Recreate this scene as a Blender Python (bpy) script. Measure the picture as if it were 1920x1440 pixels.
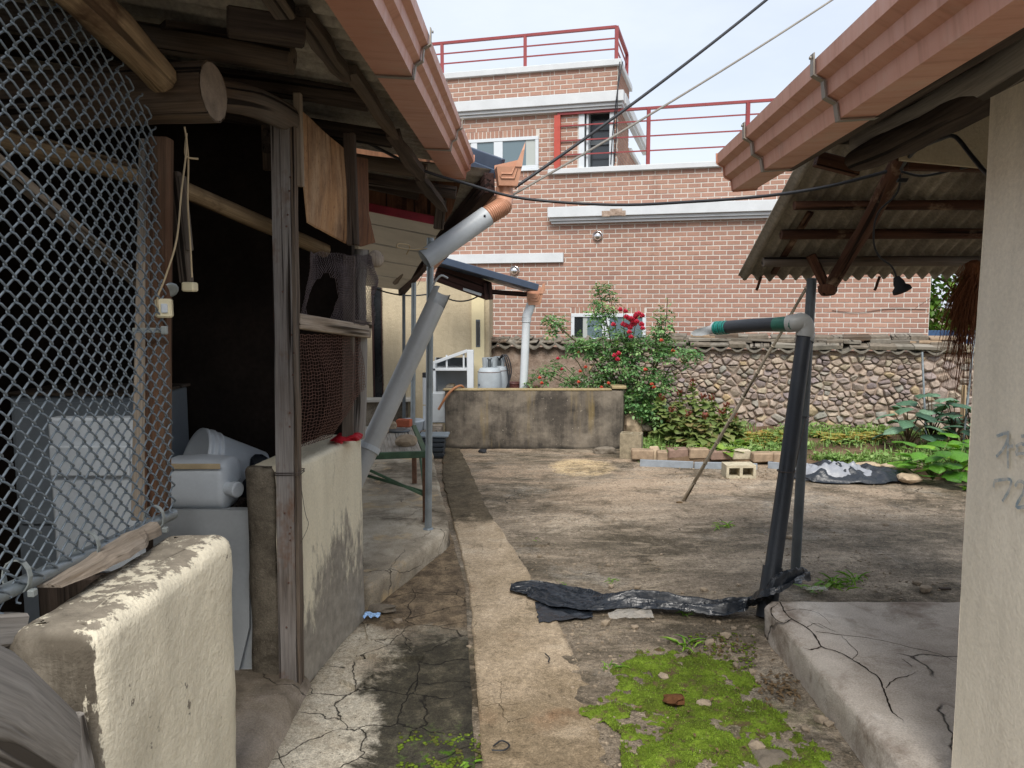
import bpy, bmesh, math, random
from mathutils import Vector, Matrix, noise as mn

random.seed(7)
scene = bpy.context.scene
for o in list(bpy.data.objects):
    bpy.data.objects.remove(o)
col = scene.collection
R = math.radians
V = Vector

# ------------------------------------------------------------------ camera
EYE, FOC, PITCH = 1.55, 1440.0, math.atan(145 / 1440)
cam_data = bpy.data.cameras.new('camera')
cam = bpy.data.objects.new('camera', cam_data)
col.objects.link(cam)
cam_data.sensor_width = 36.0
cam_data.lens = 36.0 * FOC / 1920
cam_data.clip_start = 0.05
cam_data.clip_end = 3000
cam.location = (0, 0, EYE)
cam.rotation_euler = (R(90) - PITCH, 0, 0)
scene.camera = cam

# ------------------------------------------------------------------ sky, sun, exposure
SUN_ELEV, SUN_AZ = R(50), R(184)          # azimuth clockwise from +Y
world = bpy.data.worlds.new('World')
scene.world = world
world.use_nodes = True
wn, wl = world.node_tree.nodes, world.node_tree.links
wn.clear()
w_out = wn.new('ShaderNodeOutputWorld')
w_bg = wn.new('ShaderNodeBackground')
w_sky = wn.new('ShaderNodeTexSky')
w_sky.sky_type = 'NISHITA'
w_sky.sun_disc = False
w_sky.sun_elevation = SUN_ELEV
w_sky.sun_rotation = SUN_AZ
w_sky.dust_density = 2.0
w_tc = wn.new('ShaderNodeTexCoord')
w_map = wn.new('ShaderNodeMapping')
w_map.inputs['Scale'].default_value = (1.0, 1.0, 2.6)
w_map.inputs['Location'].default_value = (0.35, 0.1, 0.2)
w_noise = wn.new('ShaderNodeTexNoise')
w_noise.inputs['Scale'].default_value = 1.7
w_noise.inputs['Detail'].default_value = 7
w_noise.inputs['Roughness'].default_value = 0.55
w_ramp = wn.new('ShaderNodeValToRGB')
w_ramp.color_ramp.elements[0].position = 0.36
w_ramp.color_ramp.elements[0].color = (0.70, 0.70, 0.70, 1)
w_ramp.color_ramp.elements[1].position = 0.66
w_ramp.color_ramp.elements[1].color = (0.97, 0.97, 0.97, 1)
w_mix = wn.new('ShaderNodeMix')
w_mix.data_type = 'RGBA'
w_mix.inputs['B'].default_value = (6.2, 6.65, 7.4, 1)
wl.new(w_tc.outputs['Generated'], w_map.inputs['Vector'])
wl.new(w_map.outputs['Vector'], w_noise.inputs['Vector'])
wl.new(w_noise.outputs['Fac'], w_ramp.inputs['Fac'])
wl.new(w_ramp.outputs['Color'], w_mix.inputs['Factor'])
wl.new(w_sky.outputs['Color'], w_mix.inputs['A'])
wl.new(w_mix.outputs['Result'], w_bg.inputs['Color'])
w_bg.inputs['Strength'].default_value = 0.052
wl.new(w_bg.outputs['Background'], w_out.inputs['Surface'])

sun_data = bpy.data.lights.new('sun', 'SUN')
sun_data.energy = 1.5
sun_data.angle = R(30)
sun_data.color = (1.0, 0.95, 0.88)
sun = bpy.data.objects.new('sun', sun_data)
col.objects.link(sun)
sd = V((math.sin(SUN_AZ) * math.cos(SUN_ELEV), math.cos(SUN_AZ) * math.cos(SUN_ELEV), math.sin(SUN_ELEV)))
sun.rotation_euler = sd.to_track_quat('Z', 'Y').to_euler()
sun.location = (3, -4, 12)

scene.view_settings.view_transform = 'Standard'
scene.view_settings.look = 'None'
scene.view_settings.exposure = 1.6
scene.view_settings.gamma = 1.0
scene.render.engine = 'CYCLES'
scene.cycles.max_bounces = 12
scene.cycles.diffuse_bounces = 9
scene.cycles.transparent_max_bounces = 8

# ------------------------------------------------------------------ survey: sight lines measured in the photograph
def ray(px, py):
    u, v = (px - 960) / FOC, (py - 720) / FOC
    return V((u, math.cos(PITCH) - v * math.sin(PITCH), -math.sin(PITCH) - v * math.cos(PITCH)))

def on_z(px, py, z=0.0):
    r = ray(px, py)
    return V((0, 0, EYE)) + r * ((z - EYE) / r.z)

def on_y(px, py, y):
    r = ray(px, py)
    return V((0, 0, EYE)) + r * (y / r.y)

def on_x(px, py, x):
    r = ray(px, py)
    return V((0, 0, EYE)) + r * (x / r.x)

# ------------------------------------------------------------------ mesh builder
class MB:
    def __init__(self):
        self.v, self.f, self.sm, self.gc, self.rn = [], [], [], [], []

    def add(self, vs, fs, smooth=False, gc=None, rnd=None):
        b = len(self.v)
        vs = [V(p) for p in vs]
        self.v += vs
        self.gc += [V(g) for g in gc] if gc else vs
        r = random.random() if rnd is None else rnd
        for f in fs:
            self.f.append([i + b for i in f])
            self.sm.append(smooth)
            self.rn.append(r)
        return self

    def quad(self, a, b, c, d, **k):
        return self.add([a, b, c, d], [(0, 1, 2, 3)], **k)

    def obox(self, c, ax, ay, az, ch=0.0, **k):
        """box: centre and three half-axes; ch chamfers its edges"""
        c, ax, ay, az = V(c), V(ax), V(ay), V(az)
        L = (ax.length, ay.length, az.length)
        vs, gcs = [], []
        o = V((random.random() * 9, random.random() * 9, random.random() * 9))
        # local coordinates: longest axis becomes gc.z
        order = sorted(range(3), key=lambda i: L[i])
        def put(s):
            vs.append(c + ax * s[0] + ay * s[1] + az * s[2])
            m = (s[0] * L[0], s[1] * L[1], s[2] * L[2])
            gcs.append(V((m[order[0]], m[order[1]], m[order[2]])) + o)
        if ch <= 0:
            for z in (-1, 1):
                for y in (-1, 1):
                    for x in (-1, 1):
                        put((x, y, z))
            fs = [(0, 2, 3, 1), (4, 5, 7, 6), (0, 1, 5, 4), (2, 6, 7, 3), (0, 4, 6, 2), (1, 3, 7, 5)]
            return self.add(vs, fs, gc=gcs, **k)
        idx = {}
        cc = [min(ch / max(l, 1e-6), .45) for l in L]
        for z in (-1, 1):
            for y in (-1, 1):
                for x in (-1, 1):
                    s = (x, y, z)
                    for a in range(3):
                        q = [s[i] * (1 - cc[i]) for i in range(3)]
                        q[a] = s[a]
                        idx[(s, a)] = len(vs)
                        put(q)
        fs = []
        S = (-1, 1)
        for a in range(3):
            b, d = (a + 1) % 3, (a + 2) % 3
            for s in S:
                r = []
                for (p, q) in ((-1, -1), (1, -1), (1, 1), (-1, 1)):
                    t = [0, 0, 0]; t[a], t[b], t[d] = s, p, q
                    r.append(idx[(tuple(t), a)])
                fs.append(r if s > 0 else r[::-1])
            for p in S:
                for q in S:      # edge along a, faces b and d
                    t0 = [0, 0, 0]; t0[a], t0[b], t0[d] = -1, p, q
                    t1 = [0, 0, 0]; t1[a], t1[b], t1[d] = 1, p, q
                    r = [idx[(tuple(t0), b)], idx[(tuple(t1), b)], idx[(tuple(t1), d)], idx[(tuple(t0), d)]]
                    fs.append(r if p * q < 0 else r[::-1])
        for x in S:
            for y in S:
                for z in S:
                    r = [idx[((x, y, z), 0)], idx[((x, y, z), 1)], idx[((x, y, z), 2)]]
                    fs.append(r if x * y * z > 0 else r[::-1])
        return self.add(vs, fs, gc=gcs, **k)

    def box(self, x0, x1, y0, y1, z0, z1, ch=0.0, **k):
        return self.obox(((x0 + x1) / 2, (y0 + y1) / 2, (z0 + z1) / 2), ((x1 - x0) / 2, 0, 0), (0, (y1 - y0) / 2, 0), (0, 0, (z1 - z0) / 2), ch, **k)

    def bar(self, p0, p1, w, h, up=(0, 0, 1), ch=0.0, **k):
        p0, p1 = V(p0), V(p1)
        d = p1 - p0
        n = d.normalized()
        up = V(up)
        if abs(n.dot(up.normalized())) > .97:
            up = V((0, 1, 0))
        s = n.cross(up).normalized()
        t = s.cross(n).normalized()
        return self.obox((p0 + p1) / 2, s * (w / 2), t * (h / 2), d / 2, ch, **k)

    def tube(self, pts, rad, n=8, caps=True, closed=False, wob=0.0, flat=False, **k):
        pts = [V(p) for p in pts]
        m = len(pts)
        if not isinstance(rad, (list, tuple)):
            rad = [rad] * m
        T = []
        for i in range(m):
            a = pts[(i - 1) % m] if (closed or i > 0) else pts[i]
            b = pts[(i + 1) % m] if (closed or i < m - 1) else pts[i]
            d = b - a
            T.append(d.normalized() if d.length > 1e-9 else V((0, 0, 1)))
        u = T[0].orthogonal().normalized()
        vs, gcs = [], []
        o = V((random.random() * 9, random.random() * 9, random.random() * 9))
        al = 0.0
        ph = random.random() * 50
        for i in range(m):
            if i:
                u = (u - T[i] * u.dot(T[i]))
                u = u.normalized() if u.length > 1e-6 else T[i].orthogonal().normalized()
                al += (pts[i] - pts[i - 1]).length
            w = T[i].cross(u)
            for j in range(n):
                a = 2 * math.pi * j / n
                r = rad[i]
                if wob:
                    r *= 1 + wob * mn.noise(V((math.cos(a) * 1.3 + ph, math.sin(a) * 1.3, al * 5 + ph)))
                p = (u * math.cos(a) + w * math.sin(a)) * r
                vs.append(pts[i] + p)
                gcs.append(V((math.cos(a) * rad[i], math.sin(a) * rad[i], al)) + o)
        fs = []
        rings = m if closed else m - 1
        for i in range(rings):
            i2 = (i + 1) % m
            for j in range(n):
                j2 = (j + 1) % n
                fs.append((i * n + j, i * n + j2, i2 * n + j2, i2 * n + j))
        rv = k.pop('rnd', random.random())
        self.add(vs, fs, smooth=not flat, gc=gcs, rnd=rv)
        if caps and not closed:
            self.add(vs[:n], [tuple(range(n))[::-1]], gc=gcs[:n], rnd=rv)
            self.add(vs[-n:], [tuple(range(n))], gc=gcs[-n:], rnd=rv)
        return self

    def lathe(self, base, axis, prof, n=16, smooth=True, **k):
        """profile: list of (radius, height) along axis from base"""
        base, axis = V(base), V(axis).normalized()
        u = axis.orthogonal().normalized()
        w = axis.cross(u)
        vs, fs = [], []
        for r, h in prof:
            for j in range(n):
                a = 2 * math.pi * j / n
                vs.append(base + axis * h + (u * math.cos(a) + w * math.sin(a)) * r)
        for i in range(len(prof) - 1):
            for j in range(n):
                j2 = (j + 1) % n
                fs.append((i * n + j, i * n + j2, (i + 1) * n + j2, (i + 1) * n + j))
        return self.add(vs, fs, smooth=smooth, **k)

    def prism(self, poly, d, **k):
        """polygon (3-D points, counter-clockwise seen from +d side) extruded by -d"""
        n = len(poly)
        poly = [V(p) for p in poly]
        d = V(d)
        vs = poly + [p - d for p in poly]
        fs = [tuple(range(n)), tuple(range(n, 2 * n))[::-1]]
        for i in range(n):
            j = (i + 1) % n
            fs.append((i, i + n, j + n, j))
        return self.add(vs, fs, **k)

    def grid(self, fn, nu, nv, smooth=True, keep=None, **k):
        vs = [V(fn(i / nu, j / nv)) for j in range(nv + 1) for i in range(nu + 1)]
        fs = []
        for j in range(nv):
            for i in range(nu):
                if keep and not keep((i + .5) / nu, (j + .5) / nv):
                    continue
                a = j * (nu + 1) + i
                fs.append((a, a + 1, a + nu + 2, a + nu + 1))
        return self.add(vs, fs, smooth=smooth, **k)

    def rock(self, c, sx, sy, sz, sub=1, rough=.25, smooth=False, rot=0.0, **k):
        bm = bmesh.new()
        bmesh.ops.create_icosphere(bm, subdivisions=sub, radius=1)
        ph = V((random.random() * 50, random.random() * 50, random.random() * 50))
        ca, sa = math.cos(rot), math.sin(rot)
        vs = []
        for v in bm.verts:
            p = v.co.copy()
            # squarish: push towards a cube a little
            q = max(abs(p.x), abs(p.y), abs(p.z))
            p = p.lerp(p / q * .9, .45)
            p *= 1 + rough * mn.noise(p * 1.6 + ph)
            p = V((p.x * sx, p.y * sy, p.z * sz))
            vs.append(V(c) + V((p.x * ca - p.y * sa, p.x * sa + p.y * ca, p.z)))
        fs = [[v.index for v in f.verts] for f in bm.faces]
        bm.free()
        return self.add(vs, fs, smooth=smooth, **k)

    def leaf(self, p, d, up, L, W, fold=.25, droop=.2, **k):
        """a pointed oval leaf, folded along its midrib: six faces"""
        p, d = V(p), V(d).normalized()
        s = d.cross(V(up))
        s = s.normalized() if s.length > 1e-4 else d.orthogonal().normalized()
        n = s.cross(d).normalized()
        def P(t, w, h):
            return p + d * (L * t) + s * (W * w) + n * (h * L - droop * L * t * t)
        vs = [P(0, 0, 0), P(.35, -.5, fold * .5), P(.35, 0, 0), P(.35, .5, fold * .5),
              P(.72, -.38, fold * .4), P(.72, 0, 0), P(.72, .38, fold * .4), P(1, 0, 0)]
        fs = [(0, 2, 1), (0, 3, 2), (1, 2, 5, 4), (2, 3, 6, 5), (4, 5, 7), (5, 6, 7)]
        return self.add(vs, fs, smooth=True, **k)

    def build(self, name, mat, parent=None, loc=None, kind=None):
        me = bpy.data.meshes.new(name)
        if parent is not None:
            off = world_loc(parent)
            lo = V((0, 0, 0))
        else:
            if loc is None:
                xs = [p.x for p in self.v]; ys = [p.y for p in self.v]; zs = [p.z for p in self.v]
                loc = V(((min(xs) + max(xs)) / 2, (min(ys) + max(ys)) / 2, min(zs)))
            off = lo = V(loc)
        me.from_pydata([tuple(p - off) for p in self.v], [], self.f)
        me.polygons.foreach_set('use_smooth', self.sm)
        a = me.attributes.new('gc', 'FLOAT_VECTOR', 'POINT')
        flat = []
        for g in self.gc:
            flat += [g.x, g.y, g.z]
        a.data.foreach_set('vector', flat)
        a = me.attributes.new('rnd', 'FLOAT', 'FACE')
        a.data.foreach_set('value', self.rn)
        me.materials.append(mat)
        me.update()
        o = bpy.data.objects.new(name, me)
        col.objects.link(o)
        o.location = lo
        if parent is not None:
            o.parent = parent
        if kind:
            o['kind'] = kind
        return o


def world_loc(o):
    p = V((0, 0, 0))
    while o is not None:
        p += o.location
        o = o.parent
    return p


def tag(o, label=None, cat=None, group=None, kind=None):
    if label: o['label'] = label
    if cat: o['category'] = cat
    if group: o['group'] = group
    if kind: o['kind'] = kind
    return o


def thing(name, loc, label, cat, group=None):
    o = bpy.data.objects.new(name, None)
    o.empty_display_size = .1
    col.objects.link(o)
    o.location = loc
    return tag(o, label, cat, group)


def pieces(parent, name, mat, mbs):
    for m in mbs:
        m.build(name, mat, parent)


def lerp(a, b, t):
    return V(a) * (1 - t) + V(b) * t


def arc(p0, p1, sag, n=10, jit=0.0):
    out = []
    for i in range(n + 1):
        t = i / n
        p = lerp(p0, p1, t)
        p.z -= sag * 4 * t * (1 - t)
        if jit and 0 < i < n:
            p += V((random.uniform(-jit, jit), random.uniform(-jit, jit), random.uniform(-jit, jit)))
        out.append(p)
    return out


def smooth_path(pts, n=6):
    """Catmull-Rom through pts"""
    P = [V(p) for p in pts]
    P = [P[0] * 2 - P[1]] + P + [P[-1] * 2 - P[-2]]
    out = []
    for i in range(1, len(P) - 2):
        a, b, c, d = P[i - 1:i + 3]
        for k in range(n):
            t = k / n
            out.append(.5 * ((2 * b) + (c - a) * t + (2 * a - 5 * b + 4 * c - d) * t * t + (3 * b - a - 3 * c + d) * t ** 3))
    out.append(P[-2])
    return out

# ------------------------------------------------------------------ materials
def C(h, k=1.0):
    """sRGB hex -> linear, times k"""
    r = []
    for i in (0, 2, 4):
        c = int(h[i:i + 2], 16) / 255
        r.append((c / 12.92 if c <= .04045 else ((c + .055) / 1.055) ** 2.4) * k)
    return (r[0], r[1], r[2], 1)


class M:
    def __init__(self, name, rough=.85, spec=.3, metal=0.0):
        self.m = bpy.data.materials.new(name)
        self.m.use_nodes = True
        self.nt = self.m.node_tree
        self.b = self.nt.nodes['Principled BSDF']
        self.b.inputs['Roughness'].default_value = rough
        self.b.inputs['Specular IOR Level'].default_value = spec
        self.b.inputs['Metallic'].default_value = metal
        self.h = None

    def n(self, t, **props):
        x = self.nt.nodes.new(t)
        for k, v in props.items():
            setattr(x, k, v)
        return x

    def l(self, a, b):
        self.nt.links.new(a, b)

    def put(self, sock, v):
        if hasattr(v, 'is_linked') or hasattr(v, 'links'):
            self.l(v, sock)
        elif isinstance(v, (int, float)) and sock.type == 'RGBA':
            sock.default_value = (v, v, v, 1)
        else:
            sock.default_value = v

    def pos(self, scale=(1, 1, 1), gc=False, rot=(0, 0, 0), loc=(0, 0, 0), obj=False):
        if gc:
            s = self.n('ShaderNodeAttribute', attribute_name='gc').outputs['Vector']
        elif obj:
            s = self.n('ShaderNodeTexCoord').outputs['Object']
        else:
            s = self.n('ShaderNodeNewGeometry').outputs['Position']
        mp = self.n('ShaderNodeMapping')
        mp.inputs['Scale'].default_value = scale
        mp.inputs['Rotation'].default_value = rot
        mp.inputs['Location'].default_value = loc
        self.l(s, mp.inputs['Vector'])
        return mp.outputs['Vector']

    def noise(self, vec, scale, detail=4, rough=.55, dist=0.0):
        x = self.n('ShaderNodeTexNoise')
        x.inputs['Scale'].default_value = scale
        x.inputs['Detail'].default_value = detail
        x.inputs['Roughness'].default_value = rough
        x.inputs['Distortion'].default_value = dist
        self.l(vec, x.inputs['Vector'])
        return x.outputs['Fac']

    def vor(self, vec, scale, feature='F1', rnd=1.0, out='Distance'):
        x = self.n('ShaderNodeTexVoronoi', feature=feature)
        x.inputs['Scale'].default_value = scale
        x.inputs['Randomness'].default_value = rnd
        self.l(vec, x.inputs['Vector'])
        return x.outputs[out]

    def mr(self, v, a, b, c=0.0, d=1.0, smooth=False):
        x = self.n('ShaderNodeMapRange')
        if smooth:
            x.interpolation_type = 'SMOOTHSTEP'
        self.l(v, x.inputs['Value'])
        for nme, q in zip(('From Min', 'From Max', 'To Min', 'To Max'), (a, b, c, d)):
            x.inputs[nme].default_value = q
        return x.outputs['Result']

    def op(self, o, a, b=0.0, clamp=False):
        x = self.n('ShaderNodeMath', operation=o, use_clamp=clamp)
        self.put(x.inputs[0], a)
        self.put(x.inputs[1], b)
        return x.outputs[0]

    def mix(self, f, a, b, mode='MIX'):
        x = self.n('ShaderNodeMix', data_type='RGBA', blend_type=mode)
        self.put(x.inputs['Factor'], f)
        self.put(x.inputs['A'], a)
        self.put(x.inputs['B'], b)
        return x.outputs['Result']

    def ramp(self, f, stops):
        x = self.n('ShaderNodeValToRGB')
        e = x.color_ramp.elements
        while len(e) < len(stops):
            e.new(.5)
        for el, (p, c) in zip(e, stops):
            el.position = p
            el.color = c
        self.l(f, x.inputs['Fac'])
        return x.outputs['Color']

    def sep(self, vec):
        x = self.n('ShaderNodeSeparateXYZ')
        self.l(vec, x.inputs[0])
        return x.outputs

    def addv(self, a, b, k=1.0):
        s = self.n('ShaderNodeVectorMath', operation='SCALE')
        self.l(b, s.inputs[0])
        s.inputs['Scale'].default_value = k
        x = self.n('ShaderNodeVectorMath', operation='ADD')
        self.l(a, x.inputs[0])
        self.l(s.outputs[0], x.inputs[1])
        return x.outputs[0]

    def warp(self, vec, scale, k, detail=3):
        x = self.n('ShaderNodeTexNoise')
        x.inputs['Scale'].default_value = scale
        x.inputs['Detail'].default_value = detail
        self.l(vec, x.inputs['Vector'])
        return self.addv(vec, x.outputs['Color'], k)

    def rnd(self):
        a = self.n('ShaderNodeAttribute', attribute_name='rnd').outputs['Fac']
        b = self.n('ShaderNodeObjectInfo').outputs['Random']
        return self.op('FRACT', self.op('ADD', a, b))

    def bump(self, h, strength=.5, dist=.01):
        x = self.n('ShaderNodeBump')
        x.inputs['Strength'].default_value = strength
        x.inputs['Distance'].default_value = dist
        self.l(h, x.inputs['Height'])
        if self.h is not None:
            self.l(self.h, x.inputs['Normal'])
        self.h = x.outputs['Normal']
        self.l(self.h, self.b.inputs['Normal'])
        return self

    def done(self, color=None, rough=None):
        if color is not None:
            self.put(self.b.inputs['Base Color'], color)
        if rough is not None:
            self.put(self.b.inputs['Roughness'], rough)
        return self.m


def plain(name, c, rough=.6, spec=.4, metal=0.0, var=.25, scale=8.0, bump=.15):
    """one material with uneven tone and fine grain"""
    m = M(name, rough, spec, metal)
    p = m.pos()
    a = m.noise(p, scale, 5, .6)
    g = m.noise(p, scale * 14, 3, .6)
    k = m.mr(a, .3, .7, 1 - var, 1 + var)
    k = m.op('MULTIPLY', k, m.mr(g, .3, .7, 1 - var * .35, 1 + var * .35))
    cc = m.mix(1.0, c, k, 'MULTIPLY')
    m.bump(g, bump, .003)
    return m.done(cc, m.mr(a, .3, .7, max(rough - .12, .05), min(rough + .12, 1)))


def wood(name, light, dark, rough=.85, grain=1.0, grey=None, greyness=.5, stain=None, st=(.55, .7)):
    """weathered timber; grain runs along gc.z"""
    m = M(name, rough, .2)
    p = m.pos((26 * grain, 26 * grain, 1.3), gc=True)
    pw = m.warp(p, .7, .9)
    a = m.noise(pw, 1.6, 8, .65)
    f = m.noise(m.pos((140, 140, 4), gc=True), 1.5, 3, .6)
    big = m.noise(m.pos((4, 4, 1.2), gc=True), 1.3, 4, .6)
    cc = m.ramp(a, [(.28, dark), (.5, tuple((x + y) / 2 for x, y in zip(light, dark))), (.72, light)])
    if grey:
        cc = m.mix(m.mr(big, .5 - greyness * .3, .85 - greyness * .3), cc, grey)
    r = m.rnd()
    cc = m.mix(1.0, cc, m.mr(r, 0, 1, .75, 1.15), 'MULTIPLY')
    cc = m.mix(1.0, cc, m.mr(f, .3, .7, .75, 1.2), 'MULTIPLY')
    crack = m.mr(m.noise(m.pos((34, 34, .9), gc=True), 1.2, 2, .4), .33, .40, 0, 1)
    cc = m.mix(crack, tuple(x * .35 for x in dark[:3]) + (1,), cc)
    if st[0] < .5:
        cc = m.mix(m.mr(m.noise(m.pos((60, 60, 40), gc=True), 1.0, 3, .7), .58, .66, 0, .55), cc, stain)
    if stain:
        cc = m.mix(m.mr(m.noise(m.pos((3, 3, 2), gc=True, loc=(5, 2, 1)), 1.5, 5, .7), st[0], st[1]), cc, stain)
    m.bump(a, .45, .006)
    m.bump(f, .3, .002)
    m.bump(crack, .8, .006)
    return m.done(cc)


def foliage(name, c1, c2, tip=None, trans=.25, rough=.5):
    m = M(name, rough, .35)
    r = m.rnd()
    p = m.pos()
    big = m.noise(p, 5.0, 3)
    f = m.op('ADD', m.op('MULTIPLY', r, .65), m.op('MULTIPLY', big, .35))
    stops = [(.15, c1), (.6, c2)]
    if tip:
        stops.append((.93, tip))
    cc = m.ramp(f, stops)
    cc = m.mix(1.0, cc, m.mr(m.noise(p, 60, 2), .3, .7, .8, 1.2), 'MULTIPLY')
    m.bump(m.noise(p, 120, 2), .25, .003)
    tr = m.n('ShaderNodeBsdfTranslucent')
    m.l(m.mix(1.0, cc, (1.15, 1.2, .55, 1), 'MULTIPLY'), tr.inputs['Color'])
    ms = m.n('ShaderNodeMixShader')
    ms.inputs[0].default_value = trans
    m.l(m.b.outputs[0], ms.inputs[1])
    m.l(tr.outputs[0], ms.inputs[2])
    m.l(ms.outputs[0], m.nt.nodes['Material Output'].inputs['Surface'])
    return m.done(cc)


def plaster(name, paint, under, algae=None, worn=.5, low=None, rough=.9, bare=False, top_dark=None, soft=.035, relief=1.0, chips=True):
    """painted render flaking to bare cement, with runs and damp towards z=low"""
    m = M(name, rough, .15)
    p = m.pos()
    pw = m.warp(p, 6, .12, 4)
    big = m.noise(m.warp(m.pos((1, 1, .5)), 6, .12, 4), 3.2, 7, .66)
    fine = m.noise(p, 95, 5, .65)
    med = m.noise(p, 22, 5, .6)
    mask = m.op('ADD', big, m.op('MULTIPLY', m.op('SUBTRACT', m.noise(m.pos((1, 1, .35)), 34, 6, .7), .5), .55))
    pv = m.mix(m.mr(m.noise(m.pos((9, 9, 1.2)), 1.3, 5, .6), .35, .7), paint, tuple(x * .86 for x in paint[:3]) + (1,))
    pv = m.mix(1.0, pv, m.mr(fine, .3, .7, .9, 1.07), 'MULTIPLY')
    un = m.mix(m.mr(med, .3, .7), under, tuple(x * .62 for x in under[:3]) + (1,))
    if top_dark is not None:
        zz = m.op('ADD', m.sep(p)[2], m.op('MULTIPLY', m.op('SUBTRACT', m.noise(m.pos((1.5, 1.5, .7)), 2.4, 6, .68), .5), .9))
        pv = m.mix(m.mr(zz, top_dark[0], top_dark[1], 0, .6), pv, C('6f665c'))  # tone darkens towards the top of the wall, with a ragged lower edge
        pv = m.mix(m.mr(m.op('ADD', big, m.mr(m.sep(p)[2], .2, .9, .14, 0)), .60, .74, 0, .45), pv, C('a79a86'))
    if low is not None:
        z = m.sep(p)[2]
        hz = m.mr(z, low[0], low[1], low[2], -.04)
        mask = m.op('ADD', mask, hz)
    if bare:
        # paint was never kept on the upper edge and the end that faces the path
        nx_, ny_, nz_ = m.sep(m.n('ShaderNodeNewGeometry').outputs['Normal'])
        mask = m.op('ADD', mask, m.mr(nz_, .45, .95, 0, .16))
        mask = m.op('ADD', mask, m.mr(ny_, -.35, -.8, 0, .3))
    chip = m.mr(m.noise(m.warp(p, 20, .03), 15, 6, .72), .635, .66)
    if bare:
        grime = m.op('MULTIPLY', m.mr(ny_, -.3, -.75, 0, 1), m.mr(m.noise(m.pos((6, 6, 1.6)), 1.3, 7, .7), .36, .56))
        un = m.mix(m.op('MULTIPLY', grime, .8), un, C('4b443a'))
    wm = m.op('MAXIMUM', m.mr(mask, worn, worn + soft), m.op('MULTIPLY', chip, 1.0 if (worn < 1 and chips) else 0.0))
    cc = m.mix(wm, pv, un)
    if algae:
        run = m.noise(m.pos((14, 14, .9)), 1.0, 6, .65)
        cc = m.mix(m.mr(m.op('ADD', run, m.op('MULTIPLY', big, .6)), .86, 1.05, 0, .85), cc, algae)
    ck = m.vor(m.warp(p, 3, .35, 5), 1.7, 'DISTANCE_TO_EDGE')
    ck = m.mr(ck, .0, .006, 0, 1)
    ck = m.op('MAXIMUM', ck, m.mr(m.noise(p, 1.9, 2), .24, .27))
    cc = m.mix(ck, tuple(x * .3 for x in under[:3]) + (1,), cc)
    m.bump(med, .5 * relief, .014)
    m.bump(fine, .7 * min(1, relief * 1.5), .005)
    m.bump(m.op('SUBTRACT', 1.0, wm), .4, .004)
    m.bump(ck, .6, .004)
    return m.done(cc)


def concrete(name, stops, scale=1.0, crack=2.2, crackw=.006, dark=None, light=None, moss=None, streak=(1, 1, 1), crack_amt=.5, rough=.9):
    m = M(name, rough, .25)
    p = m.pos()
    ps = m.pos(streak)
    a = m.noise(m.warp(ps, 1.1 * scale, .5), 1.25 * scale, 8, .66)
    b = m.noise(p, 9 * scale, 6, .68)
    fine = m.noise(p, 160, 4, .7)
    sp = m.vor(p, 95, 'F1')
    f = m.op('ADD', m.op('MULTIPLY', a, .72), m.op('MULTIPLY', b, .28))
    cc = m.ramp(f, stops)
    cc = m.mix(1.0, cc, m.mr(fine, .3, .7, .72, 1.25), 'MULTIPLY')
    if dark:
        d = m.noise(m.warp(p, 2.2, .35), 1.9 * scale, 7, .7)
        cc = m.mix(m.mr(d, .50, .64, 0, .85), cc, dark)
    if light:
        d = m.noise(m.warp(m.pos(streak, loc=(3, 8, 0)), 3, .3), 2.6 * scale, 8, .72)
        cc = m.mix(m.mr(d, .56, .68, 0, .9), cc, light)
    # grit
    g = m.op('MULTIPLY', m.mr(sp, .12, .2, 1, 0), m.mr(m.noise(p, 23, 2), .5, .62))
    cc = m.mix(m.op('MULTIPLY', g, .55), cc, C('b9ab98'))
    if moss:
        d = m.op('MULTIPLY', m.mr(m.noise(p, 2.6, 6, .7), .56, .66), m.mr(m.noise(p, 40, 3), .42, .58))
        cc = m.mix(d, cc, moss)
    rg = m.mr(a, .3, .7, rough - .18, rough)
    h = m.op('ADD', m.op('MULTIPLY', b, .7), m.op('MULTIPLY', fine, .3))
    if crack:
        pw = m.warp(p, 3.2, .28, 6)
        ck = m.mr(m.vor(pw, crack, 'DISTANCE_TO_EDGE'), .0, crackw, 0, 1)
        ck = m.op('MAXIMUM', ck, m.mr(m.noise(p, 1.1, 3), crack_amt, crack_amt + .05))
        cc = m.mix(ck, (.018, .015, .012, 1), cc)
        m.bump(ck, .9, .008)
    m.bump(h, .7, .014)
    m.bump(sp, .25, .004)
    return m.done(cc, rg)


MAT = {}
# --- timber
MAT['post_grey'] = wood('weathered_post_wood', C('8d847c'), C('4a4039'), grey=C('8f8b88'), greyness=.7, stain=C('6b4a33'))
MAT['log_pale'] = wood('pale_log_wood', C('ad9878'), C('75604a'), grain=.6, stain=C('503d2e'))
MAT['log_dark'] = wood('dark_smoked_wood', C('5d5148'), C('2c2622'), grain=.8)
MAT['log_brown'] = wood('brown_wood', C('75624f'), C('352b24'), grain=.8, grey=C('6f675f'), greyness=.5)
MAT['log_end'] = plain('sawn_log_end', C('8a7e72'), .9, .1, var=.3, scale=18)
MAT['red_post'] = wood('reddish_brown_post_wood', C('75543f'), C('3f2b21'), grey=C('7d6a58'), greyness=.3)
MAT['driftwood'] = wood('bleached_plank_wood', C('b3a595'), C('62523f'), grain=.7, grey=C('a39a8f'), greyness=.4)
MAT['grey_timber'] = wood('grey_timber', C('a39d95'), C('7b736a'), grain=.9, grey=C('94908b'), greyness=.6)
MAT['bark'] = wood('peeling_bark', C('6b4a39'), C('38241b'), grain=.5, stain=C('a08a72'))
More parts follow.
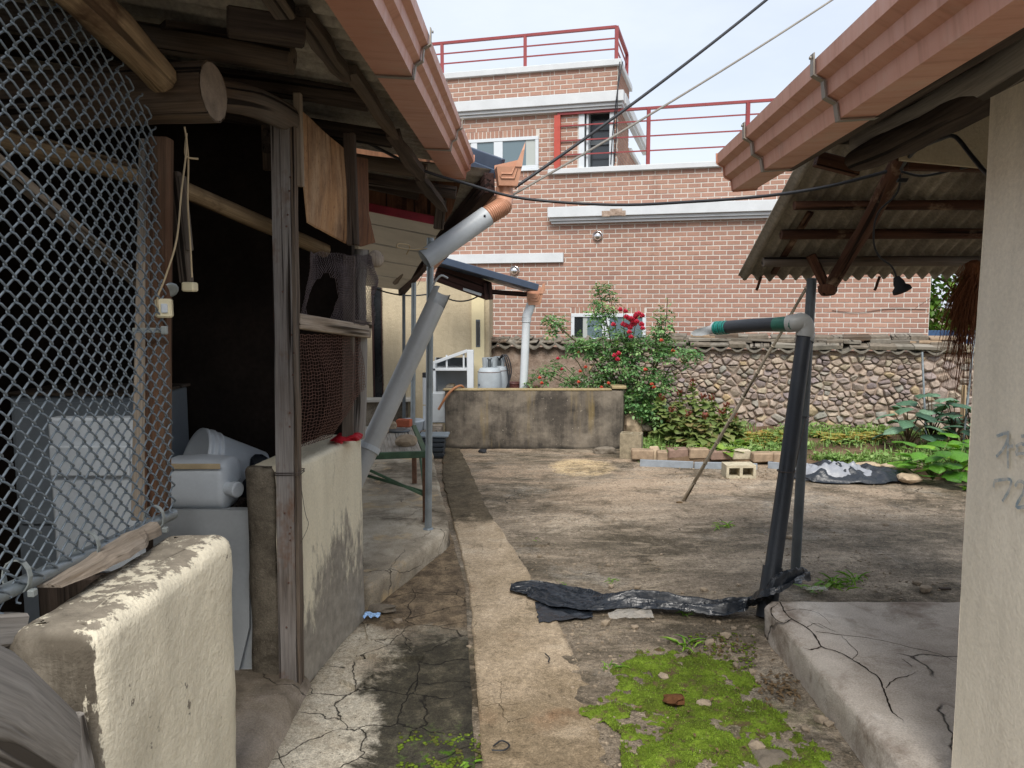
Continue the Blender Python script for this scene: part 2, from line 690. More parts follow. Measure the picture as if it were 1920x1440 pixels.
MAT['bamboo'] = wood('bleached_bamboo', C('b5aa98'), C('857a68'), grain=.8)
MAT['plywood'] = wood('stained_plywood', C('c29a72'), C('9a7350'), grain=.35, stain=C('5d4434'), grey=C('b09a80'), greyness=.25, st=(.44, .72))
MAT['plywood_dark'] = wood('dark_plywood', C('7f5a41'), C('4a3024'), grain=.4, stain=C('30201a'))
MAT['dark_fascia'] = wood('dark_painted_fascia', C('4a3430'), C('2b1e1c'), grain=.5)
MAT['slat'] = wood('grey_bench_slat', C('b8b1a6'), C('857d72'), grain=.8)
# --- metal and plastic
MAT['copper_shiny'] = plain('copper_coloured_plastic', C('b98a70'), .38, .5, 0.1, .14, 6, .05)
MAT['blue_metal'] = plain('dark_blue_roof_metal', C('3a4658'), .4, .5, 0.1, .12, 6, .05)
MAT['bracket'] = plain('grey_bracket_steel', C('8b857b'), .5, .5, .5, .15, 30, .1)
MAT['galv'] = plain('galvanised_steel', C('8e979c'), .45, .5, .55, .16, 9, .06)
MAT['galv_dark'] = plain('dull_galvanised_steel', C('5c6266'), .5, .5, .4, .2, 9, .08)
MAT['wire_blue'] = plain('grey_coated_wire', C('747f88'), .45, .4, .25, .12, 20, .05)
MAT['rust_wire'] = plain('rusty_wire', C('6a5046'), .9, .2, .2, .35, 25, .2)
MAT['net_wire'] = plain('old_grey_netting', C('6b6163'), .9, .2, .1, .3, 25, .2)
MAT['pvc_grey'] = plain('grey_pvc', C('a2a3a1'), .42, .4, 0, .1, 4, .04)
MAT['pvc_light'] = plain('pale_grey_pvc', C('b2b8bc'), .4, .4, 0, .08, 4, .04)
MAT['pvc_white'] = plain('white_pvc', C('c0c6cb'), .4, .4, 0, .05, 4, .03)
MAT['pvc_black'] = plain('black_pvc', C('2b2f35'), .5, .4, 0, .3, 5, .08)
MAT['tape'] = plain('teal_tape', C('0f7a70'), .35, .5, 0, .25, 30, .3)
MAT['tape_dark'] = plain('dark_green_tape', C('145747'), .4, .5, 0, .25, 30, .3)
MAT['cable'] = plain('black_cable', C('24262b'), .55, .4, 0, .15, 12, .05)
MAT['cable_grey'] = plain('grey_cable', C('8d8880'), .6, .3, 0, .15, 12, .05)
MAT['cable_beige'] = plain('beige_cord', C('b5a384'), .6, .3, 0, .15, 12, .05)
MAT['white_plastic'] = plain('aged_white_plastic', C('c3cad0'), .45, .4, 0, .08, 6, .05)
MAT['cream_plastic'] = plain('cream_plastic', C('d9cfae'), .4, .4, 0, .06, 10, .03)
MAT['tie'] = plain('grey_cable_tie', C('8b918f'), .45, .4, 0, .1, 12, .05)
MAT['bluewhite_panel'] = plain('grey_white_laminate', C('9fa3a5'), .5, .4, 0, .1, 5, .05)
MAT['cabinet_grey'] = plain('grey_metal_cabinet', C('7d868e'), .5, .4, 0, .1, 5, .05)
MAT['red_rail'] = plain('red_rail_paint', C('85383a'), .5, .4, 0, .12, 8, .05)
MAT['red_rail_bright'] = plain('bright_red_rail_paint', C('a8483c'), .5, .4, 0, .12, 8, .05)
MAT['white_paint'] = plain('white_painted_concrete', C('bfc3c6'), .7, .3, 0, .07, 4, .1)
MAT['white_frame'] = plain('white_window_plastic', C('c3c9ce'), .4, .4, 0, .04, 4, .03)
MAT['chrome'] = plain('polished_steel', C('d9d9d9'), .12, .5, 1.0, .05, 5, .0)
MAT['green_paint'] = plain('worn_green_table_paint', C('46604a'), .6, .4, .1, .35, 14, .15)
MAT['rusty_leg'] = plain('rusty_green_table_leg', C('6d5140'), .8, .3, .1, .4, 18, .2)
MAT['red_brick_prop'] = plain('orange_red_brick', C('b2644a'), .9, .2, 0, .15, 30, .3)
MAT['glove'] = plain('red_rubber_glove', C('b01f2c'), .5, .4, 0, .2, 18, .15)
MAT['onggi'] = plain('brown_glazed_jar', C('5b3a36'), .25, .5, 0, .3, 6, .05)
MAT['gas_grey'] = plain('grey_cylinder_paint', C('9aa2a8'), .5, .4, 0, .12, 9, .05)
MAT['rubber'] = plain('black_rubber', C('25262a'), .7, .3, 0, .2, 14, .1)
MAT['dark_hole'] = plain('dark_recess', C('15161a'), .9, .1, 0, .2, 5, .1)
MAT['black_door'] = plain('black_door_glass', C('1a1d20'), .25, .5, 0, .2, 4, .03)
MAT['tub'] = plain('black_plastic_tub', C('30363c'), .5, .4, 0, .15, 8, .05)
MAT['tub_lid'] = plain('grey_tub_lid', C('7c868d'), .5, .4, 0, .15, 8, .05)
MAT['red_strip'] = plain('red_painted_batten', C('8f2f3c'), .6, .3, 0, .25, 9, .1)
MAT['broom'] = wood('dried_brown_fibre', C('a06a48'), C('5f3826'), grain=2.0)
MAT['wrapper'] = plain('blue_white_wrapper', C('8fb4dd'), .35, .5, 0, .5, 60, .2)
MAT['blue_paint'] = plain('blue_sheet_metal', C('2f4a6b'), .5, .4, 0, .2, 4, .05)
MAT['wire_thin'] = plain('thin_dark_wire', C('4c4440'), .7, .3, 0, .2, 9, .05)
# --- mineral
MAT['slate_sheet'] = None
MAT['stone_pale'] = plain('pale_loose_stone', C('a8967f'), .95, .15, 0, .25, 22, .5)
MAT['stone_dark'] = plain('dark_loose_stone', C('6f675c'), .95, .15, 0, .3, 22, .5)
MAT['pebble'] = plain('grey_tan_pebble', C('8e8170'), .95, .15, 0, .4, 9, .4)
MAT['cinder'] = plain('pale_cinder_block', C('b1a892'), .95, .1, 0, .22, 26, .6)
MAT['cinder_dark'] = plain('old_cinder_block', C('8a806c'), .95, .1, 0, .3, 26, .6)
MAT['kerb_brick'] = plain('earthy_kerb_brick', C('93806b'), .95, .1, 0, .3, 16, .5)
MAT['kerb_brick_red'] = plain('reddish_kerb_brick', C('7f6a5e'), .95, .1, 0, .3, 16, .5)
MAT['edging'] = plain('blue_grey_edging_board', C('868d94'), .8, .2, 0, .18, 8, .2)
MAT['roof_tile'] = plain('old_grey_roof_tile', C('6f6a61'), .9, .15, 0, .35, 14, .4)
MAT['slab_tile'] = wood('layered_slate_slab', C('837a6d'), C('4a433c'), grain=.5, grey=C('8f8a80'), greyness=.4)
MAT['cream_plaster_house'] = plaster('cream_house_render', C('b9ac92'), C('a79a80'), worn=1.2)


def brick_mat():
    m = M('red_brick', .9, .15)
    r = m.rnd()
    p = m.pos()
    cc = m.ramp(r, [(0, C('937265')), (.2, C('99786a')), (.45, C('9e7d6e')), (.7, C('9b796a')), (.88, C('a48474')), (1, C('907065'))])
    cc = m.mix(1.0, cc, m.mr(m.noise(p, 60, 4, .7), .3, .7, .86, 1.12), 'MULTIPLY')
    cc = m.mix(1.0, cc, m.mr(m.noise(p, .9, 6, .65), .3, .7, .84, 1.1), 'MULTIPLY')
    cc = m.mix(m.mr(m.noise(m.pos((3.2, 3.2, .35)), 1.0, 6, .65), .56, .72, 0, .35), cc, C('6b5247'))
    m.bump(m.noise(p, 130, 3, .7), .4, .004)
    return m.done(cc)


def stone_mat():
    m = M('wall_stone', .92, .2)
    r = m.rnd()
    p = m.pos()
    cc = m.ramp(r, [(0, C('7b7070')), (.14, C('9a8c80')), (.3, C('a99a8b')), (.42, C('857a7b')), (.55, C('ad9f8e')), (.68, C('84766f')), (.8, C('a08f80')), (.9, C('8b8a83')), (1, C('ab9676'))])
    cc = m.mix(1.0, cc, m.mr(m.noise(p, 34, 5, .7), .3, .7, .7, 1.25), 'MULTIPLY')
    cc = m.mix(m.mr(m.noise(p, 9, 5, .7), .56, .68, 0, .5), cc, C('a39684'))
    m.bump(m.noise(p, 60, 5, .7), .6, .008)
    return m.done(cc)


def mud_mat():
    m = M('mud_mortar', .97, .1)
    p = m.pos()
    cc = m.ramp(m.noise(p, 11, 7, .7), [(.3, C('77675b')), (.5, C('998779')), (.7, C('b3a396'))])
    m.bump(m.noise(p, 40, 6, .7), .8, .015)
    return m.done(cc)


def slate_mat(name, c1, c2):
    m = M(name, .9, .2)
    p = m.pos()
    a = m.noise(p, 3.1, 7, .7)
    cc = m.ramp(a, [(.3, c2), (.52, tuple((x + y) / 2 for x, y in zip(c1, c2))), (.7, c1)])
    cc = m.mix(1.0, cc, m.mr(m.noise(p, 70, 4), .3, .7, .8, 1.2), 'MULTIPLY')
    m.bump(m.noise(p, 90, 4), .3, .003)
    return m.done(cc)


def plastic_sheet(name, c, rough=.3):
    m = M(name, rough, .5)
    p = m.pos()
    pw = m.warp(p, 5, .25, 4)
    a = m.vor(pw, 16, 'DISTANCE_TO_EDGE')
    b = m.noise(pw, 14, 4, .6)
    dust = m.noise(p, 18, 5, .7)
    cc = m.mix(m.mr(dust, .55, .85, 0, .15), c, C('6f6a66'))
    m.bump(b, .45, .012)
    m.bump(m.noise(m.warp(p, 9, .1, 4), 34, 4, .6), .3, .004)
    return m.done(cc, m.mr(dust, .35, .7, rough, .6))


def glass_mat(name, c, rough=.08):
    m = M(name, rough, .8)
    return m.done(c)


def petal_mat(name, c1, c2):
    m = M(name, .6, .3)
    return m.done(m.ramp(m.rnd(), [(0, c1), (1, c2)]))


def sheet_alpha(name, c):
    m = M(name, .25, .5)
    m.b.inputs['Alpha'].default_value = .45
    m.bump(m.noise(m.pos(), 40, 4), .6, .01)
    return m.done(c)


def copper_mat():
    m = M('copper_brown_painted_metal', .42, .45)
    p = m.pos()
    big = m.noise(p, 2.4, 6, .65)
    run = m.noise(m.pos((3, 26, 2.2)), 1.0, 6, .68)
    cc = m.mix(m.mr(big, .35, .65), C('b8836d'), C('c4917c'))
    cc = m.mix(m.mr(run, .54, .72, 0, .38), cc, C('8a6453'))
    cc = m.mix(m.mr(m.noise(p, 7, 6, .7), .56, .70, 0, .3), cc, C('b9a493'))
    cc = m.mix(m.mr(m.noise(p, 60, 4, .7), .64, .72, 0, .4), cc, C('7d5f50'))
    m.bump(m.noise(p, 3.5, 3), .12, .02)
    return m.done(cc, m.mr(run, .3, .7, .34, .6))


MAT['copper'] = copper_mat()
MAT['brick'] = brick_mat()
MAT['mortar'] = plain('pale_mortar', C('bdb8b0'), .95, .1, 0, .08, 8, .2)
def ink_mat():
    m = M('faded_brush_paint', .9, .1)
    p = m.pos()
    f = m.op('ADD', m.mr(m.noise(p, 26, 5, .7), .36, .64), m.op('MULTIPLY', m.op('SUBTRACT', m.noise(p, 160, 3), .5), 1.2))
    return m.done(m.mix(m.mr(f, .1, .9, 0, 1), C('d2cdc2'), C('8f9fa8')))


MAT['ink'] = ink_mat()
MAT['stone'] = stone_mat()
MAT['mud'] = mud_mat()
MAT['slate'] = slate_mat('grey_corrugated_cement', C('a59d8d'), C('6a6257'))
MAT['slate_dark'] = slate_mat('dark_corrugated_cement', C('b8b2a6'), C('79736a'))
MAT['tarp_black'] = plastic_sheet('black_plastic_sheet', C('1d2229'), .2)
MAT['tarp_silver'] = plastic_sheet('silver_plastic_sheet', C('85888e'), .3)
MAT['film'] = sheet_alpha('clear_plastic_film', C('c9c4bb'))
MAT['glass'] = glass_mat('window_glass', C('5f7077'))
MAT['glass_light'] = glass_mat('window_blind_glass', C('a3a9a5'), .3)
MAT['glass_dark'] = glass_mat('dark_glass', C('23282c'), .15)
MAT['petal_red'] = petal_mat('red_petals', C('bd2440'), C('dd5f78'))
MAT['petal_pink'] = petal_mat('coral_petals', C('d2503f'), C('e08a72'))
MAT['petal_white'] = petal_mat('white_petals', C('d5d8d0'), C('c0c8b8'))
# --- plants
MAT['rose_leaf'] = foliage('rose_leaves', C('3d6236'), C('678f5a'), C('9ab574'))
MAT['lettuce_leaf'] = foliage('bolted_lettuce_leaves', C('4d6330'), C('7f8d52'), C('7a5a44'))
MAT['lettuce_top'] = foliage('red_lettuce_tops', C('5f2a22'), C('84483a'))
MAT['lettuce_pale'] = foliage('yellowing_lettuce', C('8d8a3e'), C('a39a56'), C('a8763e'))
MAT['lettuce_green'] = foliage('green_lettuce', C('50702a'), C('7d9a3f'), C('93ab4e'))
MAT['grass'] = foliage('garden_grass', C('587a38'), C('82a05a'), C('a5b878'))
MAT['weed'] = foliage('weed_leaves', C('4f7a22'), C('7aa534'), C('93b845'))
MAT['eggplant_leaf'] = foliage('blue_green_leaves', C('33503f'), C('55765c'), C('76937a'), .15)
MAT['squash_leaf'] = foliage('squash_leaves', C('3d6a20'), C('5d8f2f'), C('8fb83f'), .3)
MAT['tree_leaf'] = foliage('tree_leaves', C('39591f'), C('5e8430'), C('8aa84a'), .3)
MAT['stem'] = plain('green_stem', C('5a6b3a'), .7, .3, 0, .25, 20, .1)
MAT['stem_dark'] = plain('woody_stem', C('4a3d2c'), .85, .2, 0, .3, 20, .3)
MAT['dry_leaf'] = plain('dead_leaves', C('65543f'), .95, .1, 0, .4, 30, .3)
MAT['dry_grass'] = plain('dry_twigs', C('6d5c48'), .95, .1, 0, .3, 30, .2)


def moss_mat():
    m = M('green_moss', .95, .1)
    p = m.pos()
    a = m.noise(p, 7, 6, .7)
    cc = m.ramp(a, [(.3, C('484d24')), (.45, C('5b6b25')), (.6, C('71882e')), (.75, C('8da33e'))])
    cc = m.mix(1.0, cc, m.mr(m.noise(p, 120, 3), .3, .7, .7, 1.25), 'MULTIPLY')
    cc = m.mix(m.mr(m.noise(p, 16, 5, .7), .52, .64), cc, C('5f523c'))
    m.bump(m.noise(p, 90, 5, .7), .9, .015)
    return m.done(cc)


MAT['moss'] = moss_mat()
MAT['moss_tip'] = foliage('moss_tips', C('566a24'), C('728f2c'), C('8fa83c'), .15)

# ------------------------------------------------------------------ ground
def zg(x, y):
    """gentle unevenness of the yard concrete, fading out far away"""
    d = max(abs(x - 1.5) / 6, abs(y - 5) / 6)
    k = 1.0 if d < .8 else max(0.0, 1 - (d - .8) * 2.5)
    return k * (.012 * mn.noise(V((x * .8, y * .8, 1.3))) + .005 * mn.noise(V((x * 4, y * 4, 7.1))) + .002 * mn.noise(V((x * 11, y * 11, 3.1))))


def axis_steps(lo, hi, a, b, fine):
    xs = []
    x = a
    while x <= b + 1e-6:
        xs.append(x)
        x += fine
    s = fine
    while xs[-1] < hi:
        s *= 1.35
        xs.append(min(hi, xs[-1] + s))
    s = fine
    while xs[0] > lo:
        s *= 1.35
        xs.insert(0, max(lo, xs[0] - s))
    return xs


def yard_material():
    m = M('yard_concrete', .9, .25)
    p = m.pos()
    x, y, z = m.sep(p)
    st = m.pos((.55, 1.5, 1), rot=(0, 0, R(-12)))
    a = m.noise(m.warp(st, 1.3, .5), 1.6, 9, .68)
    b = m.noise(p, 8, 7, .7)
    fine = m.noise(p, 150, 4, .72)
    f = m.op('ADD', m.op('MULTIPLY', a, .7), m.op('MULTIPLY', b, .3))
    cc = m.ramp(f, [(.30, C('423b31')), (.42, C('635a4c')), (.52, C('867a6a')), (.60, C('a39684')), (.70, C('c4b8a6'))])
    # tan worn ground towards the garden, paler at the far right
    t = m.op('MULTIPLY', m.mr(y, 4.8, 7.0, 0, 1, True), m.mr(m.noise(m.warp(st, 2, .5), 1.9, 8, .7), .42, .56))
    cc = m.mix(m.op('MULTIPLY', t, .75), cc, C('a8937c'))
    sx = m.op('MULTIPLY', m.op('SUBTRACT', x, .69), 1 / .33)
    sy = m.op('MULTIPLY', m.op('SUBTRACT', y, 7.36), 1 / .42)
    sr = m.op('SQRT', m.op('ADD', m.op('MULTIPLY', sx, sx), m.op('MULTIPLY', sy, sy)))
    sr = m.op('ADD', sr, m.op('MULTIPLY', m.op('SUBTRACT', m.noise(p, 5, 6, .7), .5), .7))
    cc = m.mix(m.mr(sr, .8, 1.05, .9, 0), cc, m.ramp(b, [(.3, C('b39a74')), (.7, C('cdb894'))]))
    # grey cement film and algae
    g = m.mr(m.noise(m.warp(p, 1.5, .4), 1.25, 7, .7), .55, .64)
    cc = m.mix(m.op('MULTIPLY', g, .6), cc, C('918b80'))
    dk = m.mr(m.noise(m.warp(m.pos(loc=(4, 2, 0)), 1.8, .5), 1.3, 8, .72), .52, .62)
    cc = m.mix(m.op('MULTIPLY', dk, .72), cc, C('3c3527'))
    gr = m.mr(m.noise(m.pos(loc=(9, 1, 0)), 1.7, 8, .75), .57, .68)
    gr = m.op('MULTIPLY', gr, m.mr(y, 5.6, 3.2, 0, 1))
    cc = m.mix(m.op('MULTIPLY', gr, .55), cc, C('4f5a26'))
    # white chips
    ch = m.mr(m.noise(m.pos((1.2, 3.2, 1)), 26, 4, .75), .66, .71)
    cc = m.mix(m.op('MULTIPLY', ch, .7), cc, C('c6b8a2'))
    mid = m.noise(p, 42, 6, .74)
    cc = m.mix(1.0, cc, m.mr(mid, .33, .67, .55, 1.4), 'MULTIPLY')
    pt = m.mr(m.noise(m.warp(st, 4, .3), 5.5, 8, .75), .54, .60)
    cc = m.mix(m.op('MULTIPLY', pt, .38), cc, C('b8a892'))
    pd = m.mr(m.noise(m.warp(m.pos(loc=(6, 9, 0)), 4, .3), 4.5, 8, .75), .56, .63)
    cc = m.mix(m.op('MULTIPLY', pd, .5), cc, C('3f382e'))
    cc = m.mix(1.0, cc, m.mr(fine, .36, .64, .62, 1.33), 'MULTIPLY')
    dsp = m.vor(m.pos(loc=(3, 3, 3)), 34, 'F1')
    cc = m.mix(m.op('MULTIPLY', m.mr(dsp, .10, .2, .8, 0), m.mr(m.noise(p, 7, 3), .45, .6)), cc, C('2f2a22'))
    sp = m.vor(p, 52, 'F1')
    gi = m.op('MULTIPLY', m.mr(sp, .15, .24, 1, 0), m.mr(m.noise(p, 19, 2), .48, .6))
    cc = m.mix(m.op('MULTIPLY', gi, .6), cc, C('b5a791'))
    pw = m.warp(p, 2.6, .4, 6)
    ck = m.mr(m.vor(pw, 1.15, 'DISTANCE_TO_EDGE'), 0, .006, 0, 1)
    ck = m.op('MAXIMUM', ck, m.mr(m.noise(p, .9, 3), .40, .44))
    cc = m.mix(ck, (.016, .013, .010, 1), cc)
    m.bump(ck, .9, .008)
    m.bump(m.op('ADD', m.op('MULTIPLY', b, .6), m.op('MULTIPLY', mid, .5)), .9, .03)
    m.bump(fine, .5, .006)
    m.bump(sp, .3, .005)
    return m.done(cc, m.mr(a, .3, .7, .75, .95))


def strip_material():
    m = M('sandy_strip_concrete', .92, .2)
    p = m.pos()
    x, y, z = m.sep(p)
    a = m.noise(m.warp(p, 1.5, .4), 2.0, 8, .66)
    b = m.noise(p, 10, 7, .7)
    fine = m.noise(p, 170, 4, .72)
    f = m.op('ADD', m.op('MULTIPLY', a, .7), m.op('MULTIPLY', b, .3))
    cc = m.ramp(f, [(.32, C('7c6e5b')), (.45, C('9b8b74')), (.56, C('b09f88')), (.70, C('c3b5a0'))])
    # damp far end, with a ragged front
    w = m.op('ADD', y, m.op('MULTIPLY', m.op('SUBTRACT', m.noise(p, 4.5, 6, .7), .5), 1.1))
    cc = m.mix(m.mr(w, 5.3, 5.5), cc, m.ramp(b, [(.3, C('3f382d')), (.7, C('6f6452'))]))
    # greyer and dirtier at the near end
    w2 = m.op('ADD', y, m.op('MULTIPLY', m.op('SUBTRACT', m.noise(m.pos((1, 1, 1), loc=(2, 5, 0)), 2.2, 7, .7), .5), 2.2))
    cc = m.mix(m.mr(w2, 3.3, 2.6, 0, .85), cc, m.ramp(b, [(.3, C('625542')), (.7, C('8a7a62'))]))
    # rusty and dark blots
    cc = m.mix(m.mr(m.noise(m.pos(loc=(7, 7, 0)), 1.7, 5, .6), .60, .72, 0, .65), cc, C('6f4f34'))
    cc = m.mix(m.mr(m.noise(m.pos(loc=(1, 4, 0)), 2.6, 6, .7), .60, .68, 0, .6), cc, C('5d5341'))
    mid = m.noise(p, 48, 6, .74)
    cc = m.mix(1.0, cc, m.mr(mid, .33, .67, .68, 1.28), 'MULTIPLY')
    cc = m.mix(m.op('MULTIPLY', m.mr(m.noise(m.pos(loc=(5, 0, 0)), 3.4, 8, .74), .55, .66), .55), cc, C('6f6452'))
    cc = m.mix(1.0, cc, m.mr(fine, .36, .64, .6, 1.32), 'MULTIPLY')
    cr = m.mr(m.vor(m.warp(p, 9, .09, 5), 9, 'DISTANCE_TO_EDGE'), 0, .02, 0, 1)
    cr = m.op('MAXIMUM', cr, m.mr(m.noise(p, 3, 4), .38, .44))
    cc = m.mix(cr, C('3d3325'), cc)
    m.bump(cr, .6, .004)
    m.bump(m.op('ADD', m.op('MULTIPLY', b, .6), m.op('MULTIPLY', fine, .4)), .7, .012)
    return m.done(cc)


def pavement_material():
    m = M('cracked_pale_concrete', .9, .22)
    p = m.pos()
    x, y, z = m.sep(p)
    a = m.noise(m.warp(p, 1.8, .4), 2.3, 8, .66)
    b = m.noise(p, 11, 7, .7)
    fine = m.noise(p, 170, 4, .72)
    f = m.op('ADD', m.op('MULTIPLY', a, .65), m.op('MULTIPLY', b, .35))
    pale = m.ramp(f, [(.32, C('85796a')), (.47, C('a89e8c')), (.60, C('c2bbab')), (.72, C('d2ccbe'))])
    dirt = m.ramp(b, [(.3, C('4a4034')), (.5, C('6d5f4d')), (.7, C('95836a'))])
    alg = m.ramp(b, [(.3, C('1d1d18')), (.52, C('353228')), (.72, C('5f5949'))])
    wob = m.op('MULTIPLY', m.op('SUBTRACT', m.noise(m.warp(p, 3, .2), 3.2, 8, .72), .5), .85)
    # pale slab beside the shed wall, gravelly further on, black algae down the drain side
    cc = m.mix(m.mr(m.op('ADD', y, wob), 3.45, 3.62), pale, dirt)
    al = m.op('MULTIPLY', m.mr(m.op('ADD', x, wob), -.56, -.46), m.mr(m.op('ADD', y, wob), 3.62, 3.4))
    cc = m.mix(m.op('MULTIPLY', al, .95), cc, alg)
    ms = m.op('MULTIPLY', m.mr(m.op('ADD', y, wob), 2.75, 2.5), m.op('MULTIPLY', m.mr(m.noise(p, 22, 6, .75), .52, .6), m.mr(x, -.45, -.3)))
    cc = m.mix(ms, cc, C('40600f'))
    cc = m.mix(1.0, cc, m.mr(m.noise(p, 55, 6, .76), .34, .66, .62, 1.3), 'MULTIPLY')
    cc = m.mix(1.0, cc, m.mr(fine, .36, .64, .66, 1.3), 'MULTIPLY')
    pit = m.op('MULTIPLY', m.mr(m.vor(p, 46, 'F1'), .12, .2, 1, 0), m.mr(m.noise(p, 8, 4), .48, .56))
    cc = m.mix(m.op('MULTIPLY', pit, .8), cc, C('3a3328'))
    m.bump(m.op('SUBTRACT', 1.0, pit), .5, .006)
    ck = m.mr(m.vor(m.warp(p, 4.0, .24, 6), 4.2, 'DISTANCE_TO_EDGE'), 0, .015, 0, 1)
    ck = m.op('MAXIMUM', ck, m.mr(m.noise(p, 1.6, 2), .54, .6))
    cc = m.mix(ck, (.015, .013, .011, 1), cc)
    m.bump(ck, .9, .01)
    m.bump(m.op('ADD', m.op('MULTIPLY', b, .65), m.op('MULTIPLY', fine, .4)), .8, .014)
    return m.done(cc, m.mr(a, .3, .7, .72, .92))


MAT['yard'] = yard_material()
MAT['strip'] = strip_material()
MAT['pavement'] = pavement_material()
MAT['slab_left'] = concrete('worn_platform_concrete', [(.32, C('6b6152')), (.46, C('958a78')), (.58, C('b9ae9b')), (.70, C('cfc6b5'))],
                            dark=C('4b4133'), light=C('c3a981'), crack=1.7, crackw=.004)
MAT['slab_right'] = concrete('cracked_platform_concrete', [(.32, C('94897d')), (.46, C('b3a99d')), (.58, C('c8bfb4')), (.70, C('dcd6ce'))],
                             dark=C('6f5f50'), light=C('c4bdb2'), crack=1.25, crackw=.010, crack_amt=.56)
MAT['sill'] = concrete('threshold_concrete', [(.32, C('5f564b')), (.48, C('857a6b')), (.62, C('a1968a')), (.72, C('b5ab9c'))], crack=1.5, crackw=.005, dark=C('4e453a'))
MAT['tank'] = None
MAT['soil'] = concrete('garden_soil', [(.3, C('3f3226')), (.5, C('5e4c39')), (.7, C('86705a'))], scale=2.0, crack=0)
MAT['sand'] = concrete('dry_sand', [(.3, C('a58a62')), (.5, C('bfa67e')), (.7, C('cdb994'))], scale=2.0, crack=0)

b = MB()
xs = axis_steps(-700, 700, -1.4, 5.6, .045)
ys = axis_steps(-300, 900, 1.2, 9.6, .045)
vs = [V((x, y, zg(x, y))) for y in ys for x in xs]
nx = len(xs)
fs = [(j * nx + i, j * nx + i + 1, (j + 1) * nx + i + 1, (j + 1) * nx + i) for j in range(len(ys) - 1) for i in range(nx - 1)]
b.add(vs, fs, smooth=True)
g = b.build('ground', MAT['yard'], loc=(0, 0, 0), kind='structure')


def interp(pts, y):
    """x on a polyline of (x, y) points at y"""
    for (x0, y0), (x1, y1) in zip(pts, pts[1:]):
        if y <= y1:
            return x0 + (x1 - x0) * (y - y0) / (y1 - y0)
    return pts[-1][0]


STRIP_L = [(-.02, 1.2), (-.06, 1.8), (-.099, 2.45), (-.237, 4.14), (-.423, 5.41), (-.623, 6.78), (-.76, 8.3)]
STRIP_R = [(.42, 1.2), (.37, 1.9), (.33, 2.6), (.265, 3.3), (.235, 3.6), (.121, 4.22), (-.182, 5.7), (-.449, 7.49), (-.58, 8.3)]


def ribbon(left, right, y0, y1, lift, ny, nx_, jag, seed, blend=False):
    m = MB()
    def fn(u, v):
        y = y0 + (y1 - y0) * v
        xl = interp(left, y) + jag * mn.noise(V((y * 6, seed, 0))) + jag * .5 * mn.noise(V((y * 23, seed, 3)))
        xr = interp(right, y) + jag * mn.noise(V((y * 6, seed + 9, 0))) + jag * .5 * mn.noise(V((y * 23, seed + 9, 3)))
        x = xl + (xr - xl) * min(max((u * (nx_ + 2) - 1) / nx_, 0), 1)
        edge = u <= 0 or u >= 1
        if blend:
            k = max(0, min(1, (3.7 - y) / .9))
            q = max(0, u - .45) / .55
            h = lift - .030 * k * q * q + .012 * k * q * (mn.noise(V((x * 7, y * 7, 4))) + mn.noise(V((x * 19, y * 19, 6))))
            return V((x, y, zg(x, y) + (h - .03 if edge else h)))
        return V((x, y, zg(x, y) + (lift - .03 if edge else lift + .002 * mn.noise(V((x * 9, y * 9, 2))))))
    m.grid(fn, nx_ + 2, ny)
    return m


ribbon(STRIP_L, [(x + max(0, min(.12, (3.4 - y) * .12)), y) for x, y in STRIP_R], 1.2, 8.3, .012, 260, 26, .012, 3, True).build('path', MAT['strip'], loc=(0, 0, 0), kind='structure')
PAVE_L = [(-1.3, 1.2), (-1.3, 2.0), (-.86, 2.1), (-.86, 2.58), (-.79, 3.67), (-.79, 3.85), (-.5, 4.75), (-.43, 4.9), (-.72, 6.86), (-.9, 8.3)]
PAVE_R = [(-.045, 1.2), (-.085, 1.8), (-.124, 2.45), (-.262, 4.14), (-.40, 5.0), (-.435, 5.2), (-.69, 6.86), (-.86, 8.3)]
ribbon(PAVE_L, PAVE_R, 1.2, 8.3, .008, 150, 10, .006, 17).build('pavement', MAT['pavement'], loc=(0, 0, 0), kind='structure')

# garden bed rising to the wall
BED = [(1.18, 8.2), (1.3, 7.66), (2.05, 7.62), (2.77, 7.50), (3.2, 7.15), (3.7, 6.95), (4.2, 6.6), (6.5, 6.0)]
def bed_front(x):
    for (x0, y0), (x1, y1) in zip(BED, BED[1:]):
        if x <= x1:
            return y0 + (y1 - y0) * (x - x0) / (x1 - x0)
    return BED[-1][1]
def wall_y(x):
    return 9.85 - .27 * x
def bed_z(x, y):
    f = bed_front(x)
    t = (y - f) / max(wall_y(x) - f, .1)
    return .045 + .10 * max(0, min(1, t)) + .02 * mn.noise(V((x * 3, y * 3, 5)))
b = MB()
def fn(u, v):
    x = 1.2 + 5.2 * u
    f = bed_front(x)
    y = f + (wall_y(x) + .15 - f) * max(0, (v - .04) / .96)
    return V((x, y - (0.03 if v == 0 else 0), bed_z(x, y) if v > 0 else -.02))
b.grid(fn, 90, 30)
b.build('garden_bed', MAT['soil'], kind='structure')

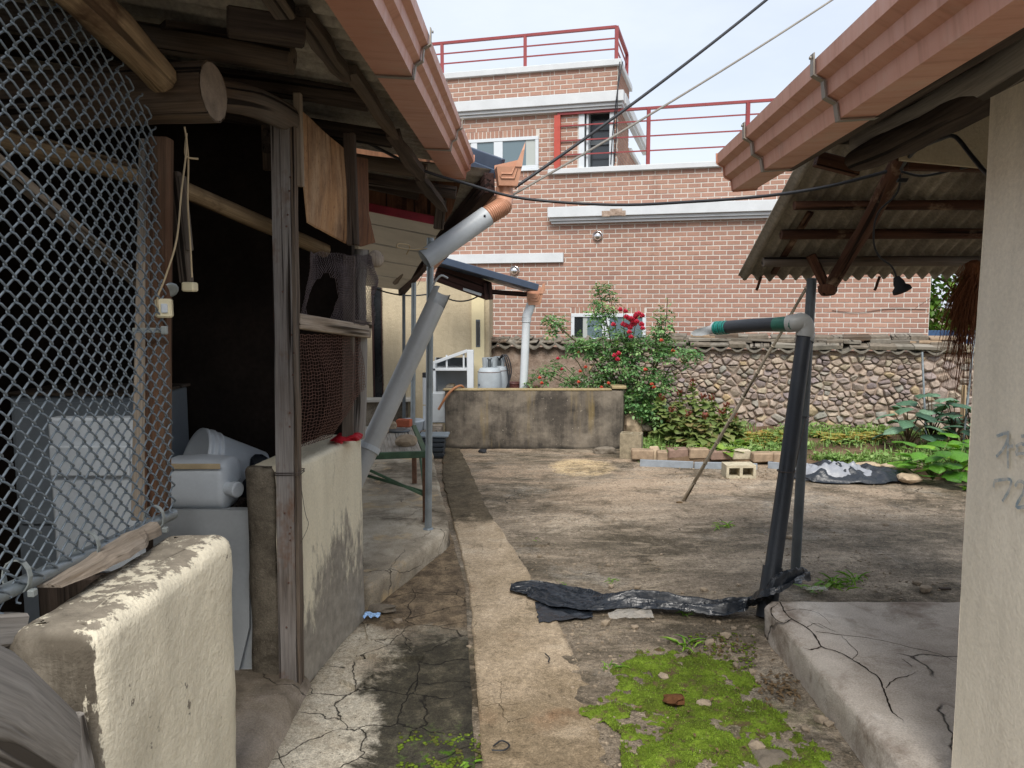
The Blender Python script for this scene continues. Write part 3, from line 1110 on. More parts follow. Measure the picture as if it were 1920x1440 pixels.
# ------------------------------------------------------------------ concrete platforms
def slab(name, poly, z, mat, lip=.02, jag=.008, step=.06):
    """raised slab with a worn, slightly rounded edge; poly counter-clockwise (x, y)"""
    pts = []
    n = len(poly)
    for i in range(n):
        a, c = V((*poly[i], 0)), V((*poly[(i + 1) % n], 0))
        k = max(1, int((c - a).length / step))
        for j in range(k):
            pts.append(a.lerp(c, j / k))
    cx = sum((p for p in pts), V((0, 0, 0))) / len(pts)
    m = MB()
    N = len(pts)
    rings = [(0.0, -.02), (0.0, z * .5), (0.0, z - lip), (lip * .35, z - lip * .3), (lip * 1.2, z)]
    vs = []
    nrm = []
    for i in range(N):
        t = (pts[(i + 1) % N] - pts[i - 1]).normalized()
        nrm.append(V((-t.y, t.x, 0)))
    for (ins, h) in rings:
        for i in range(N):
            j = jag * mn.noise(V((pts[i].x * 7, pts[i].y * 7, h * 9))) + jag * .6 * mn.noise(V((pts[i].x * 25, pts[i].y * 25, h * 30)))
            p = pts[i] + nrm[i] * (ins + j)
            vs.append(V((p.x, p.y, h + (.003 * mn.noise(p * 3) if h > 0 else 0))))
    fs = []
    for r in range(len(rings) - 1):
        for i in range(N):
            i2 = (i + 1) % N
            fs.append((r * N + i, r * N + i2, (r + 1) * N + i2, (r + 1) * N + i))
    m.add(vs, fs, smooth=True)
    top = vs[-N:]
    m.add(top, [tuple(range(N))])
    return m


sl = slab('', [(-2.4, 3.82), (-.745, 3.80), (-.70, 3.86), (-.42, 4.74), (-.40, 4.84), (-.70, 6.86), (-.86, 8.05), (-2.4, 8.05)], .13, MAT['slab_left'])
o = sl.build('concrete_platform', MAT['slab_left'])
tag(o, 'worn concrete platform carrying the green bench and steel posts', 'platform')
sl = slab('', [(1.19, .6), (2.75, .6), (2.75, 3.56), (1.24, 3.56), (1.195, 3.50)], .15, MAT['slab_right'])
o = sl.build('concrete_platform', MAT['slab_right'])
MAT['crack_dirt'] = plain('dirt_filled_crack', C('2b2520'), .98, .05, 0, .3, 20, .2)
CR = [([(1462, 1128), (1472, 1146), (1484, 1160), (1512, 1176), (1530, 1194), (1540, 1212), (1566, 1220), (1598, 1236), (1626, 1254), (1648, 1272), (1656, 1292), (1664, 1312), (1672, 1332), (1694, 1352)], .0055),
      ([(1530, 1184), (1575, 1190), (1640, 1198), (1700, 1212), (1760, 1226), (1795, 1242)], .0035),
      ([(1662, 1290), (1676, 1274), (1700, 1268), (1722, 1258)], .0035), ([(1692, 1236), (1704, 1244), (1711, 1250)], .003),
      ([(1472, 1146), (1500, 1142), (1535, 1150), (1560, 1172)], .003), ([(1484, 1160), (1470, 1168), (1452, 1160), (1446, 1142), (1462, 1130)], .005),
      ([(1512, 1176), (1530, 1168), (1548, 1176), (1575, 1188)], .0028), ([(1540, 1212), (1520, 1218), (1505, 1214)], .006), ([(1598, 1236), (1608, 1222), (1590, 1204), (1575, 1190)], .0025)]
for pts, w in CR:
    P = smooth_path([on_z(px, py, .1512) for px, py in pts], 5)
    P = [p + V((.006 * mn.noise(p * 40), .006 * mn.noise(p * 40 + V((5, 5, 5))), 0)) for p in P]
    vs, fs = [], []
    for i, p in enumerate(P):
        t = (P[min(i + 1, len(P) - 1)] - P[max(i - 1, 0)]).normalized()
        s = V((-t.y, t.x, 0)) * w * (.55 + .5 * mn.noise(p * 60)) * min(1, (len(P) - i) / 6)
        vs += [p - s, p + s]
    fs = [(i * 2, i * 2 + 1, i * 2 + 3, i * 2 + 2) for i in range(len(P) - 1)]
    MB().add(vs, fs).build('crack', MAT['crack_dirt'], o)
tag(o, 'cracked concrete platform beside the cream wall with faded blue writing', 'platform')

# tilted broken pieces of paving at the foot of the shed wall
spots = [[(683, 1168), (722, 1172), (727, 1196), (690, 1200)], [(676, 1205), (722, 1200), (716, 1228), (668, 1232)],
         [(727, 1186), (745, 1178), (796, 1232), (704, 1236), (716, 1222)], [(650, 1246), (690, 1238), (702, 1262), (668, 1290), (640, 1276)]]
tips = ['small broken slab of paving nearest the blue wrapper', 'broken slab of paving against the foot of the shed wall',
        'wide flat broken slab of paving pointing into the path', 'pale broken slab of paving nearest the doorway threshold']
for s, lb in zip(spots, tips):
    poly = []
    for q in range(len(s)):
        a, c = on_z(*s[q], .02), on_z(*s[(q + 1) % len(s)], .02)
        for k in range(4):
            p = a.lerp(c, k / 4)
            p.x += .004 * mn.noise(p * 30); p.y += .006 * mn.noise(p * 26 + V((3, 1, 2)))
            p.z = zg(p.x, p.y) + .026 + .012 * mn.noise(p * 5)
            poly.append(p)
    poly = poly[::-1] if (poly[4] - poly[0]).cross(poly[8] - poly[4]).z < 0 else poly
    o = MB().prism(poly, (0, 0, .04)).build('paving_fragment', MAT['pavement'])
    tag(o, lb, 'paving slab', 'broken pieces of paving')

# ------------------------------------------------------------------ brick house beyond the garden wall
E_ = V((.9654, -.2607, 0))
N_ = V((.2607, .9654, 0))
UP = V((0, 0, 1))

class Face:
    """a vertical plane parallel to the brick facade: s along it, d into it, z up"""
    def __init__(self, y0):
        self.y0 = y0
    def __call__(self, s, d, z):
        return V((0, self.y0, 0)) + E_ * s + N_ * d + UP * z
    def at(self, px, py):
        r = ray(px, py)
        k = r.x / r.y
        y = self.y0 / (1 + .27 * k)
        return k * y / .9654, EYE + r.z * y / r.y
    def box(self, m, s0, s1, d0, d1, z0, z1, ch=0.0, **k):
        m.obox(self((s0 + s1) / 2, (d0 + d1) / 2, (z0 + z1) / 2), E_ * ((s1 - s0) / 2), N_ * ((d1 - d0) / 2), UP * ((z1 - z0) / 2), ch, **k)
        return m

F = Face(11.73)
house = thing('brick_house', F(2, 0, 0), 'red brick house with white bands and red roof railings behind the garden wall', 'house')
sR = F.at(1742, 600)[0]
sJ = F.at(1031, 350)[0]                    # where the lower block's parapet starts
sT = F.at(1158, 200)[0]                    # right corner of the tower
zC1 = F.at(1153, 112)[1]                   # top of tower coping
zP = F.at(1032, 318)[1]                    # top of lower coping
print('facade', sR, sJ, sT, zC1, zP)
SL = -4.2
Z0 = .0
door_s0, door_s1 = F.at(1086, 270)[0], sT - .04
door_z1 = F.at(1110, 207)[1]
MORT = .0045
m = MB()
F.box(m, SL, sR, MORT, 5.0, Z0, zP - .06)                                   # lower storey
F.box(m, SL, door_s0, MORT, 1.35, zP - .06, zC1 - .08)                       # tower left of the roof door
F.box(m, door_s1, sT, MORT, 1.35, zP - .06, zC1 - .08)
F.box(m, door_s0, door_s1, MORT, 1.35, door_z1, zC1 - .08)
F.box(m, door_s0, door_s1, .32, 1.35, zP - .06, door_z1)
F.box(m, SL, sT, 1.352, 3.7, zP - .06, zC1 - .95)
m.build('wall', MAT['mortar'], house)

cor_z0, cor_z1 = F.at(1032, 421)[1], F.at(1032, 391)[1]
tc_z0, tc_z1 = F.at(1153, 197)[1], F.at(1153, 174)[1]
band = (F.at(700, 480)[0], F.at(1057, 480)[0], F.at(1057, 492)[1], F.at(1057, 474)[1])
win_lo = (F.at(1071, 610)[0], F.at(1211, 610)[0], F.at(1071, 640)[1], F.at(1071, 588)[1])
win_up = (F.at(845, 300)[0], F.at(1010, 300)[0], F.at(1010, 316)[1], F.at(1010, 255)[1])
BH, BJ, BL = .0555, .0117, .184

def z_dips(rects, z):
    return [(a, b) for (a, b, c, d) in rects if c - .002 < z < d + .002]

include = [(SL, sR, Z0 + .8, zP - .07), (SL, sJ, zP - .07, zC1 - .09), (sJ, sT, zP, zC1 - .09)]
sold_h = .115
exclude = [band, win_lo, win_up, (sJ, sR, cor_z0 + .03, cor_z1 - .01), (SL, sT, tc_z0, tc_z1),
           (door_s0 - .02, door_s1, zP - .1, door_z1),
           (win_lo[0] - .01, win_lo[1] + .01, win_lo[3], win_lo[3] + sold_h),
           (win_up[0] - .01, win_up[1] + .01, win_up[3], win_up[3] + sold_h),
           (win_up[0] - .01, win_up[1] + .01, win_up[2] - sold_h, win_up[2])]
bricks = []
row = 0
z = Z0 + .8
while z < zC1 - .1:
    zm = z + BH / 2
    inc = z_dips(include, zm)
    exc = []
    for (a, b, c, d) in exclude:
        if c < zm < d:
            exc.append((a, b))
    segs = inc
    for (a, b) in exc:
        out = []
        for (p, q) in segs:
            if b <= p or a >= q:
                out.append((p, q)); continue
            if a > p: out.append((p, a))
            if b < q: out.append((b, q))
        segs = out
    off = (row % 2) * BL / 2
    for (p, q) in segs:
        k = math.floor((p - off) / BL)
        while True:
            a = off + k * BL
            if a >= q: break
            a0, a1 = max(a, p), min(a + BL - BJ, q - BJ * .5)
            if a1 - a0 > .02:
                bricks.append((a0, a1, z, z + BH))
            k += 1
    z += BH + BJ
    row += 1
# soldier courses over and under the windows
for (a, b, c, d) in exclude[-3:]:
    k = a + .01
    while k + .05 < b:
        bricks.append((k, k + .054, c + .006, d - .008))
        k += .064

def brick_mesh(m, w, h, ctr, ax, az, ain, dep=.012, **k):
    """open-backed brick face with a small chamfer"""
    c = .004
    o = [(-w, -h), (w, -h), (w, h), (-w, h)]
    i = [(-w + c, -h + c), (w - c, -h + c), (w - c, h - c), (-w + c, h - c)]
    vs = [ctr + ax * p + az * q + ain * dep for p, q in o] + [ctr + ax * p + az * q + ain * c for p, q in o] + [ctr + ax * p + az * q for p, q in i]
    fs = []
    for r in (0, 4):
        for j in range(4):
            j2 = (j + 1) % 4
            fs.append((r + j, r + j2, r + 4 + j2, r + 4 + j))
    fs.append((8, 9, 10, 11))
    return m.add(vs, fs, **k)

def shown(bk):
    s, zz = (bk[0] + bk[1]) / 2, (bk[2] + bk[3]) / 2
    p = F(s, 0, zz)
    # only bricks in the open part of the facade are candidates for separate objects
    x = 960 + FOC * p.x / p.y
    y = 575 - FOC * (zz - EYE) / p.y
    ok = 1040 < x < 1735 and 425 < y < 630
    return ok, (bk[1] - bk[0]) / p.y

cand = sorted([b for b in bricks if shown(b)[0] and b[1] - b[0] > .15], key=lambda b: -shown(b)[1])
chosen = set(cand[:290])
unit = {}
rest = MB()
for bk in bricks:
    w, h = (bk[1] - bk[0]) / 2, (bk[3] - bk[2]) / 2
    dj = random.uniform(-.0015, .0015)
    ctr = F((bk[0] + bk[1]) / 2, dj, (bk[2] + bk[3]) / 2)
    if bk in chosen:
        key = round(w, 3)
        if key not in unit:
            o = brick_mesh(MB(), w, h, house.location, E_, UP, N_, rnd=0.0).build('brick', MAT['brick'], house)
            unit[key] = o
            o.location = ctr - house.location
        else:
            o = unit[key].copy()
            col.objects.link(o)
            o.parent = house
            o.location = ctr - house.location
    else:
        brick_mesh(rest, w, h, ctr, E_, UP, N_)
# tower's side wall
z = zP
row = 0
while z < zC1 - .1:
    dmax = 1.33 if z > zC1 - .95 else 3.68
    k = 0
    while k * BL < dmax:
        a0 = k * BL + (row % 2) * BL / 2
        a1 = min(a0 + BL - BJ, dmax)
        if a1 - a0 > .03 and not (tc_z0 < z < tc_z1):
            brick_mesh(rest, (a1 - a0) / 2, BH / 2, F(sT + .0075, (a0 + a1) / 2, z + BH / 2), N_, UP, -E_, dep=.004)
        k += 1
    z += BH + BJ
    row += 1
rest.build('brickwork', MAT['brick'], house, kind='stuff')

# white bands, cornices and copings
m = MB()
F.box(m, band[0], band[1], -.05, .02, band[2], band[3], .004)
m.build('white_band', MAT['white_paint'], house)
def cornice(s0, s1, z0, z1, out, dback=None):
    m = MB()
    h = z1 - z0
    F.box(m, s0, s1, -out, .05, z0 + h * .36, z1, .006)
    F.box(m, s0 + .02, s1 - .02, -out * .72, .05, z0 + h * .16, z0 + h * .36 - .003, .004)
    F.box(m, s0 + .04, s1 - .04, -out * .5, .05, z0, z0 + h * .16 - .003, .004)
    if dback:
        F.box(m, s1 - .10, s1 + .012, .053, dback, z0 + h * .36, z1, .006)
        F.box(m, s1 - .10, s1 - .02, .053, dback, z0 + h * .16, z0 + h * .36 - .003, .004)
    m.build('cornice', MAT['white_paint'], house)
cornice(sJ, sR + .02, cor_z0, cor_z1, .16)
cornice(SL, sT + .10, tc_z0 - .06, tc_z1, .14, 3.7)
m = MB()
for bx in ((.9, 1.02, .0, .035), (1.02, 1.19, .01, .06), (1.19, 1.24, .0, .03)):
    F.box(m, sJ + bx[0] - .1, sJ + bx[1] - .1, -.164, -.161, cor_z0 + .075 + bx[2], cor_z0 + .12 + bx[3])
m.build('bare_patch', MAT['mud'], house)
m = MB()
F.box(m, sJ - .02, sR + .03, -.06, .25, zP - .075, zP, .006)
m.build('coping', MAT['white_paint'], house)
m = MB()
F.box(m, SL, sT + .05, -.05, 1.4, zC1 - .085, zC1, .006)
F.box(m, sT - .2, sT + .05, 1.42, 3.75, zC1 - 1.02, zC1 - .95, .006)
m.build('coping', MAT['white_paint'], house)

# railings
def railing(pts, posts, rails, h0, mat, wide=.05):
    fr = thing('roof_railing', pts[0], None, None)
    fr.parent = house
    fr.location = V(pts[0]) - house.location
    for a, b in zip(pts, pts[1:]):
        MB().bar(V(a) + UP * h0, V(b) + UP * h0, wide, wide * .7).build('top_rail', mat, fr)
        for r in rails:
            MB().bar(V(a) + UP * r, V(b) + UP * r, .018, .018).build('rail', mat, fr)
    for p in posts:
        MB().bar(V(p) - UP * .02, V(p) + UP * (h0 - .012), wide, wide, up=(0, 1, 0)).build('post', mat, fr)
zt = zC1
hT = F.at(1150, 50)[1] - zt
pT = [F(SL, .02, zt), F(sT - .03, .02, zt), F(sT - .03, 1.25, zt)]
railing(pT, [F(F.at(x, 90)[0], .02, zt) for x in (828, 984)] + [pT[1], pT[2]], [hT * .34, hT * .66], hT, MAT['red_rail'])
hL = F.at(1045, 215)[1] - zP
s1 = F.at(1046, 250)[0]
pL = [F(s1, -.02, zP), F(sR - .03, -.02, zP)]
railing(pL, [F(F.at(x, 250)[0], -.02, zP) for x in (1216, 1401)] + [pL[1]], [hL * .25, hL * .51, hL * .78], hL, MAT['red_rail'])
m = MB()
F.box(m, s1 - .045, s1 + .045, -.055, .015, zP + .002, zP + hL - .02)
m.build('railing_end_post', MAT['red_rail_bright'], house)

# roof door in its recess
m = MB()
F.box(m, door_s0 + .1, door_s0 + .13, .02, .3, zP, door_z1 - .002)
F.box(m, door_s0 - .005, door_s0 + .075, -.012, .1, zP + .003, door_z1 - .005)
F.box(m, door_s1 - .07, door_s1 - .01, -.012, .3, zP + .003, door_z1 - .005)
m.build('door_frame', MAT['white_frame'], house)
m = MB()
F.box(m, door_s0 + .13, door_s1 - .07, .22, .24, zP, door_z1 - .01)
m.build('roof_door', MAT['glass_dark'], house)
m = MB()
F.box(m, door_s0 + .14, door_s1 - .08, .20, .219, zP + .36, zP + .42)
F.box(m, door_s0 + .14, door_s1 - .08, .20, .219, door_z1 - .24, door_z1 - .17)
m.build('door_rail', MAT['galv_dark'], house)

def window(w, splits, panes, name='window'):
    s0, s1, z0, z1 = w
    fr = MB()
    t = .05
    F.box(fr, s0, s1, -.02, .02, z1 - t, z1, .004)
    F.box(fr, s0, s1, -.02, .02, z0, z0 + t, .004)
    F.box(fr, s0, s0 + t, -.018, .018, z0 + t, z1 - t, .004)
    F.box(fr, s1 - t, s1, -.018, .018, z0 + t, z1 - t, .004)
    for a, b in splits:
        F.box(fr, s0 + (s1 - s0) * a, s0 + (s1 - s0) * b, -.014, .016, z0 + t, z1 - t, .003)
    o = fr.build('window', MAT['white_frame'], house)
    for a, b, mt in panes:
        pm = MB()
        F.box(pm, s0 + (s1 - s0) * a, s0 + (s1 - s0) * b, .0, .006, z0 + t * .9, z1 - t * .9)
        pm.build('pane', MAT[mt], o)
    sm = MB()
    F.box(sm, s0 - .01, s1 + .01, -.035, .02, z0 - .03, z0 - .002, .003)
    sm.build('sill', MAT['white_frame'], o)
window(win_up, [(.24, .31), (.5, .6)], [(.02, .24, 'glass_light'), (.31, .5, 'glass'), (.6, .86, 'glass'), (.86, .98, 'glass_light')])
window(win_lo, [(.42, .52)], [(.02, .16, 'glass_dark'), (.16, .22, 'glass_light'), (.22, .42, 'glass'), (.52, .98, 'glass')])
# steel vent caps
for px, py in ((965, 508), (1121, 443)):
    s, z = F.at(px, py)
    c = F(s, 0, z)
    m = MB().lathe(c, -N_, [(.078, 0), (.078, .012), (.07, .014)], 20)
    prof = [(.062 * math.cos(a), .02 + .05 * math.sin(a)) for a in [i * math.pi / 14 for i in range(8)]]
    m.lathe(c, -N_, [(.062, .0)] + prof, 20)
    m.build('vent_cap', MAT['chrome'], house)
# wires down the tower corner
for i, (o1, o2) in enumerate(((.0, .02), (.04, -.03))):
    m = MB().tube(smooth_path([F(sT + .03 + o1, -.05, zC1 - .05), F(sT + .02, -.17, tc_z1), F(sT - .02 + o2, -.1, tc_z0 - .4), F(sT - .05 + o2, -.06, zP + .02)], 5), .008, 5)
    m.build('cable', MAT['cable'], house)
m = MB().tube(smooth_path([F(F.at(1560, 582)[0], -.01, F.at(1560, 582)[1]), F(F.at(1610, 586)[0], -.012, F.at(1610, 586)[1]), F(F.at(1665, 579)[0], -.01, F.at(1665, 579)[1]), F(F.at(1738, 580)[0], -.01, F.at(1738, 580)[1])], 5), .004, 4)
m.build('cable', MAT['wire_thin'], house)

# ------------------------------------------------------------------ tree, shed roof and fence far right
def tree(base, h, rad, n, mat, label, lsize=.16, cat='tree'):
    t = thing('leafy_tree', base, label, cat)
    m = MB()
    base = V(base)
    m.tube(smooth_path([base, base + V((.1, 0, h * .3)), base + V((0, .1, h * .62))], 4), [.16 - .012 * i for i in range(9)], 8, wob=.15)
    for i in range(9):
        a = i * 2.4
        p = base + V((0, 0, h * (.32 + .05 * i)))
        q = base + V((rad * .7 * math.cos(a), rad * .7 * math.sin(a), h * (.5 + .05 * i)))
        m.tube([p, lerp(p, q, .5) + V((0, 0, .15)), q], [.05, .035, .015], 6)
    m.build('trunk', MAT['stem_dark'], t)
    m = MB()
    cl = []
    for i in range(46):
        a, zz = random.uniform(0, 6.28), random.uniform(.22, 1)
        rr = rad * math.sqrt(max(0, 1 - ((zz - .58) / .46) ** 2)) * random.uniform(.55, 1.05)
        cl.append(base + V((rr * math.cos(a), rr * math.sin(a), h * zz)))
    for i in range(n):
        c = random.choice(cl)
        p = c + V((random.gauss(0, .24), random.gauss(0, .24), random.gauss(0, .2))) * rad * .75
        d = V((random.gauss(0, 1), random.gauss(0, 1), random.gauss(-.3, .6)))
        m.leaf(p, d, V((random.gauss(0, .4), random.gauss(0, .4), 1)), lsize * random.uniform(.7, 1.3), lsize * .6)
    m.build('crown', MAT[mat], t)
    return t
tree((9.3, 15.6, 0), 4.2, 1.5, 5200, 'tree_leaf', 'bushy green tree showing between the brick house and the straw bundle', .17)
f = thing('yard_railing', (9.2, 13.4, 0), 'low white railing in front of the blue panels beyond the wall', 'railing')
for i in range(9):
    MB().bar((7.4 + .42 * i, 13.4 - .1 * i, 0), (7.4 + .42 * i, 13.4 - .1 * i, 1.0), .05, .05).build('post', MAT['white_paint'], f)
MB().bar((7.2, 13.45, 1.02), (11, 12.5, 1.02), .05, .05).build('rail', MAT['white_paint'], f)
m = MB()
for i in range(8):
    m.box(6.9 + .6 * i, 6.9 + .6 * i + .56, 14.0, 14.06, 0, 1.12, .01)
tag(m.build('panel_fence', MAT['blue_paint']), 'dark blue metal panel fence under the tree beyond the wall', 'fence')

# ------------------------------------------------------------------ garden wall
G = Face(9.85)
gw = thing('stone_wall', G(2.2, 0, 0), 'old rubble stone garden wall with a ragged tile and slate cap', 'wall')
WT = 1.03
s_pl = 1.05
s_gap = G.at(1733, 700)[0]
m = MB()
def fn(u, v):
    s = -.6 + 6.6 * u
    z = v * WT
    return G(s, -.004 + .016 * mn.noise(V((s * 5, z * 5, 0))), z)
m.grid(fn, 120, 20)
def fn2(u, v):
    return G(-.6 + 6.6 * u, .03 + .36 * v, WT + .01 * mn.noise(V((u * 40, v * 3, 2))))
m.grid(fn2, 60, 3)
m.quad(G(-.6, .39, WT), G(6, .39, WT), G(6, .39, 0), G(-.6, .39, 0))
m.build('mortar_core', MAT['mud'], gw)
MAT['wall_render'] = plaster('stained_grey_render', C('90877b'), C('6d6255'), algae=C('4f473d'), worn=.60)
m = MB()
def fn(u, v):
    s = -.62 + (s_pl + .62 + .10 * mn.noise(V((v * 5, 3, 1))) - .12 * v) * u
    z = v * WT
    return G(s, .005 + .008 * mn.noise(V((s * 3, z * 3, 4))) + (.03 if u >= 1 else 0), z)
m.grid(fn, 50, 26)
m.build('render', MAT['wall_render'], gw)

# rubble: a relaxed Voronoi packing, each cell a domed stone
def clip(poly, nx_, ny_, c):
    out = []
    for i in range(len(poly)):
        a, b2 = poly[i], poly[(i + 1) % len(poly)]
        da, db = a[0] * nx_ + a[1] * ny_ - c, b2[0] * nx_ + b2[1] * ny_ - c
        if da <= 0: out.append(a)
        if (da < 0 < db) or (db < 0 < da):
            t = da / (da - db)
            out.append((a[0] + (b2[0] - a[0]) * t, a[1] + (b2[1] - a[1]) * t))
    return out

def voronoi(pts, box, W):
    cells = []
    for i, (x, y) in enumerate(pts):
        poly = [(box[0], box[2]), (box[1], box[2]), (box[1], box[3]), (box[0], box[3])]
        near = sorted((((px - x) ** 2 + (py - y) ** 2), px, py, W[j]) for j, (px, py) in enumerate(pts) if j != i and abs(px - x) < .3 and abs(py - y) < .3)[:16]
        for d2, px, py, wj in near:
            nx_, ny_ = px - x, py - y
            c = (px * px + py * py - x * x - y * y + (W[i] ** 2 - wj ** 2) * .22) / 2
            poly = clip(poly, nx_, ny_, c)
            if len(poly) < 3: break
        cells.append(poly)
    return cells

rs = random.Random(11)
AN = 1.35                                  # stones are wider than tall
bx = ((s_pl - .05) / AN, 5.6 / AN, .02, WT - .035)
pts = []
tries = 0
while len(pts) < 640 and tries < 60000:
    tries += 1
    x, y = rs.uniform(bx[0], bx[1]), rs.uniform(bx[2], bx[3])
    big = .044 + .035 * max(0, mn.noise(V((x * 2.2, y * 2.2, 3)))) + (.02 if y < .38 else 0) + (.03 if x * AN > s_gap else 0)
    big *= rs.choice((.5, .65, .9, 1.0, 1.3, 1.6))
    if all((x - a) ** 2 + (y - b2) ** 2 > (big * .5 + r * .5) ** 2 * 1.2 for a, b2, r in pts):
        pts.append((x, y, big))
pp = [(a, b2) for a, b2, r in pts]
cells = voronoi(pp, bx, [r for a, b2, r in pts])
stones = []
for (x, y), poly in zip(pp, cells):
    if len(poly) < 3: continue
    cx, cy = sum(p[0] for p in poly) / len(poly), sum(p[1] for p in poly) / len(poly)
    # cut the corners once
    q = []
    for i in range(len(poly)):
        a, b2 = poly[i], poly[(i + 1) % len(poly)]
        L = math.hypot(b2[0] - a[0], b2[1] - a[1])
        if L < .006: continue
        for t in (.14, .86):
            q.append((a[0] + (b2[0] - a[0]) * t, a[1] + (b2[1] - a[1]) * t))
    if len(q) < 6: continue
    area = abs(sum(q[i][0] * q[(i + 1) % len(q)][1] - q[(i + 1) % len(q)][0] * q[i][1] for i in range(len(q)))) / 2
    stones.append((area, cx, cy, q))
stones.sort(key=lambda t: -t[0])
print('stones', len(stones))
rest = MB()
for i, (area, cx, cy, q) in enumerate(stones):
    n = len(q)
    shr = rs.choice((.82, .88, .92, .95, .98))
    dome = rs.uniform(.018, .045) * min(1.3, math.sqrt(area) / .05)
    tx, ty = rs.uniform(-.25, .25), rs.uniform(-.25, .25)
    vs = []
    for k, d in ((1.0, .02), (.98, -.15 * dome), (.88, -.6 * dome), (.6, -.95 * dome)):
        for (x, y) in q:
            px, py = cx + (x - cx) * shr * k, cy + (y - cy) * shr * k
            t = (x - cx) * tx + (y - cy) * ty
            jn = .006 * mn.noise(V((px * 30, py * 30, i)))
            vs.append(G(px * AN, d + (t if k < .95 else 0) + jn, py))
    vs.append(G(cx * AN, -dome + .006 * rs.uniform(-1, 1), cy))
    fs = []
    for r in range(3):
        for j in range(n):
            j2 = (j + 1) % n
            fs.append((r * n + j, r * n + j2, (r + 1) * n + j2, (r + 1) * n + j))
    for j in range(n):
        fs.append((3 * n + j, 3 * n + (j + 1) % n, 4 * n))
    if i < 298:
        MB().add(vs, fs, smooth=False, rnd=0.0).build('stone', MAT['stone'], gw)
    else:
        rest.add(vs, fs, smooth=False)
rest.build('small_stones', MAT['stone'], gw, kind='stuff')

# curved cap tiles along the front edge
s = -.38
while s < s_gap - .02:
    w = .19 * rs.uniform(.94, 1.06)
    lift, tilt = rs.uniform(-.008, .008), rs.uniform(-.02, .02)
    m = MB()
    def fn(u, v, s=s, w=w, lift=lift, tilt=tilt):
        z = WT + .035 + lift + .034 * math.cos(u * 5.2 + .25) + tilt * (u - .5) + .09 * v
        return G(s + w * 1.12 * u, -.085 + .26 * v, z)
    top = [[fn(i / 8, j / 3) for i in range(9)] for j in range(4)]
    vs, fs = [], []
    for j in range(4):
        for i in range(9):
            vs.append(top[j][i])
    for j in range(4):
        for i in range(9):
            vs.append(top[j][i] - V((0, 0, .018)))
    K = 36
    for j in range(3):
        for i in range(8):
            a = j * 9 + i
            fs.append((a, a + 1, a + 10, a + 9))
            fs.append((K + a, K + a + 9, K + a + 10, K + a + 1))
    for i in range(8):
        fs.append((i, K + i, K + i + 1, i + 1))
    for j in range(3):
        a = j * 9
        fs.append((a, a + 9, K + a + 9, K + a))
        a = j * 9 + 8
        fs.append((a, K + a, K + a + 9, a + 9))
    m.add(vs, fs, smooth=False)
    m.build('roof_tile', MAT['roof_tile'], gw)
    s += w
# slates, broken tiles and boards heaped on the cap
s = -.35
lay = 0
while s < s_gap + .05:
    far = s > 1.75
    for L in range(3 if far else 2):
        w = rs.uniform(.16, .36) if far else rs.uniform(.10, .2)
        th = rs.uniform(.022, .055) if far else rs.uniform(.015, .03)
        zz = WT + .085 + L * (.042 if far else .024) + rs.uniform(-.008, .008)
        sc = s + rs.uniform(-.05, .05)
        tl = rs.uniform(-.05, .05) if far else rs.uniform(-.22, .22)
        yawj = rs.uniform(-.12, .12)
        ax = (E_ * math.cos(yawj) + N_ * math.sin(yawj) + UP * tl).normalized()
        az = (UP + N_ * -.25 * (1 if L < 1 else .3) - ax * ax.dot(UP)).normalized()
        ay = az.cross(ax)
        m = MB().obox(G(sc + w / 2, .02 + .07 * L + rs.uniform(-.02, .03), zz), ax * (w / 2), ay * (.12 if far else .08), az * (th / 2), .005)
        m.build('slate', MAT[rs.choice(('slab_tile', 'slab_tile', 'roof_tile', 'roof_tile', 'log_brown', 'stone_dark', 'stone_dark', 'slab_tile', 'kerb_brick'))], gw)
    s += rs.uniform(.15, .26) if far else rs.uniform(.10, .17)
# concrete capping of the last stretch
m = MB()
G.box(m, s_gap + .02, 6.0, -.05, .42, WT + .015, WT + .05, .008)
G.box(m, s_gap + .05, 6.0, -.02, .38, WT + .053, WT + .095, .01)
m.build('capping', MAT['cinder'], gw)


# ------------------------------------------------------------------ the old shed on the left
MAT['shed_plaster'] = plaster('cream_flaking_plaster', C('e6ddc4'), C('a39c90'), worn=.60, low=(.05, .80, .42), soft=.13, relief=.5, chips=False)
MAT['block_plaster'] = plaster('cream_rough_plaster', C('e8dfc8'), C('9d9485'), worn=.60, bare=True)
MAT['jamb'] = concrete('rough_grey_cement', [(.3, C('4d463c')), (.5, C('6f675a')), (.7, C('918778'))], scale=2.5, crack=0, dark=C('3a342b'))
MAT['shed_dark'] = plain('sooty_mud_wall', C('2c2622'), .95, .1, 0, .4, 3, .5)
MAT['block_side'] = concrete('pitted_cement', [(.3, C('4a4236')), (.5, C('786f60')), (.7, C('a1988a'))], scale=3.0, crack=0, dark=C('3d362b'), light=C('cbbf9a'))

shed = thing('storage_shed', (-1.6, 2.9, 0), 'old storage shed with half walls, log rafters, corrugated roof and copper gutter', 'shed')


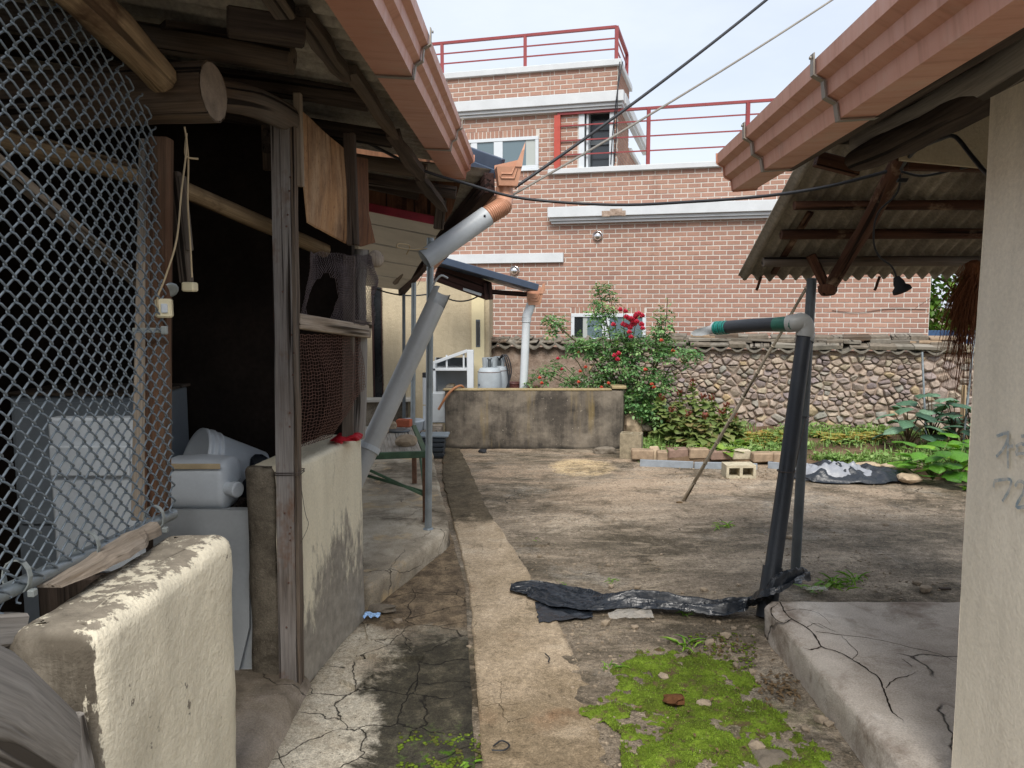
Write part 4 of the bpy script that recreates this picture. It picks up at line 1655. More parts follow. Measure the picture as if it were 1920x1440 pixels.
def lump_wall(foot, z0, z1, rnd_r, amp, seed, nz=16, step=.035):
    """rough plastered wall: footprint (x, y) counter-clockwise, rounded upper edges"""
    pts = []
    n = len(foot)
    for i in range(n):
        a, c = V((*foot[i], 0)), V((*foot[(i + 1) % n], 0))
        pv, nx2 = V((*foot[i - 1], 0)), V((*foot[(i + 2) % n], 0))
        k = max(2, int((c - a).length / step))
        for j in range(k):
            pts.append(a.lerp(c, j / k))
    # round the plan corners
    for _ in range(2):
        pts = [pts[i - 1] * .25 + pts[i] * .5 + pts[(i + 1) % len(pts)] * .25 for i in range(len(pts))]
    N = len(pts)
    nrm = []
    for i in range(N):
        t = (pts[(i + 1) % N] - pts[i - 1]).normalized()
        nrm.append(V((t.y, -t.x, 0)))
    rows = []
    for j in range(nz + 1):
        rows.append((0.0, z0 + (z1 - rnd_r - z0) * j / nz))
    for a in (22, 45, 67, 90):
        rows.append((rnd_r * (1 - math.cos(R(a))), z1 - rnd_r + rnd_r * math.sin(R(a))))
    rows.append((rnd_r * 1.5, z1 + .001))
    vs, fs = [], []
    sv = V((seed, seed * 2, 0))
    for ins, z in rows:
        for i in range(N):
            p = pts[i] - nrm[i] * ins
            p = V((p.x, p.y, z))
            d = amp * mn.noise(p * 4 + sv) + amp * .45 * mn.noise(p * 14 + sv) + amp * .2 * mn.noise(p * 45 + sv)
            vs.append(p + nrm[i] * d + V((0, 0, d * .6 if z > z1 - rnd_r else 0)))
    for r in range(len(rows) - 1):
        for i in range(N):
            i2 = (i + 1) % N
            fs.append((r * N + i, r * N + i2, (r + 1) * N + i2, (r + 1) * N + i))
    m = MB()
    m.add(vs, fs, smooth=True)
    top = vs[-N:]
    c = sum(top, V((0, 0, 0))) / N
    m.add(top + [c], [(i, (i + 1) % N, N) for i in range(N)], smooth=False)
    return m

# near half wall (left of the doorway), far half wall (under the wire window)
o = lump_wall([(-1.01, 1.44), (-.815, 1.44), (-.785, 2.13), (-.985, 2.13)], -.05, .915, .045, .012, 3).build('half_wall', MAT['block_plaster'], shed)
o = lump_wall([(-1.05, 2.99), (-.855, 2.965), (-.727, 3.73), (-.93, 3.76)], -.05, .925, .022, .005, 9).build('half_wall', MAT['shed_plaster'], shed)
lump_wall([(-1.075, 2.99), (-.93, 2.955), (-.93, 2.985), (-1.04, 3.03)], .03, .92, .02, .010, 21).build('door_jamb', MAT['jamb'], shed)
# threshold step
m = MB()
prof = [(-1.5, .075), (-.90, .078), (-.868, .070), (-.84, .04), (-.806, -.02)]
ny = 16
vs = [V((x + .006 * mn.noise(V((j * .7, x * 9, 1))), 1.95 + (1.06) * j / ny, z + .006 * mn.noise(V((j * .6, x * 5, 3))))) for j in range(ny + 1) for x, z in prof]
fs = [(j * 5 + i, j * 5 + i + 1, (j + 1) * 5 + i + 1, (j + 1) * 5 + i) for j in range(ny) for i in range(4)]
m.add(vs, fs, smooth=True)
m.build('threshold', MAT['sill'], shed)
# dark interior shell
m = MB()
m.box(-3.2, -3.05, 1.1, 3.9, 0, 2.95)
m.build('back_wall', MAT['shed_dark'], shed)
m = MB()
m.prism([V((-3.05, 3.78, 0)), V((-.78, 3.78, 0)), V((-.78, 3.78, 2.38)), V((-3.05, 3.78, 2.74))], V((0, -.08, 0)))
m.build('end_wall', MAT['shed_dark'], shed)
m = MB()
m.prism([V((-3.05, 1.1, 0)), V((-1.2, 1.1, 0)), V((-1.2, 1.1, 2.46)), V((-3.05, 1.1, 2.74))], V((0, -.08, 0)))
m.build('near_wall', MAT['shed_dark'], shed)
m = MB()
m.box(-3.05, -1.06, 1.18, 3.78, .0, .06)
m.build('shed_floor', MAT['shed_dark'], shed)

# roof: overlapping corrugated sheets, slope rising away from the eave
EAVE_X, EAVE_Z, SLOPE = -.37, 2.40, .16
def roof_z(x):
    return EAVE_Z + SLOPE * (EAVE_X - x)
def corrugated(y0, y1, x0, x1, zf, pitch, amp, thick=.007, nx_=6, sides=8):
    """waves run across y, sheet spans x0..x1"""
    n = max(6, int((y1 - y0) / pitch * sides))
    m = MB()
    top, bot = [], []
    for i in range(n + 1):
        y = y0 + (y1 - y0) * i / n
        w = amp * math.cos(2 * math.pi * (y - y0) / pitch)
        for j in range(nx_ + 1):
            x = x0 + (x1 - x0) * j / nx_
            z = zf(x, y) + w
            top.append(V((x, y, z + thick)))
            bot.append(V((x, y, z)))
    K = len(top)
    W = nx_ + 1
    fs = []
    for i in range(n):
        for j in range(nx_):
            a = i * W + j
            fs.append((a, a + W, a + W + 1, a + 1))
            fs.append((K + a, K + a + 1, K + a + W + 1, K + a + W))
    for i in range(n):
        for j in (0, nx_):
            a = i * W + j
            fs.append((a, K + a, K + a + W, a + W))
    for i in (0, n):
        for j in range(nx_):
            a = i * W + j
            fs.append((a, a + 1, K + a + 1, K + a))
    m.add(top + bot, fs, smooth=True)
    return m
k = 0
y = 1.28
while y < 4.5:
    y1 = min(y + .84 + .06, 4.62)
    for r, (xa, xb) in enumerate(((EAVE_X, -1.72), (-1.62, -3.25))):
        lift = .009 * ((k + r) % 2) + .018 * r
        corrugated(y, y1, xa, xb, lambda x, yy, L=lift: roof_z(x) + L + .008 * mn.noise(V((x, yy, 3))), .105, .026).build('roof_sheet', MAT['slate_dark'], shed)
    y += .84
    k += 1


def gutter(parent, ref, y_ref, y_near, y_far, slx, slz, dx, dz, bw, side, brackets, mat):
    """ref: top outer edge at y_ref; side -1 when the outside faces +x (profile runs towards -x)"""
    prof = [(-.0, .0), (.03, .27), (.37, .36), (.42, .62), (.76, .71), (.84, 1.0)]
    P = [(side * a * dx, -b * dz) for a, b in prof]
    P += [(side * (dx + bw), -dz + .006), (side * (dx + bw), .02)]
    def pt(i, y, grow=0.0):
        x, z = P[i]
        cx, cz = side * (dx + bw) * .55, -dz * .35
        d = V((x - cx, 0, z - cz))
        if grow: d = d * (1 + grow / max(d.length, 1e-6))
        return V((ref[0] + slx * (y - y_ref) + cx + d.x, y, ref[1] + slz * (y - y_ref) + cz + d.z))
    n = len(P)
    L = 14
    m = MB()
    for grow in (0, -.004):
        vs = []
        for j in range(L + 1):
            y = y_near + (y_far - y_near) * j / L
            for i in range(n):
                vs.append(pt(i, y, grow) + V((.0015 * mn.noise(V((y * 2, i, 0))), 0, .0015 * mn.noise(V((y * 2, i, 5))))))
        fs = [(j * n + i, j * n + i + 1, (j + 1) * n + i + 1, (j + 1) * n + i) for j in range(L) for i in range(n - 1)]
        m.add(vs, fs, smooth=False)
    g_ = m.build('gutter', mat, parent)
    m = MB()
    for ye, s in ((y_far, 1),):
        ring = [pt(i, ye) for i in range(n)]
        m.prism(ring, V((0, -.004 * s, 0)))
        # rolled lip
        for i in range(n - 1):
            m.bar(pt(i, ye, .003), pt(i + 1, ye, .003), .008, .006, up=(0, 1, 0))
    m.build('end_cap', mat, g_)
    for yb in brackets:
        m = MB()
        pts = [pt(i, yb, .006) for i in range(n - 1)]
        pts[0] = pts[0] + V((0, 0, .012))
        sp = []
        for a, b2 in zip(pts, pts[1:]):
            sp += [a, a.lerp(b2, .5)]
        sp.append(pts[-1])
        w = V((0, .011, 0))
        vs = []
        for p in sp:
            d = (p - V((p.x - side * .05, p.y, p.z + .02))).normalized()
            vs += [p - w, p + w, p + w + V((-side * .004, 0, -.002)), p - w + V((-side * .004, 0, -.002))]
        fs = []
        for i in range(len(sp) - 1):
            for a in range(4):
                fs.append((i * 4 + a, i * 4 + (a + 1) % 4, (i + 1) * 4 + (a + 1) % 4, (i + 1) * 4 + a))
        fs += [(0, 3, 2, 1), (len(vs) - 4, len(vs) - 3, len(vs) - 2, len(vs) - 1)]
        m.add(vs, fs)
        m.lathe(pts[0] + V((-side * .006, 0, -.012)), (-side, 0, 0), [(.0045, 0), (.0045, .004), (0, .005)], 8)
        m.build('bracket', MAT['bracket'], g_)
    return g_

gutter(shed, (-.224, 2.431), 4.6, 1.25, 4.6, .0195, .009, .063, .134, .108, -1, (1.45, 2.53, 3.72), MAT['copper'])

UP_ = V((0, 0, 1))
# logs, rafters and battens seen from below
def log(name, pts, r, mat='log_dark', n=12, wob=.18, parent=None, taper=1.0):
    path = smooth_path(pts, 5) if len(pts) > 2 else [lerp(pts[0], pts[1], i / 6) for i in range(7)]
    L = len(path)
    rr = [r * (1 + (taper - 1) * i / (L - 1)) for i in range(L)]
    m = MB().tube(path, rr, n, wob=wob)
    return m.build(name, MAT[mat], parent or shed)

rz = lambda x, drop: roof_z(x) - drop
log('purlin_log', [on_y(60, -90, 1.62), on_y(190, 30, 1.85), on_y(300, 142, 2.2)], .046, 'log_pale')
log('cross_beam', [V((-2.6, 2.5, 2.13)), V((-1.4, 2.36, 2.16)), on_y(400, 172, 2.3)], .084, 'log_brown', 16, .08)
m = MB().lathe(on_y(400, 172, 2.3), (1, -.1, .02), [(.081, .002), (.03, .005), (0, .005)], 16)
m.build('sawn_end', MAT['log_end'], shed)
log('wall_plate_log', [V((-.93, 2.3, 2.17)), on_y(470, 190, 2.62), on_y(540, 222, 2.98)], .05, 'log_brown', 12, .2)
def rafter(px, py, Y, r, x_in=-2.9, mat='log_dark', dz=0.0):
    e = on_y(px, py, Y)
    log('rafter_log', [e, V((lerp(e, (x_in, Y, 0), .5).x, Y + .03, e.z + SLOPE * (e.x - x_in) * .5 + dz)), V((x_in, Y, e.z + SLOPE * (e.x - x_in)))], r, mat, 10, .18)
rafter(548, 112, 2.62, .046, mat='log_brown')
rafter(690, 190, 3.12, .042)
rafter(735, 262, 3.55, .040)
rafter(800, 322, 4.05, .038, mat='log_brown')
rafter(855, 362, 4.5, .036)
m = MB().bar(on_y(425, 40, 2.25), on_y(572, 62, 2.32), .075, .07, ch=.006)
m.build('batten', MAT['log_dark'], shed)
m = MB().bar(on_y(480, -60, 2.0), on_y(535, 22, 2.22), .06, .05, ch=.006)
m.build('batten', MAT['log_brown'], shed)
# broken eave batten running along the gutter
for a, b2, w in (((560, 20, 2.35), (652, 150, 2.82), .055), ((655, 130, 2.86), (742, 258, 3.42), .048), ((735, 250, 3.45), (792, 335, 4.0), .05), ((788, 335, 4.05), (835, 395, 4.5), .05)):
    p, q = on_y(*a), on_y(*b2)
    n = 5
    pts = [lerp(p, q, i / n) + V((random.uniform(-.004, .004), 0, random.uniform(-.004, .004))) for i in range(n + 1)]
    vs, gc = [], []
    s0 = (q - p).normalized().cross(UP_).normalized()
    for i, c in enumerate(pts):
        ww = w * (.55 + .12 * random.uniform(-1, 1)) * (1 if i < n else .45)
        hh = .016 * (1 if i < n else .6)
        tw = random.uniform(-.12, .12)
        for (x, z) in ((-1, -1), (1, -1), (1, 1), (-1, 1)):
            vs.append(c + s0 * (x * ww) + UP_ * (z * hh + tw * x * ww))
            gc.append(V((x * ww, z * hh, c.y)))
    fs = [(0, 1, 2, 3)[::-1], tuple(range(n * 4, n * 4 + 4))]
    for i in range(n):
        for k in range(4):
            fs.append((i * 4 + k, i * 4 + (k + 1) % 4, (i + 1) * 4 + (k + 1) % 4, (i + 1) * 4 + k))
    MB().add(vs, fs, gc=gc).build('eave_batten', MAT[random.choice(('log_brown', 'log_dark'))], shed)
# short dark boards between the rafters
m = MB().bar(on_y(430, 70, 2.75), on_y(300, 52, 2.6), .12, .02)
m.build('batten', MAT['log_dark'], shed)
# upper framing behind the plywood
MB().bar(V((-.92, 3.0, 2.18)), V((-.80, 3.9, 2.16)), .07, .09, ch=.006).build('wall_plate', MAT['log_dark'], shed)
MB().bar(on_y(655, 250, 3.35), on_y(662, 460, 3.35), .05, .04, ch=.004).build('stud', MAT['log_dark'], shed)
MB().bar(on_y(558, 175, 2.99), on_y(562, 350, 2.99), .03, .03, ch=.003).build('stud', MAT['driftwood'], shed)
MB().bar(on_y(505, 235, 3.03), on_y(508, 320, 3.03), .055, .03, ch=.003).build('stud', MAT['log_brown'], shed)
# door post: a weathered board from threshold to beam
p0, p1 = on_y(546, 1283, 2.95), on_y(531, 236, 2.95)
m = MB()
N = 14
for (w0, w1, dy, mat, nm) in ((-.040, .028, 0, 'post_grey', 'door_post'), (.030, .042, .01, 'log_brown', 'post_edging')):
    m = MB()
    vs, gc = [], []
    for i in range(N + 1):
        t = i / N
        c = lerp(p0, p1, t)
        jl, jr = .004 * mn.noise(V((t * 9, w0, 1))), .004 * mn.noise(V((t * 9, w1, 4)))
        for (dx, dyy) in ((w0 + jl, -.025), (w1 + jr, -.025), (w1 + jr, .03), (w0 + jl, .03)):
            vs.append(c + V((dx, dyy + dy, 0)))
            gc.append(V((dx, dyy, c.z + w0 * 50)))
    fs = [(0, 1, 2, 3)[::-1], tuple(range(N * 4, N * 4 + 4))]
    for i in range(N):
        for a in range(4):
            fs.append((i * 4 + a, i * 4 + (a + 1) % 4, (i + 1) * 4 + (a + 1) % 4, (i + 1) * 4 + a))
    m.add(vs, fs, gc=gc)
    m.build(nm, MAT[mat], shed)
m = MB()
for yy, dx in ((884, 0), (888, .004)):
    c = on_y(540, yy, 2.95)
    m.tube([c + V((a, b2, 0)) for a, b2 in ((-.045, -.03), (.052, -.03), (.052, .05), (-.045, .05))], .002, 5, closed=True)
m.tube(smooth_path([on_y(561, 890, 2.92), on_y(572, 960, 2.9), on_y(578, 985, 2.9), on_y(563, 1020, 2.92)], 4), .0012, 4)
m.build('wire_tie', MAT['wire_thin'], shed)
m = MB()
for q in range(16):
    c = on_y(random.uniform(525, 552), random.uniform(330, 1230), 2.922)
    m.lathe(c, (0, -1, 0), [(.004, 0), (.003, .004), (0, .005)], 6)
m.build('nail', MAT['rust_wire'], shed, kind='stuff')
# window side post, rail, plywood
p0, p1 = on_y(671, 822, 3.66), on_y(678, 468, 3.66)
MB().tube([p0, lerp(p0, p1, .2) + V((.006, 0, 0)), lerp(p0, p1, .5), lerp(p0, p1, .8) + V((-.005, 0, 0)), p1], [.034, .032, .036, .03, .034], 9, wob=.25).build('window_post', MAT['grey_timber'], shed)
MB().bar(on_y(655, 480, 3.5), on_y(652, 822, 3.5), .05, .03, ch=.003).build('window_post', MAT['log_brown'], shed)
MB().bar(on_y(556, 602, 2.99), on_y(690, 622, 3.66), .035, .06, ch=.004).build('window_rail', MAT['driftwood'], shed)
MB().bar(on_y(654, 612, 3.58), on_y(692, 618, 3.66), .05, .07, ch=.004).build('window_rail', MAT['driftwood'], shed)
def ply(poly, thick, mat, bulge):
    """plywood cut to the outline of px, py, depth points; slightly warped"""
    P = [on_y(*p) for p in poly]
    c = sum(P, V((0, 0, 0))) / len(P)
    n = (P[1] - P[0]).cross(P[2] - P[0]).normalized()
    if n.y > 0: n = -n
    m = MB()
    q = []
    for i in range(len(P)):
        a, b2 = P[i], P[(i + 1) % len(P)]
        for t in (0, .25, .5, .75):
            q.append(a.lerp(b2, t) + V((0, 0, .004 * mn.noise(a.lerp(b2, t) * 20))))
    N = len(q)
    rings = [q, [p.lerp(c, .35) + n * bulge * .5 for p in q], [p.lerp(c, .7) + n * bulge for p in q]]
    vs = [p for r in rings for p in r] + [c + n * bulge]
    gc = [V((p.y * 1.4 + p.x, 3, p.z)) for p in vs]
    fs = [(r * N + i, r * N + (i + 1) % N, (r + 1) * N + (i + 1) % N, (r + 1) * N + i) for r in range(2) for i in range(N)]
    fs += [(2 * N + i, 2 * N + (i + 1) % N, 3 * N) for i in range(N)]
    if (vs[fs[0][1]] - vs[fs[0][0]]).cross(vs[fs[0][2]] - vs[fs[0][0]]).dot(n) < 0:
        fs = [f[::-1] for f in fs]
    m.add(vs, fs, smooth=True, gc=gc)
    m.add([p - n * thick for p in vs], [f[::-1] for f in fs], smooth=True, gc=gc)
    m.add(q + [p - n * thick for p in q], [(i, i + N, (i + 1) % N + N, (i + 1) % N) for i in range(N)], gc=gc[:N] + gc[:N])
    return m.build('plywood_panel', MAT[mat], shed)
ply([(563, 205, 2.99), (600, 240, 3.12), (650, 283, 3.36), (656, 360, 3.36), (656, 458, 3.36), (600, 428, 3.14), (578, 415, 3.03), (570, 336, 3.0)], .008, 'plywood', .012)
ply([(648, 292, 3.38), (690, 297, 3.62), (692, 400, 3.62), (704, 455, 3.66), (678, 462, 3.55), (654, 452, 3.40)], .008, 'plywood_dark', .006)
m = MB().lathe(on_y(703, 486, 3.72), (.55, -.8, .1), [(0, .0), (.040, 0), (.042, .012), (.030, .022), (0, .024)], 18)
m.build('round_wood_cap', MAT['driftwood'], shed)

# --- rusty wire netting across the window (lower bulging sheet, upper chicken wire)
net = thing('rusty_window_mesh', on_y(620, 850, 3.3), 'rusty bulging wire mesh filling the shed window above the half wall', 'wire mesh')
def low_surface(u, v):
    """u along the window, v upward"""
    a = lerp(on_y(560, 838, 3.0), on_y(668, 805, 3.58), u)
    c = lerp(on_y(560, 628, 3.0), on_y(676, 628, 3.60), u)
    p = lerp(a, c, v)
    bul = .06 * math.sin(math.pi * min(1, v * 1.15)) * (1 - .3 * u) * min(1, u * 4) + .012 * mn.noise(V((u * 4, v * 3, 2)))
    p += V((bul * .9, -bul * .35, 0))
    if v < .45:
        p.z += (.45 - v) * .12 * max(0, u - .55) * 3
    return p
m = MB()
for j in range(34):
    v = j / 33
    u1 = 1.0 if v > .42 else .55 + v * 1.05
    n = 22
    pts = [low_surface(u1 * i / n, v + .006 * (1 if (i % 2) else -1) + .008 * mn.noise(V((i, j * .7, 1)))) for i in range(n + 1)]
    m.tube(pts, .0014, 4, caps=False)
m.build('wires', MAT['rust_wire'], net, kind='stuff')
m = MB()
for i in range(34):
    u = (i / 33) ** 1.0
    n = 20
    pts = []
    for j in range(n + 1):
        v = j / n
        if v < max(0, (u - .55) / 1.05): continue
        pts.append(low_surface(u + .004 * (1 if j % 2 else -1), v))
    if len(pts) > 1:
        m.tube(pts, .0013, 4, caps=False)
m.build('wires', MAT['rust_wire'], net, kind='stuff')
net2 = thing('torn_chicken_wire', on_y(610, 600, 3.3), 'torn grey chicken wire sagging below the plywood above the window rail', 'wire mesh')
def up_surface(u, v):
    top = lerp(on_y(575, 470, 3.05), on_y(694, 480, 3.68), u)
    bot = lerp(on_y(556, 600, 3.0), on_y(692, 612, 3.68), u)
    p = lerp(bot, top, v)
    k = mn.noise(V((u * 3, v * 2.4, 8)))
    p += V((.05 * k + .02, -.04 * k, .015 * mn.noise(V((u * 6, v * 6, 1)))))
    return p
m = MB()
NU, NV = 24, 18
for j in range(NV):
    for sgn in (0, 1):
        pts = []
        for i in range(NU * 2 + 1):
            u = i / (NU * 2)
            dz = (1.0 if (i + (sgn)) % 2 else -.0) / NV
            v = min(1.0, (j + .5 * (sgn * 0)) / NV + dz)
            hole = ((u - .24) / .17) ** 2 + ((v - .28) / .34) ** 2 < 1
            if hole:
                if len(pts) > 1: m.tube(pts, .0013, 3, caps=False)
                pts = []
                continue
            pts.append(up_surface(u, v))
        if len(pts) > 1: m.tube(pts, .0013, 3, caps=False)
m.build('wires', MAT['net_wire'], net2, kind='stuff')

# --- red glove on the half wall
gl = MB()
gp = on_y(640, 822, 3.5)
gp.z = .93
gl.grid(lambda u, v: gp + V((-.05 + .13 * u, -.03 + .09 * v, .008 + .03 * math.sin(math.pi * u) * math.sin(math.pi * v) * (1 + .8 * mn.noise(V((u * 4, v * 4, 2)))))), 14, 10)
for i in range(4):
    b0 = gp + V((.03, -.015 + .018 * i, .016))
    gl.tube(smooth_path([b0, b0 + V((.035, -.008 + .004 * i, .012)), b0 + V((.06, -.012 + .006 * i, -.002 + .006 * (i % 2)))], 3), [.009, .009, .009, .009, .0085, .008, .006], 7)
gl.tube(smooth_path([gp + V((-.02, -.03, .012)), gp + V((.0, -.06, .012)), gp + V((.02, -.072, .008))], 3), [.010, .010, .0095, .009, .008, .008, .006], 7)
tag(gl.build('rubber_glove', MAT['glove']), 'crumpled red rubber glove lying on the cream half wall', 'glove')

# ------------------------------------------------------------------ chain-link panel
FX = -1.0
fence = thing('chain_link_fence', (FX, 1.7, .93), 'grey coated chain link panel tied above the thick cream half wall', 'fence')
W_, PZ = .0265, .0465
first = None
yw = .92
iw = 0
tops = lambda y: 2.06 + max(0, (2.2 - y)) * .42
while yw < 2.2:
    m = MB()
    n = int((tops(yw) - .955) / PZ * 2)
    pts = []
    for j in range(n + 1):
        z = .955 + (j + iw % 2) * PZ / 2
        odd = (j + (iw % 2) * 0) % 2
        y = (W_ * 1.06 if odd else -W_ * .06)
        # round the bends a little with two points each
        xk = .0045
        bow = .012 * mn.noise(V((yw * 2, z * 2, 0)))
        pts.append(V((FX + bow + (xk if not odd else -xk) * .0 , yw + y, z)))
    # front segments slope down towards +y, rear ones the other way
    P2 = []
    for j, p in enumerate(pts):
        if j % 2:   # at right bend: front segment goes up-left next
            P2 += [p + V((-.0042, -.004, -.004)), p + V((.0, .0022, 0)), p + V((.0042, -.004, .004))]
        else:
            P2 += [p + V((.0042, .004, -.004)), p + V((.0, -.0022, 0)), p + V((-.0042, .004, .004))]
    m.tube(P2, .0026, 5, caps=False)
    m.build('wire', MAT['wire_blue'], fence)
    yw += W_
    iw += 1
m = MB().tube([V((FX - .012, .8, 1.045)), V((FX - .012, 1.45, .985)), V((FX - .012, 2.24, .935))], .017, 12)
m.build('bottom_rail', MAT['galv'], fence)
for yb in (1.52, 1.78, 2.12):
    zr = 1.045 - (yb - .8) * .076
    m = MB()
    ring = [V((FX - .010 + .026 * math.cos(a), yb, zr + .034 * math.sin(a) + .012)) for a in [i * 2 * math.pi / 14 for i in range(14)]]
    vs = []
    for p in ring:
        d = (p - V((FX - .01, yb, zr + .012))).normalized() * .003
        vs += [p + V((0, -.006, 0)), p + V((0, .006, 0)), p + d + V((0, .006, 0)), p + d + V((0, -.006, 0))]
    n = len(ring)
    m.add(vs, [(i * 4 + a, i * 4 + (a + 1) % 4, ((i + 1) % n) * 4 + (a + 1) % 4, ((i + 1) % n) * 4 + a) for i in range(n) for a in range(4)])
    m.box(FX + .012, FX + .026, yb - .008, yb + .008, zr - .03, zr - .015, .002)
    m.build('cable_tie', MAT['tie'], fence)

# post that the panel is tied to
m = MB().bar(on_y(296, 968, 2.24), on_y(300, 258, 2.24), .062, .045, ch=.004)
m.build('door_post', MAT['red_post'], shed)
m = MB().bar(on_y(266, 975, 2.28), on_y(282, 262, 2.28), .055, .03, ch=.003)
m.build('door_post', MAT['driftwood'], shed)
c = on_y(290, 619, 2.2)
m = MB().box(c.x - .055, c.x + .04, c.y - .02, c.y - .014, c.z - .007, c.z + .007, .002)
m.box(c.x + .028, c.x + .045, c.y - .028, c.y - .012, c.z - .012, c.z + .012, .003)
m.build('strap', MAT['tie'], shed)
# light switch and its cord
c = on_y(308, 578, 2.19)
sw = MB().obox(c, (.021, .006, 0), (-.004, .016, 0), (0, 0, .027), .005)
o = sw.build('light_switch', MAT['cream_plastic'])
tag(o, 'cream surface mounted light switch on the reddish door post', 'switch')
m = MB().obox(c + V((.008, -.017, 0)), (.008, .002, 0), (0, .003, 0), (0, 0, .013), .002)
m.build('rocker', MAT['white_plastic'], o)
m = MB().tube(smooth_path([on_y(346, 238, 2.25), on_y(350, 275, 2.25), on_y(340, 360, 2.22), on_y(331, 450, 2.2), on_y(310, 520, 2.18), on_y(296, 556, 2.17), on_y(296, 578, 2.17)], 6), .0028, 6)
m.tube(smooth_path([on_y(348, 250, 2.26), on_y(353, 300, 2.26), on_y(352, 380, 2.26), on_y(357, 460, 2.27), on_y(360, 520, 2.28)], 6), .0028, 6)
m.tube(smooth_path([on_y(350, 250, 2.26), on_y(347, 285, 2.25), on_y(352, 295, 2.25), on_y(372, 298, 2.26)], 5), .003, 6)
tag(m.build('electric_cord', MAT['cable_beige']), 'beige twin cord hanging from the beam beside the door post', 'cord')
m = MB().bar(on_y(326, 322, 2.3), on_y(350, 530, 2.32), .034, .03, ch=.003)
m.bar(on_y(342, 330, 2.29), on_y(356, 470, 2.30), .016, .02, ch=.002)
o = m.build('hanging_batten', MAT['log_brown'])
tag(o, 'brown wooden batten hanging in the doorway with a white socket at its foot', 'batten')
c = on_y(356, 538, 2.32)
m = MB().box(c.x - .018, c.x + .018, c.y - .02, c.y + .02, c.z - .014, c.z + .014, .004)
m.build('socket', MAT['cream_plastic'], o)
m = MB()
c = on_y(318, 542, 2.24)
m.lathe(c, (.6, -.6, -.5), [(.012, -.02), (.022, 0), (.024, .006), (.018, .008), (0, .004)], 12)
tag(m.build('small_lamp', MAT['galv']), 'small clear spotlight clipped above the cream switch', 'lamp')

# ------------------------------------------------------------------ things stored inside
m = MB().tube([on_y(-60, 240, 2.1), on_y(320, 345, 2.7), on_y(610, 470, 3.45)], [.034, .032, .03], 10, wob=.12)
tag(m.build('round_pole', MAT['log_pale']), 'pale round pole slung across the dark shed interior', 'pole')
m = MB().bar(on_y(-20, 290, 2.05), on_y(285, 552, 2.45), .05, .025, ch=.003)
tag(m.build('loose_plank', MAT['driftwood']), 'pale loose plank leaning behind the chain link panel', 'plank')
m = MB()
a = on_y(85, 1040, 2.42); c = on_y(245, 1040, 2.42)
m.obox(V(((a.x + c.x) / 2, 2.5, .93)), ((c.x - a.x) / 2, .0, 0), (0, .03, 0), (0, 0, .26), .008)
m.box(a.x + .01, c.x - .01, 2.455, 2.469, 1.0, 1.1, .004)
o = m.build('door_panel', MAT['white_plastic'])
tag(o, 'white appliance door standing behind the chain link panel', 'panel')
m = MB().box(a.x - .05, c.x + .02, 2.44, 2.75, .06, .668, .01)
tag(m.build('wooden_crate', MAT['log_dark']), 'dark wooden crate under the white appliance door', 'crate')
cx1 = on_y(354, 800, 3.7).x
cab = thing('metal_cabinet', (cx1 - .3, 3.5, .06), 'grey metal cabinet at the back of the shed doorway', 'cabinet')
MB().box(cx1 - .6, cx1, 3.3, 3.7, .06, 1.165, .006).build('body', MAT['cabinet_grey'], cab)
MB().box(cx1 - .58, cx1 - .012, 3.288, 3.299, .6, 1.14, .003).build('door', MAT['cabinet_grey'], cab)
MB().box(cx1 - .62, cx1 + .01, 3.28, 3.72, 1.167, 1.18, .003).build('top', MAT['log_brown'], cab)
# bucket lying on its side
bk = thing('plastic_bucket', on_y(400, 905, 3.36), 'white ribbed plastic bucket lying on its side above the jerry can', 'bucket')
p0, p1 = on_y(362, 864, 3.32), on_y(482, 893, 3.5)
ax = (p1 - p0)
L = ax.length
pr = [(.0, .01), (.136, .004), (.150, 0), (.152, .016), (.146, .02), (.146, .034), (.153, .036), (.153, .046), (.145, .05), (.144, .064), (.149, .066), (.149, .074), (.142, .078), (.118, L), (0, L + .002)]
MB().lathe(p0, ax, pr, 32).build('shell', MAT['white_plastic'], bk)
MB().tube(smooth_path([p0 + V((.02, -.15, .02)), p0 + V((.1, -.175, -.05)), p0 + V((.06, -.15, -.13))], 5), .004, 6).build('handle', MAT['galv_dark'], bk)
# jerry can
jc = thing('jerry_can', on_y(380, 955, 3.08), 'white plastic jerry can lying with its ribbed cap towards the door jamb', 'jerry can')
q0, q1 = on_y(300, 957, 3.1), on_y(437, 957, 3.1)
zb, zt_ = q0.z, on_y(380, 862, 3.1).z
m = MB()
def can(u, v):
    a = u * 2 * math.pi
    # superellipse cross-section swept along x
    e = .62
    cy = math.copysign(abs(math.cos(a)) ** e, math.cos(a)) * .11
    cz = math.copysign(abs(math.sin(a)) ** e, math.sin(a)) * (zt_ - zb) / 2
    t = v
    k = min(1, (1 - abs(2 * t - 1)) * 5) ** .5
    x = q0.x + (q1.x - q0.x) * t
    return V((x, 3.17 + cy * k, (zb + zt_) / 2 + cz * k + .006 * mn.noise(V((a, v * 3, 1)))))
m.grid(can, 40, 24)
m.build('body', MAT['white_plastic'], jc)
c = on_y(440, 918, 3.07)
m = MB().lathe(c + V((-.02, .015, .0)), (.9, -.45, 0), [(.028, -.02), (.026, .012), (.032, .013), (.032, .038), (.027, .042), (0, .042)], 20, smooth=False)
m.build('cap', MAT['white_plastic'], jc)
m = MB().box(q0.x, q1.x - .03, 3.055, 3.062, zt_ - .03, zt_ - .008, .002)
m.build('handle_band', MAT['cable_beige'], jc)
tag(MB().box(q0.x - .2, q1.x - .02, 3.12, 3.55, .06, zb - .002, .01).build('wooden_crate', MAT['log_dark']), 'dark wooden crate carrying the jerry can and bucket', 'crate')
m = MB().rock(on_y(480, 915, 3.42), .12, .10, .15, 3, .3, True)
